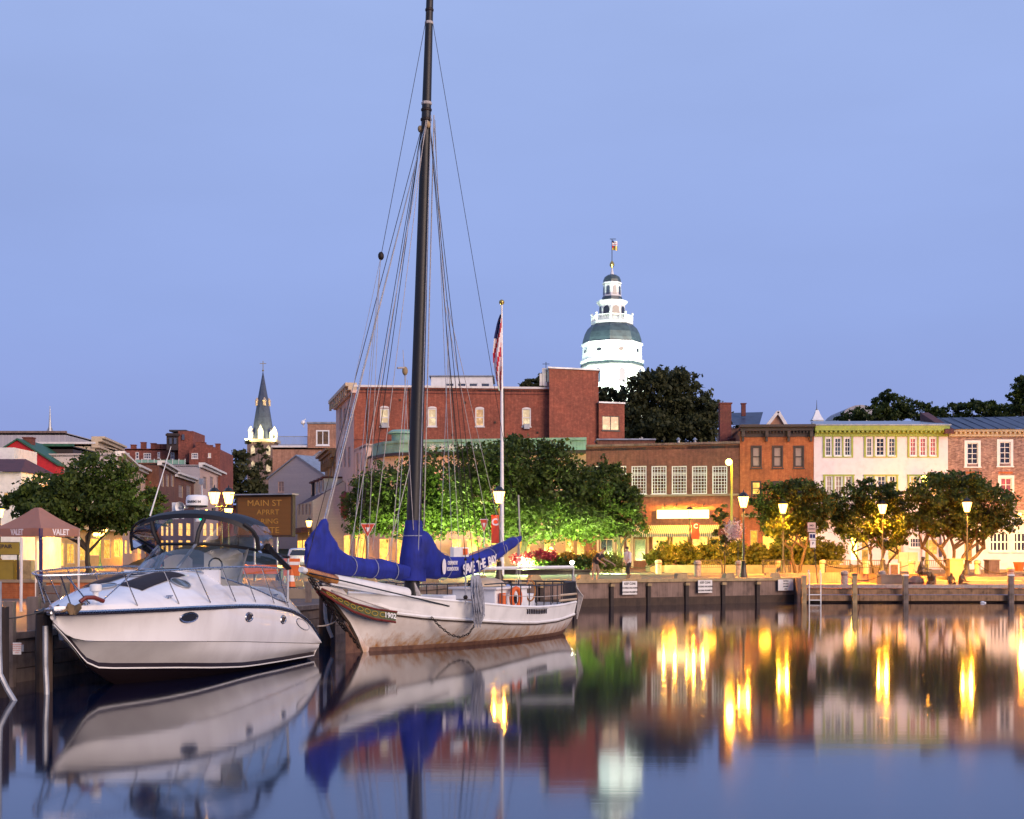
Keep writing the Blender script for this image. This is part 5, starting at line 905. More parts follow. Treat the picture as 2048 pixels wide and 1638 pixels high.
# ================================================================ street furniture
def make_lamp(twin=False, power=900, down=2.2, col=(1, .62, .2), glass='lamp_glass', label='', loc=(0, 0, Q), h=5.0, pole='black_iron'):
    t = local('street_lamp', label, 'street lamp', loc, 'lantern street lamps along the dock')
    MB().lathe([(.24, 0), (.24, .12), (.17, .3), (.13, .9), (.15, .95), (.075, 1.0)], n=12).build('base', pole, t, True)
    MB().lathe([(.07, 1.0), (.052, h-1.15), (.09, h-1.12), (.05, h-1.05), (.05, h-.9)], n=10).build('pole', pole, t, True)
    heads = ((-.38, 0), (.38, 0)) if twin else ((0, 0),)
    if twin: MB().tube([(-.38, 0, h-.95), (-.3, 0, h-1.1), (0, 0, h-1.15), (.3, 0, h-1.1), (.38, 0, h-.95)], .03, 6).build('crossarm', pole, t)
    for hx, hy in heads:
        MB().lathe([(.15, h-.97), (.18, h-.92), (.31, h-.4), (.31, h-.36)], (hx, hy, 0), 6).build('lantern_glass', glass, t)
        m_ = MB().lathe([(.34, h-.36), (.31, h-.33), (.14, h-.12), (.05, h-.1), (.03, h), (.005, h+.06)], (hx, hy, 0), 6)
        m_.lathe([(.09, h-.97), (.15, h-.93)], (hx, hy, 0), 6)
        for j in range(6): a = j*math.pi/3; m_.bar((hx+.185*math.cos(a), hy+.185*math.sin(a), h-.92), (hx+.318*math.cos(a), hy+.318*math.sin(a), h-.37), .014)
        m_.build('lantern_frame', pole, t)
        if power: lamp('lantern_light', (loc[0]+hx, loc[1]+hy-.02, loc[2]+h-.6), power*.3, col, .3); lamp('lantern_downlight', (loc[0]+hx, loc[1]+hy-.02, loc[2]+h-.62), power*down, col, .3, 150, (loc[0]+hx, loc[1]-1.2, loc[2]), .5)
    return t
for px_, d, tw, pw, lab in ((998, 75, 0, 1500, 'lit lantern lamp post in the middle, between the flagpole and the blue boom cover'), (1487, 82, 0, 1700, 'nearest lit lantern post standing behind the quay wall, left of the dark round tree'), (1380, 107, 0, 1500, 'lit lantern post with the red banner in front of the restaurant sign'),
     (1566, 94.4, 0, 3600, 'lit lantern shining through the dark round tree by the orange building'), (1765, 95.2, 0, 5200, 'lit lantern inside the yellow lit tree before the white townhouse'), (1934, 91, 0, 4200, 'lit lantern with small purple banner at the right, before the mottled brick house'), (443, 76, 1, 1500, 'twin lit lantern post behind the motor yacht radar'),
     (457, 104, 0, 1500, 'lit lantern just right of and beyond the twin lantern post'), (0, 105, 0, 1500, 'lit lantern cut by the left picture edge'), (618, 144, 0, 2500, 'lit round lantern by the pale rowhouse, left of the blue jib cover'), (-130, 45, 0, 3600, 'lit lantern post standing just beyond the left picture edge by the valet tent'), (2190, 88, 0, 2200, 'added lit lantern post, unseen beyond the right picture edge on the plaza'), (712, 150, 0, 0, 'unlit black lantern post in front of the pink corner front')):  # the post past the right edge is added to warm the plaza
    make_lamp(bool(tw), pw, label=lab, loc=(X(px_, d), d, Q), glass='lamp_glass' if pw else 'clear_glass')
# globe lamp at left
t = local('globe_lamp', 'slim green lamp post with a cluster of small globes under the left tree', 'street lamp', (X(200, 120), 120, Q)); MB().lathe([(.3, 0), (.12, .5), (.07, .7), (.06, 3.0)], n=8).build('pole', 'green_roof', t)
for a in range(5): MB().ball((.45*math.cos(a*1.257), .45*math.sin(a*1.257), 2.95 if a else 3.3), .16, 8).build('globe', 'lamp_glass', t, True); MB().tube([(0, 0, 2.7), (.45*math.cos(a*1.257), .45*math.sin(a*1.257), 2.8)], .025, 5).build('arm', 'green_roof', t)
lamp('globe_light', (X(200, 120), 119.4, Q+3), 1600, (1, .66, .2), .4)
# tall cobra poles
for px_, py_, d, lab in ((1457, 922, 112, 'tall green steel pole with a bright yellow floodlight at the restaurant corner'), (1848, 955, 117, 'tall pole with a yellow globe light in front of the white townhouse')):
    h = Z(py_, d)-Q; t = local('light_pole', lab, 'light pole', (X(px_, d), d, Q)); MB().lathe([(.16, 0), (.1, h*.5), (.08, h-.1)], (.25, 0, 0), 8).build('pole', 'green_trim', t, True)
    MB().tube([(.25, 0, h-.1), (.15, -.1, h+.05), (0, -.2, h+.05)], .04, 6).build('arm', 'green_trim', t); MB().ball((0, -.2, h-.1), .27, 12).build('globe', 'lamp_yellow', t, True); lamp('pole_light', (X(px_, d), d-.7, Q+h-.2), 420, (1, .72, .12), .3)
for px_, py_, d in ((783, 1030, 126), (1102, 1098, 124), (2040, 1030, 117.5)):
    p = P(px_, py_, d); t = thing('wall_lantern', {783: 'small lit lantern showing through the left centre tree', 1102: 'small warm wall light under the centre trees', 2040: 'bright wall light at the right picture edge'}[px_], 'wall light', tuple(p)); MB().ball(tuple(p), .2, 8).build('globe', 'lamp_glass', t); MB().tube([tuple(p), (p.x, p.y+.8, p.z+.2)], .04, 5).build('bracket', 'black_iron', t); lamp('wall_light', (p.x, p.y-.4, p.z), 500, (1, .7, .3), .2)
p = P(476, 992, 190); t = thing('traffic_signal', 'red traffic signal glowing between the twin lantern and the message board', 'traffic light', tuple(p)); m_ = MB().box(p.x-.22, p.x+.22, p.y+.02, p.y+.3, p.z-.9, p.z+.3); m_.build('housing', 'black_iron', t); MB().ball(tuple(p), .2, 8).build('red_lens', 'lamp_red', t); MB().tube([(p.x, p.y+.2, Q), (p.x, p.y+.2, p.z-.9)], .08, 6).build('pole', 'black_iron', t)
# uplight in planter and tree lights
p = P(1144, 1125, 91.7); t = thing('uplight', 'small white floodlight glaring from the flower planter', 'floodlight', tuple(p)); MB().ball(tuple(p), .14, 8).build('lens', 'lamp_white', t); MB().tube([(p.x, p.y+.1, p.z-.45), (p.x, p.y+.1, p.z-.1)], .05, 6).build('stake', 'black_iron', t)
lamp('uplight_beam', (p.x, p.y-.25, p.z+.05), 220, (.9, 1, .6), .1)
for px_, d, pw in ((850, 99.5, 1700), (930, 97, 1600), (1050, 94.5, 1700), (1120, 96, 1500), (1225, 97.5, 700)): lamp('tree_uplight', (X(px_, d), d-1.0, Q+.6), pw, (.78, 1, .32), .15)
# flagpole
p = P(1004, 1105, 88); t = thing('flagpole', 'white flagpole with a ball top and a furled striped flag', 'flagpole', (p.x, 88, Q)); zt = Z(610, 88)
MB().tube([(p.x, 88, Q), (p.x, 88, 8), (p.x-.02, 88, zt)], [.14, .11, .06], 10).build('pole', 'white_paint', t, True); MB().ball((p.x-.02, 88, zt+.17), .17, 12).build('ball', 'gold', t, True)
fm = thing('hanging_flag', 'limp striped red and white flag with blue canton hanging from the white flagpole', 'flag', (p.x-.05, 88, Z(700, 88)))
ys = [628+i*9.5 for i in range(17)]; wid = [4, 8, 11, 13, 15, 16, 16, 16.5, 17, 16.5, 16.5, 15.5, 14, 13, 11, 9, 6]
def flagcol(j, k, n_=8): f = j/n_; y = ys[k]; sway = 1.3*math.sin(k*.55); return P(1003.5-wid[k]*(1-f)+sway*(1-f)*.8, y+(1-f)*3, 88)+Vector((0, -.18-.16*math.sin(f*9+k*.35), 0))
for j in range(8):
    for k in range(16):
        q = [flagcol(j, k), flagcol(j+1, k), flagcol(j+1, k+1), flagcol(j, k+1)]; mt = 'flag_blue' if (k < 5 and j < 5-k*.5) else ('flag_red' if ((j*2+k*2)//5) % 2 else 'flag_white')
        fl = globals().setdefault('FL', {}); fl.setdefault(mt, MB()).poly([tuple(v) for v in q])
for mt, nm in (('flag_blue', 'canton'), ('flag_red', 'red_stripe'), ('flag_white', 'white_stripe')): FL[mt].build(nm, mt, fm, True)
# banners on posts
for px_, d, y0, y1, w_, lab, pm, mt in ((990, 74.8, 1030, 1086, 15, 'tall red orange banner hanging left of the middle lamp post', 998, 'banner_red'), (1391, 106.8, 1046, 1078, 15, 'red banner with white emblem on the restaurant lamp post', 1380, 'banner_red'), (1937, 102.8, 1053, 1070, 6, 'small purple banner on the right hand lamp post', 1934, 'flag_blue')):
    a, b_ = P(px_-w_/2, y0, d), P(px_+w_/2, y1, d); t = thing('banner', lab, 'banner', (a.x, d, b_.z)); rows = []
    for i in range(7): rows.append([(a.x+(b_.x-a.x)*j/4, d-.04+.04*math.sin(i*.9+j), a.z+(b_.z-a.z)*i/6) for j in range(5)])
    MB().grid(rows).build('cloth', mt, t, True)
    for z in (a.z, b_.z): MB().bar((X(pm, d), d, z), (b_.x if pm < px_ else a.x, d, z), .03).build('bracket', 'black_iron', t)
    if mt == 'banner_red': text('C', .45 if d > 80 else .5, 'flag_white', t, frameM(((a.x+b_.x)/2, d-.1, (a.z+b_.z)/2+.35), (1, 0, 0)), name='emblem', bold=.02); text('DOCK', .16, 'flag_white', t, frameM(((a.x+b_.x)/2, d-.1, (a.z+b_.z)/2-.3), (1, 0, 0)), name='emblem') if False else None
# yield signs, shop sign
for px_, py_, d, hw, lab, back in ((735.5, 1061, 84, 15, 'red and white triangular give way sign left of the mast', 0), (968, 1052, 88, 8.5, 'narrow orange triangular sign seen edge-on beside the red banner', 1)):
    c_ = P(px_, py_, d); s = d/F; t = thing('yield_sign', lab, 'road sign', (c_.x, d, Q)); W_ = hw*s
    for k, (mt, f, nm) in enumerate((('flag_white', 1.0, 'rim'), ('red_sign', .9, 'panel'), ('flag_white', .36, 'centre'))):
        y = d-.01-.006*k; a = c_+Vector((-W_*f, 0, 14*s*f)), c_+Vector((W_*f, 0, 14*s*f)), c_+Vector((0, 0, -14*s*f)); m_ = MB(); dz = (1-f)*14*s*.12
        pts = [(q.x, y, q.z+dz) for q in a]; m_.v = pts+[(x, y+.005, z) for x, _, z in pts]; m_.f = [(0, 2, 1), (3, 4, 5), (0, 1, 4, 3), (1, 2, 5, 4), (2, 0, 3, 5)]; m_.build(nm, mt, t)
    MB().tube([(c_.x, d+.05, Q), (c_.x, d+.05, c_.z+.1)], .035, 6).build('post', 'galv', t)
c_ = P(689, 1010, 150); t = thing('hanging_sign', 'rust red capsule shaped sign projecting from the pink corner front', 'sign', tuple(c_)); MB().lathe([(.01, -1.5), (.35, -1.25), (.42, -.9), (.42, .9), (.35, 1.25), (.01, 1.5)], tuple(c_), 12).build('board', 'trail_red', t, True); MB().bar((c_.x, c_.y, c_.z+.5), (c_.x+.9, c_.y+.2, c_.z+.5), .06).build('bracket', 'black_iron', t)
# bus / parking sign
d = 83; t = thing('sign_post', 'thin black sign post carrying a pink board and a blue and white bus sign', 'sign', (X(1632, d), d, Q)); MB().tube([P(1626, 1046, d), P(1629, 1100, d), P(1635, 1168, d)], .025, 6).build('post', 'black_iron', t)
def board(xa, xb, ya, yb, mt, nm, off=0): a, b_ = P(xa, ya, d), P(xb, yb, d); return MB().box(a.x, b_.x, d-.05-off, d-.03-off, b_.z, a.z).build(nm, mt, t)
board(1615, 1631, 1045, 1064, 'pink_wall', 'board'); board(1618, 1631, 1066, 1080, 'sign_white', 'board'); board(1619.5, 1624, 1068.5, 1076, 'flag_blue', 'symbol', .025); board(1625.5, 1630, 1068.5, 1076, 'flag_blue', 'symbol', .025); board(1620, 1631, 1081, 1095, 'sign_white', 'board')
text('NO', .14, 'ink', t, frameM(P(1623, 1051, d)+Vector((0, -.06, 0)), (1, 0, 0)), bold=.004); text('PARKING', .09, 'ink', t, frameM(P(1623, 1058, d)+Vector((0, -.06, 0)), (1, 0, 0)), bold=.002)
text('P', .2, 'flag_blue', t, frameM(P(1625.5, 1087, d)+Vector((0, -.06, 0)), (1, 0, 0)), bold=.004)
# bollards with chains
bl = local('bollard', '', 'bollard', (0, 0, 0)); MB().lathe([(.2, 0), (.2, .72), (.23, .74), (.23, .86), (.15, .93), (.01, .95)], n=14).build('post', 'granite', bl, True); MB().lathe([(.215, .66), (.235, .68), (.235, .72), (.215, .74)], n=14).build('ring', 'concrete', bl)
bpts = [(1245, 101, Q, 'granite bollard between the flowering grass and the white shirted man'), (1317, 96, Q, 'granite bollard left of the banner lamp post'), (1395, 86, Q, 'granite bollard right of the banner lamp post foot'), (1478, 86, Q, 'granite bollard directly left of the near lamp post'), (1557, 97, Q, 'low granite bollard behind the trees right of the near lamp'), (1645, 96, Q, 'granite bollard left of the first park bench'), (1689, 84.5, .78, 'square shouldered pale bollard behind the first dock pile'), (1732, 95.5, Q, 'granite bollard left of the stone plinth panel'),
        (1764, 85, .78, 'pale bollard directly left of the low stone block'), (1824, 95, Q, 'pale bollard just left of the seated statue head'), (1955, 94, Q, 'bright lit bollard right of the stone planter'), (2021, 88, .95, 'grey bollard behind the last timber pile on the right')]
done = False
for i, (px_, d, z, lab) in enumerate(bpts):
    if not done: bl.location = (X(px_, d), d, z); bl['label'] = lab; bl['group'] = 'granite bollards of the plaza'; done = True
    else: dup(bl, (X(px_, d), d, z), label=lab)
def chainline(a, b_, label):
    A_ = Vector((X(bpts[a][0], bpts[a][1]), bpts[a][1], bpts[a][2]+.7)); B_ = Vector((X(bpts[b_][0], bpts[b_][1]), bpts[b_][1], bpts[b_][2]+.7)); pts = [A_.lerp(B_, i/10)-Vector((0, 0, .35*4*(i/10)*(1-i/10))) for i in range(11)]
    o = MB().tube(pts, .025, 5).build('barrier_chain', 'chain'); tag(o, label, 'chain')
chainline(5, 7, 'sagging chain between the bollards left of the stone plinth'); chainline(6, 8, 'sagging chain between the two pale front bollards'); chainline(7, 9, 'sagging chain behind the seated statue'); chainline(10, 11, 'sagging chain between the bright bollard and the grey end bollard'); chainline(0, 1, 'sagging chain behind the white shirted man')
# benches
bn = local('park_bench', '', 'bench', (0, 0, 0))
for i in range(14): x = -.85+i*.13; MB().bar((x, .2, .45), (x, .33, .9), .03).build('slat', 'black_iron', bn)
for i in range(5): MB().bar((-.9, -.2+i*.095, .44), (.9, -.2+i*.095, .44), .06, .03).build('seat_slat', 'black_iron', bn)
MB().bar((-.92, .33, .91), (.92, .33, .91), .05).build('top_rail', 'black_iron', bn)
for sx in (-.9, .9): MB().bar((sx, -.2, 0), (sx, -.2, .62), .05).build('leg', 'black_iron', bn); MB().bar((sx, .25, 0), (sx, .33, .9), .05).build('leg', 'black_iron', bn); MB().bar((sx, -.22, .62), (sx, .27, .64), .05).build('armrest', 'black_iron', bn)
bn.location = (X(1418, 96), 96, Q); bn['label'] = 'black slatted park bench beneath the hedge right of the banner lamp'; bn['group'] = 'slatted park benches on the plaza'
for px_, d, lab in ((1553, 96.5, 'black slatted park bench under the dark round tree'), (1676, 96, 'black slatted park bench left of the multi stemmed lit tree'), (1745, 93.5, 'black slatted park bench behind the stone plinth panel'), (1880, 93, 'black slatted park bench right behind the seated statue')): dup(bn, (X(px_, d), d, Q), label=lab)
# low lit wall behind benches and planter boxes
struct('low_plaza_wall', MB().box(X(1330, 100), X(1800, 100), 100, 100.5, Q, Q+.55), 'concrete_lt')
for i in range(3): t = thing('stone_block', ('low pale stone plinth at the left of the seated statue', 'tall stone planter box under the widest plaza tree', 'dark litter bin shaped stone box by the white shopfront')[i], ('stone block', 'planter', 'litter bin')[i], (0, 0, 0)); a = ((1762, 1808, 84.5, .78, .72), (1900, 1927, 92.5, .95, 1.45), (1978, 1999, 96.5, Q, .95))[i]; m_ = MB().box(X(a[0], a[2]), X(a[1], a[2]), a[2], a[2]+1, a[3], a[3]+a[4]-.08); t.location = (X(a[0], a[2]), a[2], a[3]); ORG[t.name] = Vector(t.location); m_.build('body', ('concrete_lt', 'concrete_lt', 'concrete')[i], t); MB().box(X(a[0], a[2])-.05, X(a[1], a[2])+.05, a[2]-.05, a[2]+1.05, a[3]+a[4]-.078, a[3]+a[4]).build('cap', 'concrete_lt', t)
t = thing('plaque', 'framed bronze text panel on the stone plinth behind the pale bollard', 'plaque', (X(1789, 88), 88, 1.3)); MB().box(X(1779, 88), X(1799, 88), 88, 88.15, .78, Z(1126, 88)).build('frame', 'off_white', t); MB().box(X(1782, 87.98), X(1796, 87.98), 87.97, 88, Z(1148, 88), Z(1129, 88)).build('panel', 'bronze', t)
t = thing('outdoor_sofa', 'pale cream upholstered sofa in front of the white townhouse doors', 'sofa', (X(1820, 108), 108, Q)); MB().box(X(1803, 108), X(1841, 108), 108, 109, Q, Q+.75).build('seat', 'cream', t); MB().box(X(1803, 108), X(1821.7, 108), 108.7, 109, Q+.752, Q+1.45).build('back_cushion', 'cream', t); MB().box(X(1822.3, 108), X(1841, 108), 108.7, 109, Q+.752, Q+1.45).build('back_cushion', 'cream', t)
t = thing('patio_umbrella', 'tightly furled dark blue umbrella by the townhouse door', 'umbrella', (X(1881, 104), 104, Q)); MB().tube([(X(1881, 104), 104, Q), (X(1881, 104), 104, Q+2.9)], .025, 6).build('pole', 'galv', t); MB().lathe([(.12, 1.1), (.16, 1.5), (.08, 2.4), (.02, 2.8)], (X(1881, 104), 104, Q), 8).build('canopy', 'flag_blue', t)
for px_, d, lab, mt in ((2038, 110, 'terracotta flower pot at the right edge before the white shopfront', 'orange'),): t = thing('flower_pot', lab, 'plant pot', (X(px_, d), d, Q)); MB().lathe([(.3, 0), (.42, .6), (.45, .6), (.45, .7), (.38, .7)], (X(px_, d), d, Q), 12).build('pot', mt, t)
# white SUV
d = 128; x0 = X(573, d); t = thing('parked_car', 'white sport utility car seen from behind left of the blue jib cover', 'car', (x0+.9, d, Q)); L0, Wd = 4.3, 1.8
def cp(px_, w=0): return px_
prof = [(.0, .35), (0, 1.0), (.12, 1.12), (.42, 1.72), (.9, 1.82), (2.5, 1.8), (3.1, 1.25), (4.2, 1.05), (4.35, .7), (4.3, .35)]
def side(off): return [(x0+off+p[0]*.42, d+p[0]*.9, Q+p[1]) for p in prof]
m_ = MB(); m_.grid([side(0), [(x, y, z+.03) for x, y, z in side(.9)], side(1.8)]); k = len(m_.v); m_.poly(side(0)); m_.poly(side(1.8)[::-1]); fixn(m_.build('body', 'car_white', t, True))
MB().poly([(x0+.15+.1, d+.08, Q+1.18), (x0+1.65+.05, d+.08, Q+1.18), (x0+1.55+.16, d+.33, Q+1.66), (x0+.3+.16, d+.33, Q+1.66)]).build('rear_window', 'pane_dark', t)
for a, b_ in ((.6, 1.5), (1.6, 2.5)): MB().poly([(x0+1.815+a*.42, d+a*.9, Q+1.15), (x0+1.815+b_*.42, d+b_*.9, Q+1.15), (x0+1.8+b_*.42-.03, d+b_*.9, Q+1.62), (x0+1.8+(a+.1)*.42, d+(a+.1)*.9, Q+1.62)]).build('side_window', 'pane_dark', t)
for sx in (.12, 1.58): MB().box(x0+sx, x0+sx+.2, d-.02, d+.05, Q+.8, Q+1.1).build('tail_light', 'red_sign', t)
MB().box(x0+.7, x0+1.15, d-.03, d, Q+.65, Q+.8).build('number_plate', 'sign_white', t); MB().box(x0+.05, x0+1.75, d-.12, d+.05, Q+.32, Q+.55).build('bumper', 'galv', t)
for y_, sx in ((.8, 0), (.8, 1.8), (3.5, 0), (3.5, 1.8)):
    wx = x0+sx+y_*.42; wm = MB(); wm.tube([(wx-.12, d+y_*.9, Q+.36), (wx+.12, d+y_*.9, Q+.36)], .36, 16); w_ = wm.build('wheel', 'tyre', t); MB().tube([(wx-.125, d+y_*.9, Q+.36), (wx+.125, d+y_*.9, Q+.36)], .2, 10).build('rim', 'galv', w_)
# barrel, cone
p = P(580, 1150, 66); t = thing('traffic_barrel', 'orange traffic barrier panel with a white band beside the yacht canopy', 'barrier', (p.x, 66, Q)); MB().box(p.x-.3, p.x+.45, 66, 66.08, Q+.35, Q+1.15).build('panel', 'orange', t); MB().box(p.x-.3, p.x+.45, 65.985, 65.998, Q+.85, Q+1.0).build('band', 'sign_white', t); [MB().bar((p.x+s_, 66.04, Q), (p.x+s_, 66.04, Q+.36), .05).build('leg', 'galv', t) for s_ in (-.25, .4)]
p = P(583, 1158, 58); t = thing('traffic_cone', 'orange and white traffic cone right of the yacht hull', 'cone', (p.x, 58, Q)); MB().lathe([(.17, .04), (.13, .25)], (p.x, 58, Q), 12).build('body', 'orange', t); MB().lathe([(.13, .25), (.085, .5)], (p.x, 58, Q), 12).build('band', 'sign_white', t); MB().lathe([(.085, .5), (.03, .75)], (p.x, 58, Q), 12).build('tip', 'orange', t); MB().box(p.x-.22, p.x+.22, 57.78, 58.22, Q, Q+.04).build('foot', 'tyre', t)
# message board
d = 72; t = thing('message_board', 'large trailer mounted message board with faint amber letters', 'message board', (X(530, d), d, Q)); a, b_ = P(472, 990, d+.6), P(585, 1072, d-.3); 
u_ = Vector((b_.x-a.x, b_.y-a.y, 0)).normalized(); n_ = Vector((u_.y, -u_.x, 0)); Wb = (Vector((b_.x, b_.y, 0))-Vector((a.x, a.y, 0))).length; z0, z1 = Z(1074, d), Z(990, d)
def bp(u, z, o=0): return tuple(Vector((a.x, a.y, 0))+u_*u+n_*o+Vector((0, 0, z)))
m_ = MB(); lbox(m_, bp, 0, Wb, z0, z1, -.35, 0); m_.build('cabinet', 'umber', t); m_ = MB(); lbox(m_, bp, .1, Wb-.1, z0+.1, z1-.1, .0, .012); m_.build('led_panel', 'led_board', t); m_ = MB(); lbox(m_, bp, -.15, Wb+.1, z1+.003, z1+.06, -.5, .3); m_.build('solar_panel', 'metal_roof', t)
for i, (s_, ox, sz) in enumerate((('MAIN ST', .02, .55), ('APRRT', .25, .46), ('RING', .35, .46), ('SITE', .45, .55))): text(s_, sz*.8, 'board_letters', t, frameM(bp(Wb*.5+ox*.9, z1-.42-i*.46, .02), u_), sx=1.15)
for f in (.3, .7): MB().tube([bp(Wb*f, Q, -.2), bp(Wb*f, z0, -.2)], .06, 6).build('mast', 'galv', t)
MB().box(a.x+.3, a.x+2.3, d-.5, d+1, Q+.35, Q+.8).build('trailer', 'orange', t); [MB().tube([(a.x+.2+s_, d+.2, Q+.3), (a.x+.4+s_, d+.2, Q+.3)], .3, 12).build('wheel', 'tyre', t) for s_ in (0, 2.0)]
# valet tent
s = 52/F; F0 = P(82, HY, 52); tz = Z(1073, 52); e1 = Z(1057, 52); ap = Z(1015, 52)
c4 = [(X(82, 51), 51), (X(160, 52.3), 52.3), (X(72, 53.6), 53.6), (X(-12, 52.4), 52.4)]; t = thing('valet_tent', 'dusty mauve pop-up canopy lettered VALET on its valance', 'tent', (c4[0][0], 51, QL)); ax, ay = X(76, 52.3), 52.3
for i in range(4):
    a, b_ = c4[i], c4[(i+1) % 4]; m_ = MB(); rows = [[(a[0]+(b_[0]-a[0])*k/6, a[1]+(b_[1]-a[1])*k/6, z) for k in range(7)] for z in (tz, e1)]; m_.grid(rows); m_.build('valance', 'tent', t)
    m_ = MB(); rows = []
    for j in range(6):
        f = j/5; w_ = 1-f*.92; r_ = []
        for k in range(7): q = (a[0]+(b_[0]-a[0])*k/6, a[1]+(b_[1]-a[1])*k/6); sag = .06*math.sin(math.pi*k/6)*(1-f)+.05*math.sin(math.pi*f); r_.append((ax+(q[0]-ax)*w_, ay+(q[1]-ay)*w_, e1+.002+(ap-e1)*f-sag))
        rows.append(r_)
    m_.grid(rows); m_.build('roof', 'tent', t, True)
for i, mt in zip(range(4), ('flag_blue', 'off_white', 'off_white', 'off_white')): a = c4[i]; q = (a[0]*.97+ax*.03, a[1]*.97+ay*.03); MB().box(q[0]-.03-(.03 if i == 0 else 0), q[0]+.03+(.03 if i == 0 else 0), q[1]-.03, q[1]+.03, QL, e1-.01).build('leg', mt, t)
MB().box(ax-.05, ax+.05, ay-.05, ay+.05, tz-.2, ap-.05).build('centre_pole', 'off_white', t)
for i, k in ((0, 3), (0, 1)):
    a, b_ = (c4[3], c4[0]) if k == 3 else (c4[0], c4[1]); u2 = Vector((b_[0]-a[0], b_[1]-a[1], 0)).normalized(); n2 = Vector((u2.y, -u2.x, 0)); c_ = Vector(((a[0]+b_[0])/2, (a[1]+b_[1])/2, (tz+e1)/2))+n2*.012
    text('VALET', .3, 'flag_white', t, frameM(c_, u2), sx=.8, bold=.01, ext=.003)
m_ = MB()
for a, b_ in ((c4[0], c4[2]), (c4[1], c4[3])): m_.bar((a[0], a[1], tz-.1), (b_[0], b_[1], tz+.25), .03)
m_.build('truss', 'galv', t)
lamp('tent_light', (ax, ay, tz-.3), 60, (1, .6, .25), .15)
MB().tube([(X(42, 42), 42, QL), (X(43, 42), 42, Z(1075, 42))], .045, 8).build('marker_pole', 'off_white'); tag(bpy.data.objects['marker_pole'], 'thin pale pole standing on the promenade before the valet tent', 'pole')
p = P(9, 1160, 60); t = thing('utility_cabinet', 'yellow painted utility cabinet at the left edge beneath the REPAIR board', 'cabinet', (p.x, 60, Q)); MB().box(p.x-.35, p.x+.3, 60.2, 60.8, Q, Q+1.05).build('body', 'utility_yellow', t); MB().box(p.x-.38, p.x+.33, 60.17, 60.83, Q+1.052, Q+1.12).build('lid', 'utility_yellow', t); MB().box(p.x+.45, p.x+.95, 60.5, 61, Q, Q+1.1).build('side_box', 'wood_yellow', t)
# ================================================================ figures
def figure(name, label, cat, joints, rad, mat, loc, rz=0, scale=1, parts=(), group=None):
    """one continuous skinned body; joints = {name:(x,y,z)}, bones from parent table"""
    B_ = [('pelvis', 'belly'), ('belly', 'chest'), ('chest', 'neck'), ('neck', 'head'), ('head', 'crown'), ('chest', 'shl'), ('shl', 'ell'), ('ell', 'wrl'), ('wrl', 'hal'), ('chest', 'shr'), ('shr', 'elr'), ('elr', 'wrr'), ('wrr', 'har'), ('pelvis', 'hil'), ('hil', 'knl'), ('knl', 'anl'), ('anl', 'tol'), ('pelvis', 'hir'), ('hir', 'knr'), ('knr', 'anr'), ('anr', 'tor')]
    t = local(name, label, cat, loc, group, rz); t.scale = (scale,)*3
    names = list(joints); me = bpy.data.meshes.new('body'); me.from_pydata([joints[n] for n in names], [(names.index(a), names.index(b_)) for a, b_ in B_], [])
    o = bpy.data.objects.new('tmpb', me); C.objects.link(o); md = o.modifiers.new('s', 'SKIN'); sd = o.modifiers.new('d', 'SUBSURF'); sd.levels = 1; sd.render_levels = 1
    for n, v in zip(names, me.skin_vertices[0].data): r_ = rad.get(n, rad.get(n[:2], .05)); v.radius = (r_, r_); v.use_root = n == 'pelvis'
    dg = bpy.context.evaluated_depsgraph_get(); m2 = bpy.data.meshes.new_from_object(o.evaluated_get(dg)); bpy.data.objects.remove(o); m2.name = 'body'; m2.polygons.foreach_set('use_smooth', [True]*len(m2.polygons)); m2.materials.clear(); m2.materials.append(MATS[mat]); uvmap(m2)
    b = bpy.data.objects.new('body', m2); C.objects.link(b); b.parent = t; return t
RAD = dict(pelvis=.14, belly=.13, chest=.15, neck=.055, head=.095, crown=.075, sh=.065, el=.045, wr=.033, ha=.035, hi=.095, kn=.06, an=.045, to=.04)
def stand(lean=0., armf=.1, step=.1):
    return dict(pelvis=(0, 0, .95), belly=(0, -lean*.2, 1.12), chest=(0, -lean*.55, 1.34), neck=(0, -lean*.85, 1.5), head=(0, -lean*1.05, 1.6), crown=(0, -lean*1.15, 1.7), shl=(.18, -lean*.6, 1.42), ell=(.25, -lean*.55-armf*.3, 1.13), wrl=(.22, -lean*.7-armf*1.6, .92), hal=(.2, -lean*.7-armf*2, .82),
                shr=(-.18, -lean*.6, 1.42), elr=(-.25, -lean*.5, 1.13), wrr=(-.23, -lean*.6-armf, .9), har=(-.22, -lean*.6-armf*1.2, .8), hil=(.09, 0, .88), knl=(.1, -.05-step, .5), anl=(.1, -step*.6, .08), tol=(.1, -step*.6-.15, .04), hir=(-.09, 0, .88), knr=(-.1, -.02+step*.6, .5), anr=(-.1, step, .08), tor=(-.1, step-.15, .04))
def hands(t, pts, mat='skin', dirn=(0, 0, -1)):
    for p in pts:
        m_ = MB(); p = Vector(p); dv = Vector(dirn)
        for k in range(4): q = p+Vector((0, -.03+.02*k, 0)); m_.tube([q, q+dv*.05, q+dv*(.085-.01*abs(k-1.5))+Vector((.01, 0, 0))], [.011, .01, .007], 5)
        m_.tube([p+Vector((0, -.03, .04)), p+Vector((0, -.06, .0))+dv*.02], [.012, .008], 5); m_.build('hand', mat, t, True)
d = 75.6
t = figure('person', 'man in a white shirt and dark trousers standing at the quay wall', 'person', stand(.1, .12), RAD, 'skin', (X(1257, d), d, Q), math.radians(-60)); j = stand(.1, .12)
m_ = MB(); m_.lathe([(.17, .86), (.2, 1.0), (.185, 1.2), (.2, 1.38), (.13, 1.47), (.06, 1.5)], (0, -.035, 0), 14)
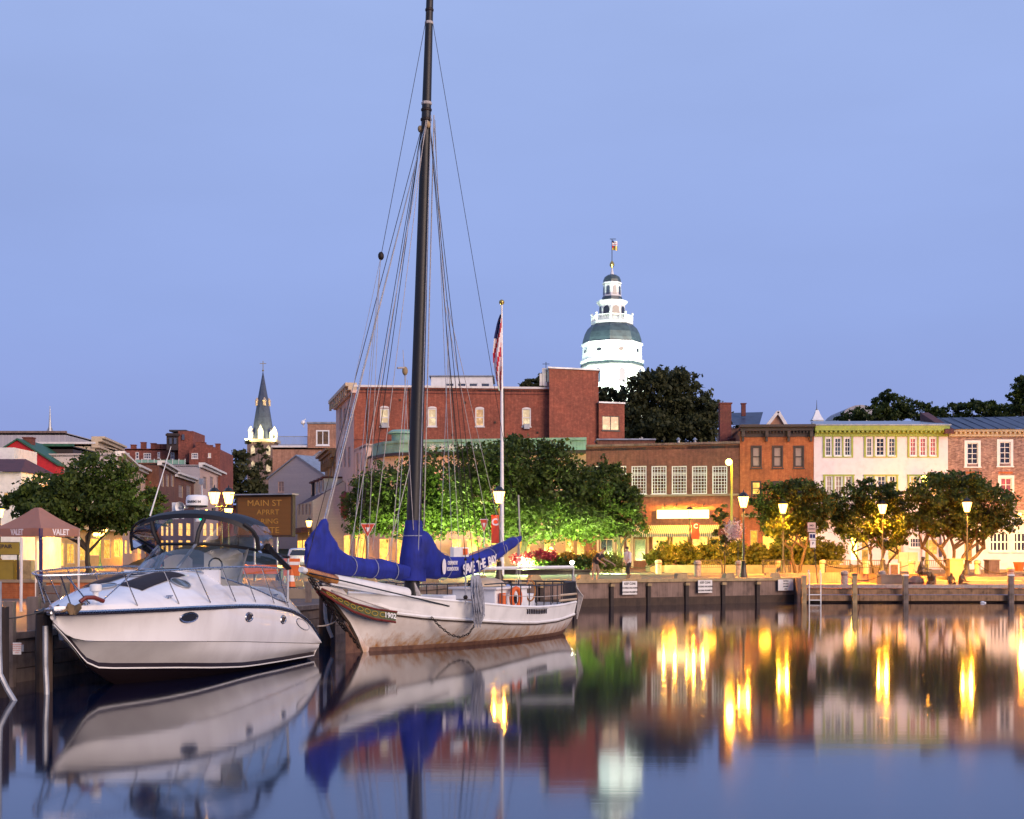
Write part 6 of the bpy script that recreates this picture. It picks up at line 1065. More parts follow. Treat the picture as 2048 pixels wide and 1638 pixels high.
for s_ in ('l', 'r'): m_.tube([j['sh'+s_], j['el'+s_], Vector(j['el'+s_]).lerp(Vector(j['wr'+s_]), .25)], [.085, .07, .065], 8)
m_.build('shirt', 'cloth_white', t, True); m_ = MB()
for s_ in ('l', 'r'): m_.tube([j['hi'+s_], j['kn'+s_], j['an'+s_]], [.12, .085, .075], 8)
m_.lathe([(.15, .8), (.17, .95)], (0, 0, 0), 12); m_.build('trousers', 'cloth_dark', t, True); MB().ball((0, -.1, 1.67), .1, 10, .8).build('hair', 'hair', t, True); hands(t, (j['hal'], j['har'])); MB().ball((0, -.2, 1.6), .018, 6).ball((.03, -.195, 1.635), .01, 5).ball((-.03, -.195, 1.635), .01, 5).build('face', 'skin', t)
d = 74.4
t = figure('person', 'man in a dark t-shirt and pale shorts leaning over near the planter', 'person', stand(.5, .35), RAD, 'skin', (X(1190, d), d, Q-.05), math.radians(60)); j = stand(.5, .35)
m_ = MB(); m_.tube([(0, 0, .9), (0, -.08, 1.1), (0, -.26, 1.32), (0, -.36, 1.46)], [.17, .18, .19, .1], 12)
for s_ in ('l', 'r'): m_.tube([j['sh'+s_], Vector(j['sh'+s_]).lerp(Vector(j['el'+s_]), .7)], [.09, .075], 8)
m_.build('shirt', 'cloth_dark', t, True); m_ = MB()
for s_ in ('l', 'r'): m_.tube([j['hi'+s_], j['kn'+s_]], [.13, .11], 8)
m_.lathe([(.16, .8), (.18, .95)], (0, 0, 0), 12); m_.build('shorts', 'cloth_tan', t, True); MB().ball((0, -.54, 1.67), .1, 10, .8).build('hair', 'hair', t, True); hands(t, (j['hal'], j['har']))
# bronze group: seated reader and three children on the plaza
def seated(low=False, legf=.45, hz=.45):
    b = hz; return dict(pelvis=(0, 0, b+.12), belly=(0, -.03, b+.3), chest=(0, -.08, b+.52), neck=(0, -.14, b+.68), head=(0, -.2, b+.78), crown=(0, -.22, b+.88), shl=(.18, -.1, b+.6), ell=(.24, -.22, b+.34), wrl=(.12, -.42, b+.3), hal=(.06, -.48, b+.3), shr=(-.18, -.1, b+.6), elr=(-.24, -.22, b+.34), wrr=(-.12, -.42, b+.3), har=(-.06, -.48, b+.3),
        hil=(.1, -.05, b+.08), knl=(.13, -legf, b+.1), anl=(.13, -legf-.05, .08), tol=(.13, -legf-.22, .04), hir=(-.1, -.05, b+.08), knr=(-.13, -legf, b+.06), anr=(-.13, -legf+.02, .08), tor=(-.13, -legf-.14, .04))
def child(b=.02, kn=.3): j = seated(hz=b, legf=.38); j.update(knl=(.2, -.34, .34), anl=(.1, -.5, .06), tol=(.1, -.62, .04), knr=(-.2, -.32, .3), anr=(-.1, -.52, .06), tor=(-.1, -.64, .04)); return j
d = 83.2; z = .78
t = figure('seated_statue', 'bronze seated man reading, largest of the statues on the sunken plaza', 'statue', seated(hz=.62, legf=.5), {**RAD, 'chest': .19, 'belly': .17, 'pelvis': .18}, 'bronze', (X(1838, d), d, z), math.radians(62), 1.15); MB().box(-.15, .15, -.62, -.42, .9, .93).build('book', 'bronze', t); MB().ball((0, -.21, 1.46), .12, 10, .7).build('hair', 'bronze', t, True)
rk = MB(); rk.ball((X(1838, d)-.15, d+.1, z+.3), .5, 10, .75); tag(rk.build('boulder', 'concrete'), 'rough stone seat under the bronze seated man', 'boulder')
for px_, rz, lab, sc_ in ((1868, -60, 'bronze statue of a child nearest to the seated reader', 1.0), (1900, 10, 'bronze statue of a child hunched in the middle of the group', .95), (1920, 50, 'bronze statue of a child propped up with legs stretched at the right of the group', 1.1)):
    jt = child(); 
    if px_ == 1920: jt.update(knl=(.1, -.4, .12), anl=(.1, -.8, .07), tol=(.1, -.85, .16), knr=(-.1, -.38, .2), anr=(-.1, -.75, .06), tor=(-.1, -.8, .16))
    t = figure('child_statue', lab, 'statue', jt, {**RAD, 'chest': .14, 'belly': .13, 'pelvis': .15, 'head': .1, 'crown': .085}, 'bronze', (X(px_, d-.6), d-.6, z), math.radians(rz), sc_)

# added fill spots along the shopfronts, without fixtures
for px_, d_, pw in ((60, 108, 1500), (130, 120, 1500), (200, 132, 1300), (260, 150, 1500), (330, 185, 1800), (410, 220, 2000), (520, 215, 1800), (600, 150, 1200), (690, 142, 1400), (760, 124, 1300), (850, 122, 1200), (940, 122, 900), (1140, 120, 600), (1340, 115, 1300), (1420, 115, 1300), (1530, 112, 1100), (1700, 113, 1100), (1800, 113, 900), (1960, 112, 1300), (2030, 112, 1300)): lamp('shop_fill', (X(px_, d_), d_, Q+2.9), pw*2.2, (1, .6, .2), .5, 125, (X(px_, d_), d_-1.5, Q), .7)
for px_ in (1300, 1390, 1480, 1570, 1660, 1750, 1850, 1950, 2040): lamp('plaza_fill', (X(px_, 100), 100, Q+3.4), 900, (1, .6, .2), .4, 62, (X(px_, 106.5), 106.5, Q+.8), .8)  # added fill spots aimed at the hedge, no fixtures
for px_, d_ in ((1640, 90), (1860, 87), (2000, 88), (1420, 93), (1540, 92), (1740, 92)): lamp('plaza_fill', (X(px_, d_), d_, Q+3.6), 900, (1, .6, .2), .4, 140, (X(px_, d_), d_+1.5, Q), .7)  # added fill spots over the plaza paving, no fixtures
for px_, d_ in ((1560, 94.5), (1620, 94.5), (1700, 95), (1740, 95), (1800, 95.5), (1860, 92), (1910, 91.5), (1970, 92.5)): lamp('plaza_fill', (X(px_, d_), d_, Q+.5), 95, (1, .6, .2), .2, 110, (X(px_, d_+2), d_+2, Q+5), .8)  # added warm fill from below the plaza trees, no fixtures
# ================================================================ motor yacht
def interp(tab, a):
    xs = [t[0] for t in tab]
    if a <= xs[0]: return tab[0][1]
    for (x0, y0), (x1, y1) in zip(tab, tab[1:]):
        if a <= x1: f = (a-x0)/(x1-x0); return y0+(y1-y0)*f
    return tab[-1][1]
def sm(tab, a):
    """smoothed table lookup"""
    return sum(interp(tab, a+o) for o in (-.25, -.12, 0, .12, .25))/5 if .25 < a < tab[-1][0]-.25 else interp(tab, a)
th = math.radians(13.3); YO = Vector((-9.0, 27.9, 0))
yb = local('motor_yacht', 'white cabin cruiser with black canopy and steel bow rail moored bow first at the left', 'boat', YO, None, -th)
def yl(px, py, a):
    """boat-frame point on the station a seen at image px,py"""
    r = (px-CX)/F; s, c = math.sin(th), math.cos(th)   # X = -9.1+a s+b c ; Y = 27.9 + a c - b s ; X = r Y
    b = (r*(YO.y+a*c)-YO.x-a*s)/(c+r*s); Y = YO.y+a*c-b*s; return Vector((b, a, Z(py, Y)))
L = 10.3
SW = [(0, .02), (.12, .16), (.3, .3), (.6, .5), (1, .74), (1.6, 1.06), (2.2, 1.32), (2.8, 1.52), (3.6, 1.66), (4.6, 1.72), (7, 1.73), (9, 1.69), (10.3, 1.6)]
SZ = [(0, 1.62), (3, 1.63), (5, 1.6), (6.8, 1.52), (8, 1.38), (8.8, 1.2), (9.4, 1.0), (9.9, .75), (10.3, .45)]
KW = [(0, .0), (.6, .03), (1.0, .42), (1.7, .92), (2.7, 1.36), (4.2, 1.62), (7, 1.7), (9.5, 1.68), (10.3, 1.6)]
KZ = [(0, 1.45), (.62, 1.03), (3, .9), (5, .78), (7.5, .6), (9.5, .46), (10.3, .4)]
CW = [(0, 0), (1.35, .02), (1.9, .36), (2.7, .8), (4.0, 1.25), (5.5, 1.45), (8, 1.5), (10.3, 1.45)]
CZ = [(0, 1.4), (.65, .98), (1.35, .44), (2.0, .4), (3.3, .32), (4.6, .22), (6, .14), (10.3, .1)]
EZ = [(0, 1.55), (.62, 1.0), (1.3, .44), (2.3, .02), (3.2, -.25), (5, -.5), (10.3, -.5)]
st = [0, .08, .2, .4, .6, .8, 1.0, 1.2, 1.5, 1.8, 2.1, 2.4, 2.7, 3.0, 3.4, 3.8, 4.3, 5, 5.7, 6.5, 7.3, 8, 8.6, 9.1, 9.5, 9.8, 10.05, 10.3]
def sect(a):
    sw, sz = sm(SW, a), sm(SZ, a); kw, kz = min(sm(KW, a), sw), min(sm(KZ, a), sz-.02); cw, cz = min(sm(CW, a), kw), min(sm(CZ, a), kz-.02); ez = min(interp(EZ, a), cz-.005)
    return sw, sz, kw, kz, cw, cz, ez
def side_pts(a, g_):
    sw, sz, kw, kz, cw, cz, ez = sect(a); top = []; n_ = 6
    for i in range(n_+1):
        f = i/n_; fl = math.sin(math.pi*f)*(.05 if a > 4 else -.08*max(0, 1-a/4)); top.append((g_*(sw+(kw-sw)*f+fl), a, sz+(kz-sz)*f))
    return top, (sw, sz, kw, kz, cw, cz, ez)
for g_ in (1, -1):
    up, mid, low, boot, stripe = [], [], [], [], []
    for a in st:
        t_, (sw, sz, kw, kz, cw, cz, ez) = side_pts(a, g_); up.append(t_)
        kk = .03 if a > .65 else 0; mid.append([(g_*(kw-kk*.8), a, kz-.012)]+[(g_*(kw-kk+(cw-kw+kk)*f+.05*math.sin(math.pi*f)*(1 if a > 3 else 0)), a, kz-.012+(cz+.1-kz)*f) for f in (.2, .4, .6, .8, 1)])
        e = mid[-1][-1]; z2 = min(e[2]-.09, e[2]); boot.append([e, (g_*max(0, cw*.99), a, max(cz, ez)), ]); 
        low.append([(g_*max(0, cw*.985), a, max(cz, ez)), (g_*cw*.55, a, (max(cz, ez)+ez)/2-.02), (0, a, ez)])
        stripe.append([(g_*(cw*.99+.012), a, max(cz, ez)+.0), (g_*(cw*.985+.012), a, max(cz, ez)-.03)])
    for rows, nm, mt in ((up, 'hull_side', 'gelcoat'), (mid, 'lower_hull', 'gelcoat'), (boot, 'boot_stripe', 'boot_black'), (low, 'bottom', 'boot_black'), (stripe, 'pin_stripe', 'white_paint')):
        fixn(MB().grid(rows).build(nm, mt, yb, True))
    rub = [Vector((g_*(sm(SW, a)+.015), a, sm(SZ, a))) for a in st]; MB().tube(rub, .035, 6).build('rub_rail', 'steel', yb, True)
    MB().tube([p+Vector((0, 0, -.045)) for p in rub], .022, 6).build('rub_rail', 'boot_black', yb, True)
MB().poly([(x, L-.01, z) for x, z in ((-1.6, .45), (-1.6, .4), (-1.45, .1), (0, -.5), (1.45, .1), (1.6, .4), (1.6, .45))]).build('transom', 'gelcoat', yb)
# deck moulding: crown rising to the windscreen, coamings falling to the stern
HZ = [(0, 1.68), (.5, 1.76), (1.2, 1.93), (2.2, 2.12), (3.4, 2.3), (4.6, 2.44), (6, 2.44), (7.5, 2.42), (8.6, 2.3), (9.3, 1.95), (9.9, 1.4), (10.3, .8)]
def deckz(a, f):
    """f = 0 centre .. 1 sheer"""
    sz = sm(SZ, a)+.0; h = sm(HZ, a); 
    if f > .93: k = (f-.93)/.07; return sz+.1*(1-k)+.02*(1-k)
    e = (f/.93); return sz+.12+(h-sz-.12)*(1-e**2.6)
rows = []
fs = [-1, -.985, -.95, -.93, -.86, -.78, -.68, -.55, -.4, -.2, 0, .2, .4, .55, .68, .78, .86, .93, .95, .985, 1]
for a in [x for x in st if x <= 5]+[]: rows.append([(f*sm(SW, a), a, deckz(a, abs(f))) for f in fs])
MB().grid(rows).build('foredeck', 'gelcoat', yb, True)
for g_ in (1, -1):   # side decks and coamings aft
    rows = []
    for a in [x for x in st if x >= 5]: rows.append([(g_*f*sm(SW, a), a, deckz(a, f)) for f in (1, .985, .95, .93, .9, .86, .8, .74)]+[(g_*.7*sm(SW, a), a, max(.5, deckz(a, .74)-.5))])
    fixn(MB().grid(rows).build('coaming', 'gelcoat', yb, True))
MB().box(-1.2, 1.2, 5.0, 5.06, 1.2, 2.4).build('dashboard', 'gelcoat', yb); MB().box(-1.25, 1.25, 5, 10, 1.05, 1.1).build('cockpit_floor', 'gelcoat', yb)
# windscreen: points at foot and top
NW = 22
def wfoot(t): an = t*1.25; b = 1.6*math.sin(an)/math.sin(1.25); a = 4.35+3.9*(1-math.cos(an*1.02))/(1-math.cos(1.27))*.95; return b, a
def wtop(t): an = t*1.25; b = 1.46*math.sin(an)/math.sin(1.25); a = 5.45+3.0*(1-math.cos(an*1.02))/(1-math.cos(1.27)); return b, a
foot, top = [], []
lw = lambda b: b*1.12 if b < 0 else b
for i in range(NW+1):
    t = -1+2*i/NW; b, a = wfoot(t); zf = deckz(a, min(.9, abs(b)/sm(SW, a)))+.0; foot.append(Vector((lw(b), a, zf+.01))); b2, a2 = wtop(t); top.append(Vector((lw(b2), a2, 3.0-.52*max(0, abs(t)-.25)**1.7)))
m_ = MB(); m_.grid([foot, [p.lerp(q, .33)+Vector((0, -.03, .03)) for p, q in zip(foot, top)], [p.lerp(q, .66)+Vector((0, -.03, .03)) for p, q in zip(foot, top)], top]); m_.build('windscreen', 'tint_glass', yb, True)
MB().tube(foot, .022, 6).build('windscreen_frame', 'steel', yb, True); MB().tube(top, .042, 6).build('windscreen_frame', 'black_canvas', yb, True)
for i in (2, 7, 13, 18): MB().bar(foot[i], top[i], .065, .04).build('mullion', 'galv', yb)
MB().tube([foot[0], top[0]], .03, 6).build('mullion', 'galv', yb); MB().tube([foot[-1], top[-1]], .03, 6).build('mullion', 'galv', yb)
# canopy: clear panels and dark hood
def hoop(a, w_, ze, zt, lean=0): return [Vector((lw(-w_*math.cos(math.pi*i/NW)), a+lean*math.sin(math.pi*i/NW), ze+(zt-ze)*math.sin(math.pi*i/NW)**.55)) for i in range(NW+1)]
h0 = hoop(6.4, 1.56, 2.85, 3.72, -.62); h0b = [p+Vector((0, -.02, -.11 if .12 < i/NW < .88 else -.05)) for i, p in enumerate(h0)]; h1 = hoop(6.95, 1.54, 2.85, 3.82, -.4); h2 = hoop(7.45, 1.5, 2.8, 3.8, -.2)
hl = [h0b, h0, [p.lerp(q, .5)+Vector((0, 0, .05)) for p, q in zip(h0, h1)], h1, h2]
MB().grid([r[5:20] for r in hl]).build('canopy_hood', 'black_canvas', yb, True)
for i0, i1 in ((0, 6), (19, NW+1)): MB().grid([r[i0:i1] for r in hl[1:]]).build('clear_panel', 'vinyl', yb, True)
MB().tube(h0[:7], .035, 6).build('canopy_edge', 'black_canvas', yb, True); MB().tube(h0[18:], .05, 6).build('canopy_edge', 'black_canvas', yb, True)
m_ = MB(); m_.grid([top, [p.lerp(q, .5)+Vector((0, -.05, 0)) for p, q in zip(top, h0b)], h0b]); m_.build('clear_panel', 'vinyl', yb, True)
for i in (7, 13): MB().tube([top[i], top[i].lerp(h0b[i], .5)+Vector((0, -.07, 0)), h0b[i]], .05, 6).build('panel_zip', 'black_canvas', yb, True)
for i in (20, 2): MB().tube([top[i], top[i].lerp(h0b[i], .5)+Vector((0, -.06, 0)), h0b[i]], .03, 6).build('panel_zip', 'black_canvas', yb, True)
for i, e in ((0, -1), (NW, 1)):
    q = Vector((e*1.5, 8.35, 2.42)); MB().tube([h1[i]+Vector((0, 0, .1)), q.lerp(h1[i], .5)+Vector((e*.05, 0, 0)), q], [.09, .06, .07], 6).build('canopy_edge', 'black_canvas', yb, True)
    m_ = MB(); m_.poly([q, h1[i], h2[i], (e*1.48, 8.5, 2.4)]); m_.build('side_curtain', 'vinyl', yb)
    MB().tube([Vector((e*1.5, 8.5, 2.4)), h2[i]], .035, 6).build('canopy_edge', 'black_canvas', yb)
MB().tube([p+Vector((0, .2, .03)) for p in h0[14:20]], .012, 5).build('hood_piping', 'steel', yb)
# cockpit seats and helm seen through the panels
for x0, x1, a, z1 in ((-1.0, -.25, 6.6, 2.75), (.1, 1.1, 6.5, 2.9)): 
    m_ = MB(); rows = []
    for i in range(7): f = i/6; rows.append([(x0+(x1-x0)*j/6+.0, a+.1*math.sin(math.pi*j/6), 1.9+(z1-1.9)*f-.12*abs(j/3-1)**3*f) for j in range(7)])
    m_.grid(rows); m_.build('seat_back', 'off_white', yb, True)
MB().tube([(.75+.17*math.cos(k*math.pi/6), 5.75, 2.5+.17*math.sin(k*math.pi/6)) for k in range(13)], .02, 6).build('steering_wheel', 'black_iron', yb)
# bow rail
def ry(px, py, a): return yl(px, py, a)
portd = [(a, Vector((sm(SW, a)*.955, a, deckz(a, .95)))) for a in (1.55, 2.6, 3.7, 4.9, 6.0, 7.1, 8.05)]
rt = [Vector((0, -.35, 2.35)), Vector((.32, -.1, 2.36)), Vector((.8, .55, 2.38)), Vector((1.15, 1.2, 2.4)), Vector((1.42, 2.2, 2.43)), Vector((1.56, 3.4, 2.46)), Vector((1.6, 4.9, 2.47)), Vector((1.6, 6.2, 2.46)), Vector((1.58, 7.4, 2.42)), Vector((1.52, 8.1, 2.38))]
full = [Vector((-p.x, p.y, p.z)) for p in rt[::-1]][:-1]+rt; MB().tube(full, .02, 8).build('bow_rail', 'steel', yb, True)
def rail_at(a):
    for p, q in zip(rt, rt[1:]):
        if p.y <= a <= q.y: return p.lerp(q, (a-p.y)/(q.y-p.y))
    return rt[-1]
for a, f in portd:
    for g_ in (1, -1): q = rail_at(max(.1, a-.62)); MB().tube([(g_*f.x, f.y, f.z), (g_*q.x, q.y, q.z)], .015, 6).build('stanchion', 'steel', yb)
for g_ in (1, -1): MB().tube([(g_*.22, .28, 1.75), (g_*.25, -.15, 2.35)], .016, 6).build('stanchion', 'steel', yb); MB().tube([(g_*.5, .5, 1.78), (g_*.32, -.08, 2.36)], .016, 6).build('stanchion', 'steel', yb); MB().tube([(g_*.62, .7, 1.8), (g_*1.1, 1.15, 2.39)], .014, 6).build('stanchion', 'steel', yb)
# sun pads, hatches, fittings
def onDeck(b, a, up=.012): return Vector((b, a, deckz(a, min(.92, abs(b)/sm(SW, a)))+up))
for b0, b1 in ((-.72, -.2), (.18, .78)):
    rows = [[onDeck(b0+(b1-b0)*j/5, 2.15+2.0*i/8, .045 if 0 < i < 8 and 0 < j < 5 else .012) for j in range(6)] for i in range(9)]; MB().grid(rows).build('sun_pad', 'mat_black', yb, True)
for b, a, r_ in ((.0, 2.0, .22), (.98, 3.5, .2), (-.02, 3.4, .2)):
    pts = [onDeck(b+r_*math.cos(k*math.pi/8), a+r_*1.2*math.sin(k*math.pi/8), .02) for k in range(17)]; h_ = MB().tube(pts, .018, 5).build('hatch', 'galv', yb, True); MB().poly([p+Vector((0, 0, .004)) for p in pts[:-1]]).build('hatch_lens', 'tint_glass', h_)
vz = onDeck(.35, 1.0, 0); MB().lathe([(.06, 0), (.06, .13), (.065, .14), (.12, .17), (.12, .27), (.1, .3), (.02, .31)], vz, 14).build('searchlight', 'white_paint', yb, True)
for a in (.55, 2.5, 7.6):
    for g_ in (1,): q = onDeck(g_*sm(SW, a)*.86, a, .03); MB().tube([q+Vector((0, -.13, .03)), q+Vector((0, .13, .03))], .016, 6).tube([q+Vector((0, -.05, -.03)), q+Vector((0, -.05, .03))], .014, 5).tube([q+Vector((0, .05, -.03)), q+Vector((0, .05, .03))], .014, 5).build('cleat', 'steel', yb)
MB().bar((-.12, -.05, 1.66), (-.12, .6, 1.74), .14, .05).bar((.15, -.15, 1.64), (.15, .6, 1.74), .16, .04).build('bow_roller', 'steel', yb)
# anchor hanging over the port bow
an = yl(152, 1216, .25); m_ = MB(); m_.tube([an+Vector((.0, .4, .12)), an+Vector((0, -.02, 0))], .025, 6); 
for g_ in (-1, 1):
    m_.v; k = len(m_.v); pts = [an+Vector((0, -.05, .05)), an+Vector((g_*.13, -.08, .1)), an+Vector((g_*.17, -.1, .0)), an+Vector((g_*.06, -.13, -.14)), an+Vector((0, -.1, -.12))]
    m_.poly(pts); m_.poly([p+Vector((0, .03, 0)) for p in pts][::-1])
    for i in range(5): p, q = pts[i], pts[(i+1) % 5]; m_.poly([p, p+Vector((0, .03, 0)), q+Vector((0, .03, 0)), q])
fixn(m_.build('anchor', 'bronze', yb)); m_ = MB(); m_.tube([an+Vector((.06, .05, .12)), an+Vector((.12, .15, .2)), an+Vector((.22, .3, .2)), an+Vector((.32, .5, .12))], .045, 8); m_.build('rope_hank', 'trail_red', yb, True)
# portholes on the port side
def hullpt(a, z):
    t_, _ = side_pts(a, 1)
    for p, q in zip(t_, t_[1:]):
        if q[2] <= z <= p[2]: f = (p[2]-z)/(p[2]-q[2]+1e-6); return Vector((p[0]+(q[0]-p[0])*f, a, z))
    return Vector(t_[3])
for px_, py_, ra, rz_ in ((377, 1235, .27, .1), (498, 1234, .19, .095), (564, 1239, .16, .09)):
    best = min((abs((lambda w_: (w_.x/w_.y)*F+CX)(Matrix.Rotation(-th, 3, 'Z') @ hullpt(a/20, 1.35)+YO)-px_), a/20) for a in range(40, 195))[1]
    w_ = Matrix.Rotation(-th, 3, 'Z') @ hullpt(best, 1.3)+YO; z = Z(py_, w_.y); z = min(z, interp(SZ, best)-.15); pts = [hullpt(best+ra*math.cos(k*math.pi/9), z+rz_*math.sin(k*math.pi/9))+Vector((.008, 0, 0)) for k in range(18)]
    pf = MB().tube(pts+[pts[0]], .022, 6).build('porthole', 'steel', yb, True); MB().poly([p+Vector((.003, 0, 0)) for p in pts]).build('porthole_glass', 'pane_dark', pf)
pts = [hullpt(8.75+.45*math.cos(k*math.pi/9), .98+.12*math.sin(k*math.pi/9)-.1*math.cos(k*math.pi/9))+Vector((.006, 0, 0)) for k in range(18)]; MB().poly(pts).build('vent_recess', 'off_white', yb); MB().tube(pts+[pts[0]], .012, 5).build('vent_trim', 'steel', yb)
# radar, horn, aerials on the canopy arch
r0 = yl(394, 1000, 8.3); MB().tube([r0+Vector((.02, 0, -.55)), r0+Vector((0, 0, -.2))], .07, 8).build('radar_mast', 'white_paint', yb, True)
MB().lathe([(.05, -.2), (.26, -.18), (.27, -.14)], r0, 20).build('radar_base', 'black_iron', yb, True); MB().lathe([(.275, -.14), (.28, -.02), (.265, .08), (.22, .12), (.02, .135)], r0, 24).build('radar_dome', 'white_paint', yb, True)
rw = Matrix.Rotation(th, 3, 'Z')
for k, ch in enumerate('GARMIN'):
    a_ = -math.pi/2+.12-.55+.22*k; p = r0+Vector((.284*math.cos(a_), .284*math.sin(a_), -.05)); text(ch, .085, 'ink', yb, frameM(p, (-math.sin(a_), math.cos(a_), 0)), bold=.003)
MB().tube([r0+Vector((.1, .1, .1)), r0+Vector((.08, .1, .45))], .02, 6).box(r0.x+.03, r0.x+.13, r0.y+.05, r0.y+.15, .4+r0.z, .55+r0.z).build('stern_light', 'galv', yb)
hr = yl(362, 1014, 8.0); m_ = MB(); 
m_.tube([hr+Vector((.05, .25, 0)), hr+Vector((0, .1, 0)), hr, hr+Vector((-.01, -.06, 0))], [.03, .06, .11, .14], 12, False); m_.build('loudhailer', 'white_paint', yb, True); MB().ball(hr+Vector((0, 0, 0)), .04, 8).build('loudhailer_core', 'galv', yb); MB().bar(hr+Vector((0, .1, -.3)), hr+Vector((0, .1, -.05)), .05).build('bracket', 'white_paint', yb); MB().box(hr.x-.3, hr.x-.16, hr.y+.1, hr.y+.2, hr.z-.3, hr.z+.12).build('antenna_box', 'white_paint', yb)
wa, wb = yl(300, 1032, 7.9), yl(342, 893, 8.2); MB().tube([wa, wa.lerp(wb, .35), wb], [.022, .016, .008], 6).build('whip_aerial', 'white_paint', yb)
q = yl(413, 1021, 7.6); MB().ball(q, .03, 8).build('anchor_light', 'lamp_glass', yb); MB().lathe([(.05, -.05), (.05, .05)], yl(427, 1020, 7.6), 10).build('spotlight', 'black_iron', yb); q = yl(401, 1038, 7.0); MB().ball(q, .035, 8).build('nav_light', 'nav_green', yb)
MB().tube([onDeck(.0, 4.2, .03), onDeck(.5, 4.4, .06)], .012, 5).tube([onDeck(-1.1, 4.9, .04), onDeck(-.55, 4.5, .05)], .012, 5).build('wiper', 'black_iron', yb)
ln = [Vector((-9.1, 27.95, 1.72))+Vector((-.05, 0, 0)), Vector((-9.6, 28, 1.6)), Vector((-10.2, 28, 1.5)), Vector((-10.9, 27.8, 1.44))]; tag(MB().tube([P(118, 1210, 28.3), P(90, 1222, 28), P(40, 1234, 27.8), P(-12, 1240, 27.6)], .014, 6).build('mooring_line', 'black_iron'), 'dark mooring line from the yacht bow to the left edge pile', 'rope')
# ================================================================ sailboat
th2 = math.radians(27); SO = Vector((-4.6, 39.3, 0))
sb = local('sailboat', 'white wooden work sailboat with rust streaks, tall black mast and blue sail covers', 'boat', SO, None, -th2)
def sl(px, py, a):
    r = (px-CX)/F; s, c = math.sin(th2), math.cos(th2); b = (r*(SO.y+a*c)-SO.x-a*s)/(c+r*s); Y = SO.y+a*c-b*s; return Vector((b, a, Z(py, Y)))
TW = [(0, .1), (.5, .42), (1.2, .85), (2.2, 1.4), (3.4, 1.85), (5, 2.12), (7, 2.15), (9, 2.02), (10.6, 1.85), (11.7, 1.7)]
TZ = [(-.2, 1.68), (1, 1.6), (2.3, 1.45), (4, 1.28), (6, 1.12), (8, 1.03), (10, 1.02), (11.7, 1.08)]
RZ = [(0, 1.35), (1, 1.08), (2.3, .88), (4, .74), (6, .6), (8, .5), (10, .5), (11.7, .62)]
WW = [(0, 0), (.9, .02), (1.6, .32), (2.6, .78), (4, 1.25), (6, 1.6), (8, 1.7), (10, 1.6), (11.7, 1.3)]
WZ = [(0, .9), (.9, .12), (2, .12), (11, .12), (11.7, .2)]
ss = [0, .15, .35, .6, .9, 1.2, 1.6, 2.1, 2.7, 3.4, 4.2, 5, 6, 7, 8, 9, 9.8, 10.5, 11.1, 11.5, 11.7]
def srow(a, g_):
    tw, tz, rz_, ww, wz = (sm(t_, a) for t_ in (TW, TZ, RZ, WW, WZ)); rw_ = tw-.04-.12*max(0, 1-a/3); rw_ = max(rw_*(.9 if a < 1 else .96), .03*a); ww = min(ww, rw_); return tw, tz, rw_, rz_, ww, max(wz, 0.0) if a > .9 else interp(WZ, a)
for g_ in (1, -1):
    A_, B_, Cc, D_, I_ = [], [], [], [], []
    for a in ss:
        tw, tz, rw_, rz_, ww, wz = srow(a, g_)
        A_.append([(g_*(tw+(rw_-tw)*f), a, tz+(rz_-tz)*f) for f in (0, .33, .66, 1)])
        B_.append([(g_*(rw_-.02+(ww-rw_+.02)*f**1.2), a+(.0), rz_-.01+(wz-rz_+.01)*f) for f in (0, .2, .4, .6, .8, 1)])
        Cc.append([(g_*ww, a, wz), (g_*ww*.97, a, wz-.12), (g_*ww*.6, a, -.4), (0, a+.05, -.7)]); I_.append([(g_*(tw-.07), a, tz), (g_*(tw-.09), a, tz-.42)])
    for rows, nm, mt in ((A_, 'bulwark', 'white_paint'), (B_, 'topside', 'hull_paint'), (Cc, 'bottom', 'seabed_red'), (I_, 'bulwark_inside', 'white_paint')): fixn(MB().grid(rows).build(nm, mt, sb, True))
    rp = [Vector((g_*(srow(a, g_)[2]+.01), a, srow(a, g_)[3])) for a in ss]; MB().tube(rp, .024, 6).build('rub_strake', 'umber', sb, True); MB().tube([p+Vector((0, 0, .06)) for p in rp], .045, 6).build('rub_strake', 'white_paint', sb, True)
    MB().tube([Vector((g_*(sm(TW, a)-.03), a, sm(TZ, a)+.02)) for a in ss], .05, 6).build('cap_rail', 'white_paint', sb, True)
MB().poly([(x, 11.69, z) for x, z in ((-1.7, 1.08), (-1.3, .2), (0, -.4), (1.3, .2), (1.7, 1.08))]).build('transom', 'hull_paint', sb)
MB().grid([[(f*(sm(TW, a)-.08), a, sm(TZ, a)-.38+.05*(1-f*f)) for f in (-1, -.5, 0, .5, 1)] for a in ss]).build('deck', 'off_white', sb, True)
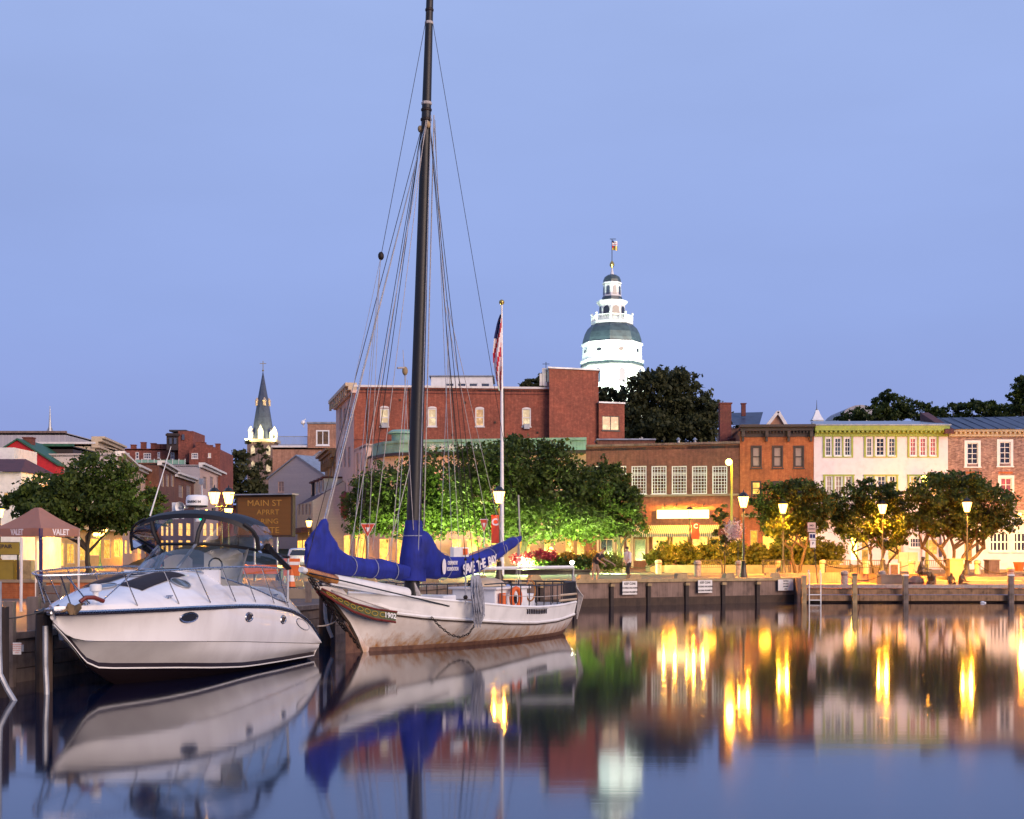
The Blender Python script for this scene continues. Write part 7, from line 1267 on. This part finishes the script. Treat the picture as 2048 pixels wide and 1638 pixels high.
# clipper stem, longhead and trail boards
stem = [Vector((0, -1.45, 1.88)), Vector((0, -.9, 1.62)), Vector((0, -.35, 1.25)), Vector((0, .15, .85)), Vector((0, .55, .4)), Vector((0, .8, 0)), Vector((0, .9, -.4))]
m_ = MB(); inner = [Vector((0, -1.2, 1.9)), Vector((0, -.3, 1.8)), Vector((0, .15, 1.5)), Vector((0, .5, 1.1)), Vector((0, .9, .6)), Vector((0, 1.1, 0)), Vector((0, 1.3, -.4))]
for g_ in (1, -1): m_.grid([[p+Vector((g_*.05, 0, 0)) for p in stem], [p+Vector((g_*.1, 0, 0)) for p in inner]])
fixn(m_.build('stem', 'hull_paint', sb, True)); MB().tube(stem, [.03, .05, .06, .06, .06, .06, .05], 6).build('stem_band', 'umber', sb, True)
for g_ in (1, -1):
    lo = [Vector((g_*.06, -1.3, 1.78)), Vector((g_*.16, -.75, 1.5)), Vector((g_*.32, -.1, 1.2)), Vector((g_*.56, .55, .98)), Vector((g_*.88, 1.2, .86))]; hi = [p+Vector((g_*.03, .03, d_)) for p, d_ in zip(lo, (.05, .13, .2, .25, .27))]
    m_ = MB().grid([lo, hi]); m_.grid([[p-Vector((g_*.05, 0, 0)) for p in lo], [p-Vector((g_*.05, 0, 0)) for p in hi]]); m_.build('trail_board', 'trail_green', sb)
    MB().tube(hi, .03, 6).build('trail_moulding', 'trail_red', sb, True); MB().tube([p-Vector((0, 0, .02)) for p in lo], .035, 6).build('trail_moulding', 'trail_red', sb, True)
    sc_ = MB()
    for k in range(9):
        f = .12+.09*k; i = min(3, int(f*4)); p = lo[i].lerp(lo[i+1], f*4-i); q = hi[i].lerp(hi[i+1], f*4-i); c_ = (p+q)/2+Vector((g_*.02, 0, 0)); sc_.tube([c_+(q-p)*.25*math.cos(u)+(lo[i+1]-lo[i]).normalized()*.1*math.sin(u) for u in [j*math.pi/5 for j in range(11)]], .012, 5)
    sc_.build('gilt_scroll', 'trail_gold', sb)
    c_ = (lo[3].lerp(lo[4], .7)+hi[3].lerp(hi[4], .7))/2; u2 = (lo[4]-lo[3]).normalized(); nn2 = Vector((u2.y, -u2.x, 0)).normalized()
    if g_ == 1: text('1902', .2, 'white_paint', sb, frameM(c_+nn2*.03, u2), bold=.006)
# bowsprit
bs = [Vector((0, -1.95, 2.32)), Vector((0, -1.2, 2.16)), Vector((0, -1.19, 2.16)), Vector((0, 3.3, 1.55))]
MB().tube([Vector((0, -2.1, 2.36)), Vector((0, -1.9, 2.31))], .085, 10).build('bowsprit_tip', 'white_paint', sb, True); MB().tube([Vector((0, -1.9, 2.31)), Vector((0, -.55, 2.04))], [.1, .15], 12).build('bowsprit', 'varnish', sb, True); MB().tube([Vector((0, -.55, 2.04)), Vector((0, 3.2, 1.58))], [.17, .19], 12).build('bowsprit_heel', 'white_paint', sb, True)
for g_ in (1, -1): MB().bar(Vector((g_*.12, -.9, 1.95)), Vector((g_*.95, 1.7, 1.5)), .07, .05).build('head_rail', 'white_paint', sb); MB().tube([Vector((g_*.05, -1.95, 2.28)), Vector((g_*1.65, 2.9, 1.25))], .02, 5).build('bowsprit_shroud', 'black_iron', sb)
def chainmesh(pts, link=.12, r=.018):
    m_ = MB(); pts = [Vector(p) for p in pts]; segs_ = []
    for p, q in zip(pts, pts[1:]):
        n_ = max(1, int((q-p).length/link)); segs_ += [p.lerp(q, i/n_) for i in range(n_)]
    for i, (p, q) in enumerate(zip(segs_, segs_[1:])):
        d_ = (q-p).normalized(); s_ = d_.cross(Vector((0, 0, 1)) if abs(d_.z) < .9 else Vector((1, 0, 0))).normalized(); s_ = s_ if i % 2 else d_.cross(s_); m_.tube([p+d_*link*.65*math.cos(u)+d_*link*.5+s_*link*.3*math.sin(u) for u in [j*math.pi/4 for j in range(9)]], r, 4, False)
    return m_
chainmesh([Vector((0.03, -1.7, 2.15)), Vector((.03, -.4, 1.05)), Vector((0.03, .75, .05))]).build('bobstay', 'chain', sb); chainmesh([Vector((-.1, -1.6, 2.1)), Vector((-.1, -.35, 1.0)), Vector((-.05, .8, .1))]).build('bobstay', 'chain', sb)
lp2 = [Vector((sm(TW, a)+.02, a, z)) for a, z in ((2.25, .95), (2.5, .7), (2.9, .42), (3.25, .33), (3.6, .42), (3.9, .68), (4.05, 1.0))]; chainmesh(lp2, .09, .014).build('hanging_chain', 'chain', sb)
# mast, boom, covers
M0, M1 = Vector((0, 3.5, .9)), Vector((0, 4.66, 20.6))
def mp_(z): f = (z-M0.z)/(M1.z-M0.z); return M0.lerp(M1, f)
MB().tube([mp_(.8), mp_(4), mp_(10), mp_(16), mp_(20.6)], [.235, .225, .19, .145, .1], 16).build('mast', 'mast_black', sb, True)
for z, r_, mt in ((15.9, .17, 'chain'), (16.2, .165, 'chain'), (16.4, .16, 'rope'), (18.9, .13, 'rope'), (19.3, .13, 'chain')): MB().lathe([(r_-.02, 0), (r_, .02), (r_, .08), (r_-.02, .1)], mp_(z), 12).build('mast_band', mt, sb)
for z, dx in ((15.75, .14), (15.65, -.13)): MB().ball(mp_(z)+Vector((dx, -.12, 0)), .08, 8, 1.4).build('block', 'wood_yellow', sb, True)
boomA, boomB = Vector((0, 3.95, 2.15)), sl(1040, 1076, 10.5)
MB().tube([boomA, boomB], [.1, .08], 8).build('boom', 'varnish', sb, True)
def cover(prof, name, n=10):
    """prof: list of (axis point low, axis point high, half width)"""
    rows = []
    for lo_, hi_, w_ in prof:
        r_ = []; c_ = (lo_+hi_)/2; h_ = (hi_-lo_)/2
        for j in range(2*n): u = math.pi*j/n; wr = 1+.05*math.sin(5*u+lo_.y*7); sx = math.copysign(abs(math.sin(u))**.75, math.sin(u)); r_.append(c_+h_*(-math.cos(u))*wr+Vector((w_*sx*wr, 0, 0)))
        rows.append(r_)
    m_ = MB().grid(rows, True); m_.poly(rows[0][::-1]); m_.poly(rows[-1]); o = m_.build(name, 'blue_canvas', sb, True); sd = o.modifiers.new('s', 'SUBSURF'); sd.levels = 1; sd.render_levels = 1
    tx = bpy.data.textures.new('folds', 'CLOUDS'); tx.noise_scale = .32; dm_ = o.modifiers.new('d', 'DISPLACE'); dm_.texture = tx; dm_.strength = .17; dm_.texture_coords = 'LOCAL'; return o
cover([(Vector((0, 3.2, 1.98)), Vector((0, 3.35, 2.25)), .3)]+[(sl(px_, yb_, a), sl(px_, yt_, a), w_) for px_, yb_, yt_, a, w_ in ((830, 1158, 1052, 3.55, .33), (845, 1158, 1056, 3.9, .36), (856, 1158, 1078, 4.2, .33), (872, 1157, 1104, 4.6, .27), (896, 1157, 1113, 5.3, .25), (925, 1156, 1113, 6.1, .24), (955, 1142, 1106, 7.1, .23), (985, 1124, 1094, 8.2, .2), (1012, 1104, 1081, 9.3, .17), (1034, 1088, 1072, 10.2, .12), (1041, 1078, 1071, 10.5, .05))], 'boom_cover')
MB().tube([mp_(1.95), mp_(2.6), mp_(3.4), mp_(3.75)], [.42, .4, .3, .25], 14).build('mast_cover', 'blue_canvas', sb, True); MB().tube([mp_(3.3)+Vector((.31*math.cos(u), .31*math.sin(u), 0)) for u in [k*math.pi/8 for k in range(17)]], .015, 5).build('cover_lashing', 'rope_grey', sb)
cover([(sl(px_, yb_, a), sl(px_, yt_, a), w_) for px_, yb_, yt_, a, w_ in ((612, 1138, 1088, -1.75, .06), (621, 1141, 1072, -1.55, .14), (633, 1146, 1058, -1.25, .2), (642, 1149, 1045, -1.05, .2), (648, 1150, 1031, -.95, .16), (653, 1150, 1052, -.82, .2), (661, 1150, 1076, -.62, .25), (673, 1151, 1099, -.3, .24), (692, 1152, 1112, .15, .23), (722, 1154, 1116, .9, .22), (762, 1158, 1117, 1.75, .2), (798, 1161, 1128, 2.5, .16), (818, 1156, 1134, 2.95, .08))], 'jib_cover')
for a, px_, y0, y1, w_ in ((.3, 697, 1153, 1112, .26), (1.3, 741, 1156, 1116, .25), (2.2, 783, 1161, 1122, .22), (5.0, 885, 1158, 1107, .31), (7.9, 977, 1130, 1098, .25), (8.9, 1002, 1113, 1086, .22), (9.9, 1027, 1093, 1074, .17)):
    lo_, hi_ = sl(px_, y0, a), sl(px_, y1, a); c_ = (lo_+hi_)/2; h_ = (hi_-lo_)/2*1.06; MB().tube([c_+h_*math.cos(u)+Vector((w_*1.12*math.sin(u), 0, 0)) for u in [k*math.pi/8 for k in range(17)]], .011, 5).build('cover_lashing', 'rope_grey', sb)
# lettering on the boom cover (port side)
def covtext(s, px_, py_, a0, size, sx=1, tilt=0.0, mt='flag_white', off=.37):
    c_ = sl(px_, py_, a0); c_.x = off; text(s, size, mt, sb, frameM(c_, Vector((0, 1, tilt)), Vector((0, -tilt, 1))), bold=.008, sx=sx)
def covtext(s, y, z, size, sx=1, tilt=0., mt='flag_white', off=.3): text(s, size, mt, sb, frameM((off, y, z), Vector((0, 1, tilt)), Vector((0, -tilt, 1))), bold=.01, sx=sx)
BT = [(830, 3.55), (845, 3.9), (856, 4.2), (872, 4.6), (896, 5.3), (925, 6.1), (955, 7.1), (985, 8.2), (1012, 9.3), (1034, 10.2)]
def cov(px_, py_, up): v = sl(px_, py_, interp(BT, px_)); v.x += up; return v
for s_, py_, h_ in (('CHESAPEAKE BAY', 1126, .13), ('FOUNDATION', 1138, .13)): text(s_, h_*1.25, 'flag_white', sb, frameM(cov(885, py_, .36), Vector((-.05, 1, 0))), bold=.004, sx=.52 if len(s_) > 11 else .72)
for k, ch in enumerate('SAVE THE BAY'):
    if ch != ' ': px_ = 911+k*5.6; q0, q1 = cov(px_, 1140-k*1.9, .33), cov(px_+4, 1140-k*1.9-1.4, .33); text(ch, .42-.004*k, 'flag_white', sb, frameM(q0, (q1-q0)), bold=.012, sx=.8) if False else text(ch, .44-.005*k, 'flag_white', sb, frameM(q0, Vector((0, 1, .22)), Vector((0, -.22, 1))), bold=.012, sx=.95)
c_ = cov(868, 1133, .36)
MB().poly([c_+Vector((0, .12*math.cos(u), .24*math.sin(u))) for u in [k*math.pi/8 for k in range(16)]]).build('cover_emblem', 'flag_white', sb)
# rigging
RG = {}
def rig(a, b_, r=.012, mt='rope', sag=0):
    a, b_ = Vector(a), Vector(b_); pts = [a, b_] if not sag else [a.lerp(b_, i/8)-Vector((0, 0, 4*sag*(i/8)*(1-i/8))) for i in range(9)]
    return MB().tube(pts, r, 5).build('stay' if r > .01 else 'line', mt, sb)
top_, hd = mp_(19.3), mp_(15.9)
tipj = sl(648, 1040, -1.0)
rig(hd+Vector((0, -.15, 0)), (0, -1.9, 2.4), .011, 'chain'); rig(hd+Vector((.05, -.15, -.2)), tipj, .015, 'steel'); rig(hd+Vector((-.05, -.1, -.4)), tipj+Vector((0, .1, 0)), .018, 'rope')
bk = sl(762, 512, 1.6); rig(top_+Vector((0, -.1, 0)), bk, .009, 'chain'); MB().ball(bk, .09, 8, 1.4).build('block', 'chain', sb, True)
for q in ((652, 1030, -1), (700, 1150, .6), (712, 1150, .9)): rig(bk, sl(*q), .008, 'rope_grey')
for a_, b_, z0 in ((3.2, 2.02, 15.9), (3.6, 2.05, 15.8), (4.0, 2.05, 15.9)):
    for g_ in (1, -1):
        e = Vector((g_*b_, a_, 2.6)); rig(mp_(z0)+Vector((g_*.12, 0, 0)), e, .011, 'chain'); rig(e, (g_*b_, a_, 1.3), .022, 'rope_grey'); MB().ball(e, .045, 8).build('deadeye', 'chain', sb); MB().ball((g_*b_, a_, 1.5), .07, 8).build('deadeye', 'chain', sb)
rig(top_+Vector((0, .1, 0)), boomB, .009, 'chain')
for px_, py_, a, px2, py2, a2, r_, mt in ((868, 240, 4.6, 920, 1120, 5.8, .011, 'rope'), (890, 610, 5.0, 985, 1100, 8.2, .01, 'rope'), (893, 600, 5.0, 1012, 1110, 8.9, .01, 'rope'), (870, 240, 4.6, 905, 1110, 5.4, .01, 'rope_grey'), (855, 240, 4.2, 700, 1100, .3, .01, 'rope'), (852, 240, 4.1, 745, 1100, 1.2, .01, 'rope'), (812, 750, 3.2, 778, 1160, 2.1, .012, 'rope'), (815, 760, 3.3, 790, 1140, 2.4, .01, 'rope_grey'), (806, 700, 3.2, 827, 1060, 3.4, .01, 'rope'), (760, 530, 1.6, 735, 1150, 1.2, .008, 'rope'), (838, 860, 4.2, 768, 1140, 1.8, .012, 'rope'), (898, 660, 5.0, 880, 1120, 4.8, .009, 'rope_grey'), (893, 660, 5.0, 930, 1050, 6.2, .012, 'chain'), (862, 230, 4.35, 836, 1130, 3.4, .014, 'rope_grey'), (868, 230, 4.4, 848, 1052, 4.3, .018, 'rope')):
    rig(sl(px_, py_, a), sl(px2, py2, a2), r_, mt)
gb = sl(810, 742, 3.2); MB().ball(gb, .09, 8, 1.5).build('block', 'wood_yellow', sb, True); MB().tube([gb+Vector((0, 0, .1)), sl(795, 736, 2.9)], .03, 5).build('strop', 'rope', sb)
for dx in (-.15, -.05, .06, .14): rig(boomB+Vector((0, -.1, 0)), Vector((dx, 10.6, 1.2)), .01, 'rope')
rig(sl(1037, 990, 10.4), boomB, .03, 'rope')
# cabin, trunk, wheel box, yawl boat gear
def rbox(x0, x1, y0, y1, z0, z1, mt, nm, bev=.04): o = MB().box(x0, x1, y0, y1, z0, z1).build(nm, mt, sb); b = o.modifiers.new('b', 'BEVEL'); b.width = bev; b.segments = 2; return o
rbox(-.8, .8, 7.4, 9.7, .7, 1.62, 'white_paint', 'cabin'); rbox(-.9, .9, 7.3, 9.8, 1.6, 1.68, 'off_white', 'cabin_roof', .03); rbox(-.5, .5, 5.7, 6.8, .7, 1.25, 'white_paint', 'hatch_coaming'); rbox(-.55, .55, 5.65, 6.85, 1.25, 1.32, 'wood_grey', 'hatch_cover'); rbox(-.6, .6, 4.4, 5.2, .8, 1.5, 'white_paint', 'deck_box')
rbox(-.5, .5, 10.2, 10.9, .7, 1.4, 'white_paint', 'wheel_box'); MB().tube([(.52, 10.5+.35*math.cos(u), 1.5+.35*math.sin(u)) for u in [k*math.pi/8 for k in range(17)]], .03, 6).build('steering_wheel', 'varnish', sb, True)
for y in (7.9, 8.7): MB().box(.802, .81, y-.22, y+.22, 1.12, 1.4).build('cabin_window', 'pane_dark', sb)
MB().tube([(1.05, 8.35+.32*math.cos(u), 1.32+.32*math.sin(u)) for u in [k*math.pi/8 for k in range(17)]], .075, 8).build('life_ring', 'life_orange', sb, True); MB().tube([(.95, 7.6, 1.05), (.95, 7.6, 1.5)], .11, 8).build('life_jacket', 'life_orange', sb, True)
dm_ = MB(); rows = []
for i in range(9):
    f = i/8; w_ = .5*math.sin(math.pi*min(.98, max(.04, f)))**.5; rows.append([(w_*math.cos(u), 7.3+f*2.0, 1.7+.28*math.sin(u)*math.sin(math.pi*max(.06, f))**.4) for u in [k*math.pi/8 for k in range(9)]])
dm_.grid(rows); dm_.build('upturned_dinghy', 'cream', sb, True)
# rails aft
for g_ in (1, -1):
    tp = []
    for a in [5.4+.62*i for i in range(9)]:
        x = g_*(sm(TW, a)-.06); z = sm(TZ, a); MB().tube([(x, a, z-.1), (x, a, z+.72)], .018, 6).build('stanchion', 'black_iron', sb); tp.append(Vector((x, a, z+.7)))
    MB().tube([Vector((tp[0].x, 4.3, 1.85))]+tp, .02, 5).build('life_line', 'black_iron', sb); MB().tube([p-Vector((0, 0, .35)) for p in tp], .012, 5).build('life_line', 'rope', sb)
    for a in [10.4+.13*i for i in range(11)]: x = g_*(sm(TW, a)-.05); MB().tube([(x, a, 1.05), (x, a, 1.78)], .02, 5).build('stern_baluster', 'black_iron', sb)
    for z in (1.2, 1.38): MB().tube([(g_*(sm(TW, a)-.02), a, z) for a in (9.9, 10.6, 11.2, 11.7)], .04, 6).build('stern_rail', 'cream', sb, True)
    MB().tube([(g_*(sm(TW, a)-.05), a, 1.8) for a in (10.4, 11, 11.7)], .03, 6).build('stern_rail', 'black_iron', sb, True)
    for i in range(12): a = 7.0+i*.14; MB().bar((g_*(sm(TW, a)+.003), a, sm(TZ, a)-.05), (g_*(sm(TW, a)+.003), a, sm(TZ, a)-.2), .04, .02).build('scupper', 'boot_black', sb)
    MB().bar((g_*(sm(TW, 6.95)+.004), 6.9, sm(TZ, 7)-.04), (g_*(sm(TW, 8.7)+.004), 8.7, sm(TZ, 8.7)-.04), .02, .02).build('scupper_edge', 'galv', sb)
for i in range(10): x = -1.5+i*.33; MB().tube([(x, 11.65, 1.05), (x, 11.65, 1.8)], .02, 5).build('stern_baluster', 'black_iron', sb)
MB().tube([(-1.65, 11.66, 1.8), (1.65, 11.66, 1.8)], .03, 6).build('stern_rail', 'black_iron', sb); MB().tube([(-1.6, 9.0, 2.25), (1.5, 11.9, 2.3)], .06, 6).build('davit_spar', 'white_paint', sb); MB().tube([(1.5, 11.9, 2.3), (1.5, 11.7, 1.1)], .03, 5).build('davit_fall', 'rope', sb)
for k in range(4): MB().tube([(1.6, 11.7, 2.0-.1*k), (1.72+.05*k, 11.85, 1.3), (1.66, 11.8, .75-.08*k)], .022, 5).build('hanging_rope', 'rope', sb)
# rope coil on the shrouds and lines forward
for k in range(12):
    u = k*.05; x = 2.1+.012*k; y0 = 3.4+.02*k; MB().tube([(x, y0, 2.12), (x+.05, y0-.1-.035*(k % 4), 1.7), (x+.07+.02*(k % 3), y0-.02-.04*(k % 3), 1.1), (x+.06, y0+.1, .62+.09*(k % 4)), (x+.05, y0+.22+.03*(k % 5), .95+.06*(k % 3)), (x+.02, y0+.18+.03*(k % 4), 1.6), (x, y0+.04, 2.14)], .016, 5).build('rope_coil', 'rope_grey', sb, True)
for k in range(10): MB().tube([(-.9+.1*k, 2.2+.15*math.sin(k), 1.3), (-.6+.1*k, 2.4, 1.62-.02*k), (-.2+.08*k, 2.9+.1*math.cos(k), 1.3)], .022, 5).build('rope_heap', 'rope', sb, True)
for k in range(6): MB().tube([(.25+.03*k, 3.3, 1.9-.05*k), (.4+.03*k, 3.2, 1.4), (.3+.04*k, 3.25, 1.15)], .02, 5).build('halyard_tail', 'rope', sb, True)
wb_ = sl(919, 1104, 3.2); MB().box(wb_.x-.06, wb_.x+.06, wb_.y-.45, wb_.y+.45, wb_.z-.14, wb_.z+.14).build('side_light_board', 'white_paint', sb); MB().box(wb_.x+.06, wb_.x+.12, wb_.y+.1, wb_.y+.28, wb_.z-.08, wb_.z+.1).build('side_light', 'life_orange', sb)
for a_, b_, sg, lab, mt in ((P(636, 1252, 39), P(697, 1222, 40.5), .12, 'pale slack mooring line from the yacht stern to the sailboat stem', 'rope'), (P(668, 1210, 42), P(648, 1230, 43), .5, 'dark looping mooring line beside the piles under the bowsprit', 'rope_grey'), (P(664, 1180, 38.5), P(850, 1238, 41), .05, 'pale line running along the sailboat bow bulwark', 'rope')):
    pts = [a_.lerp(b_, i/10)-Vector((0, 0, 4*sg*(i/10)*(1-i/10))) for i in range(11)]; tag(MB().tube(pts, .02, 6).build('mooring_line', mt), lab, 'rope')
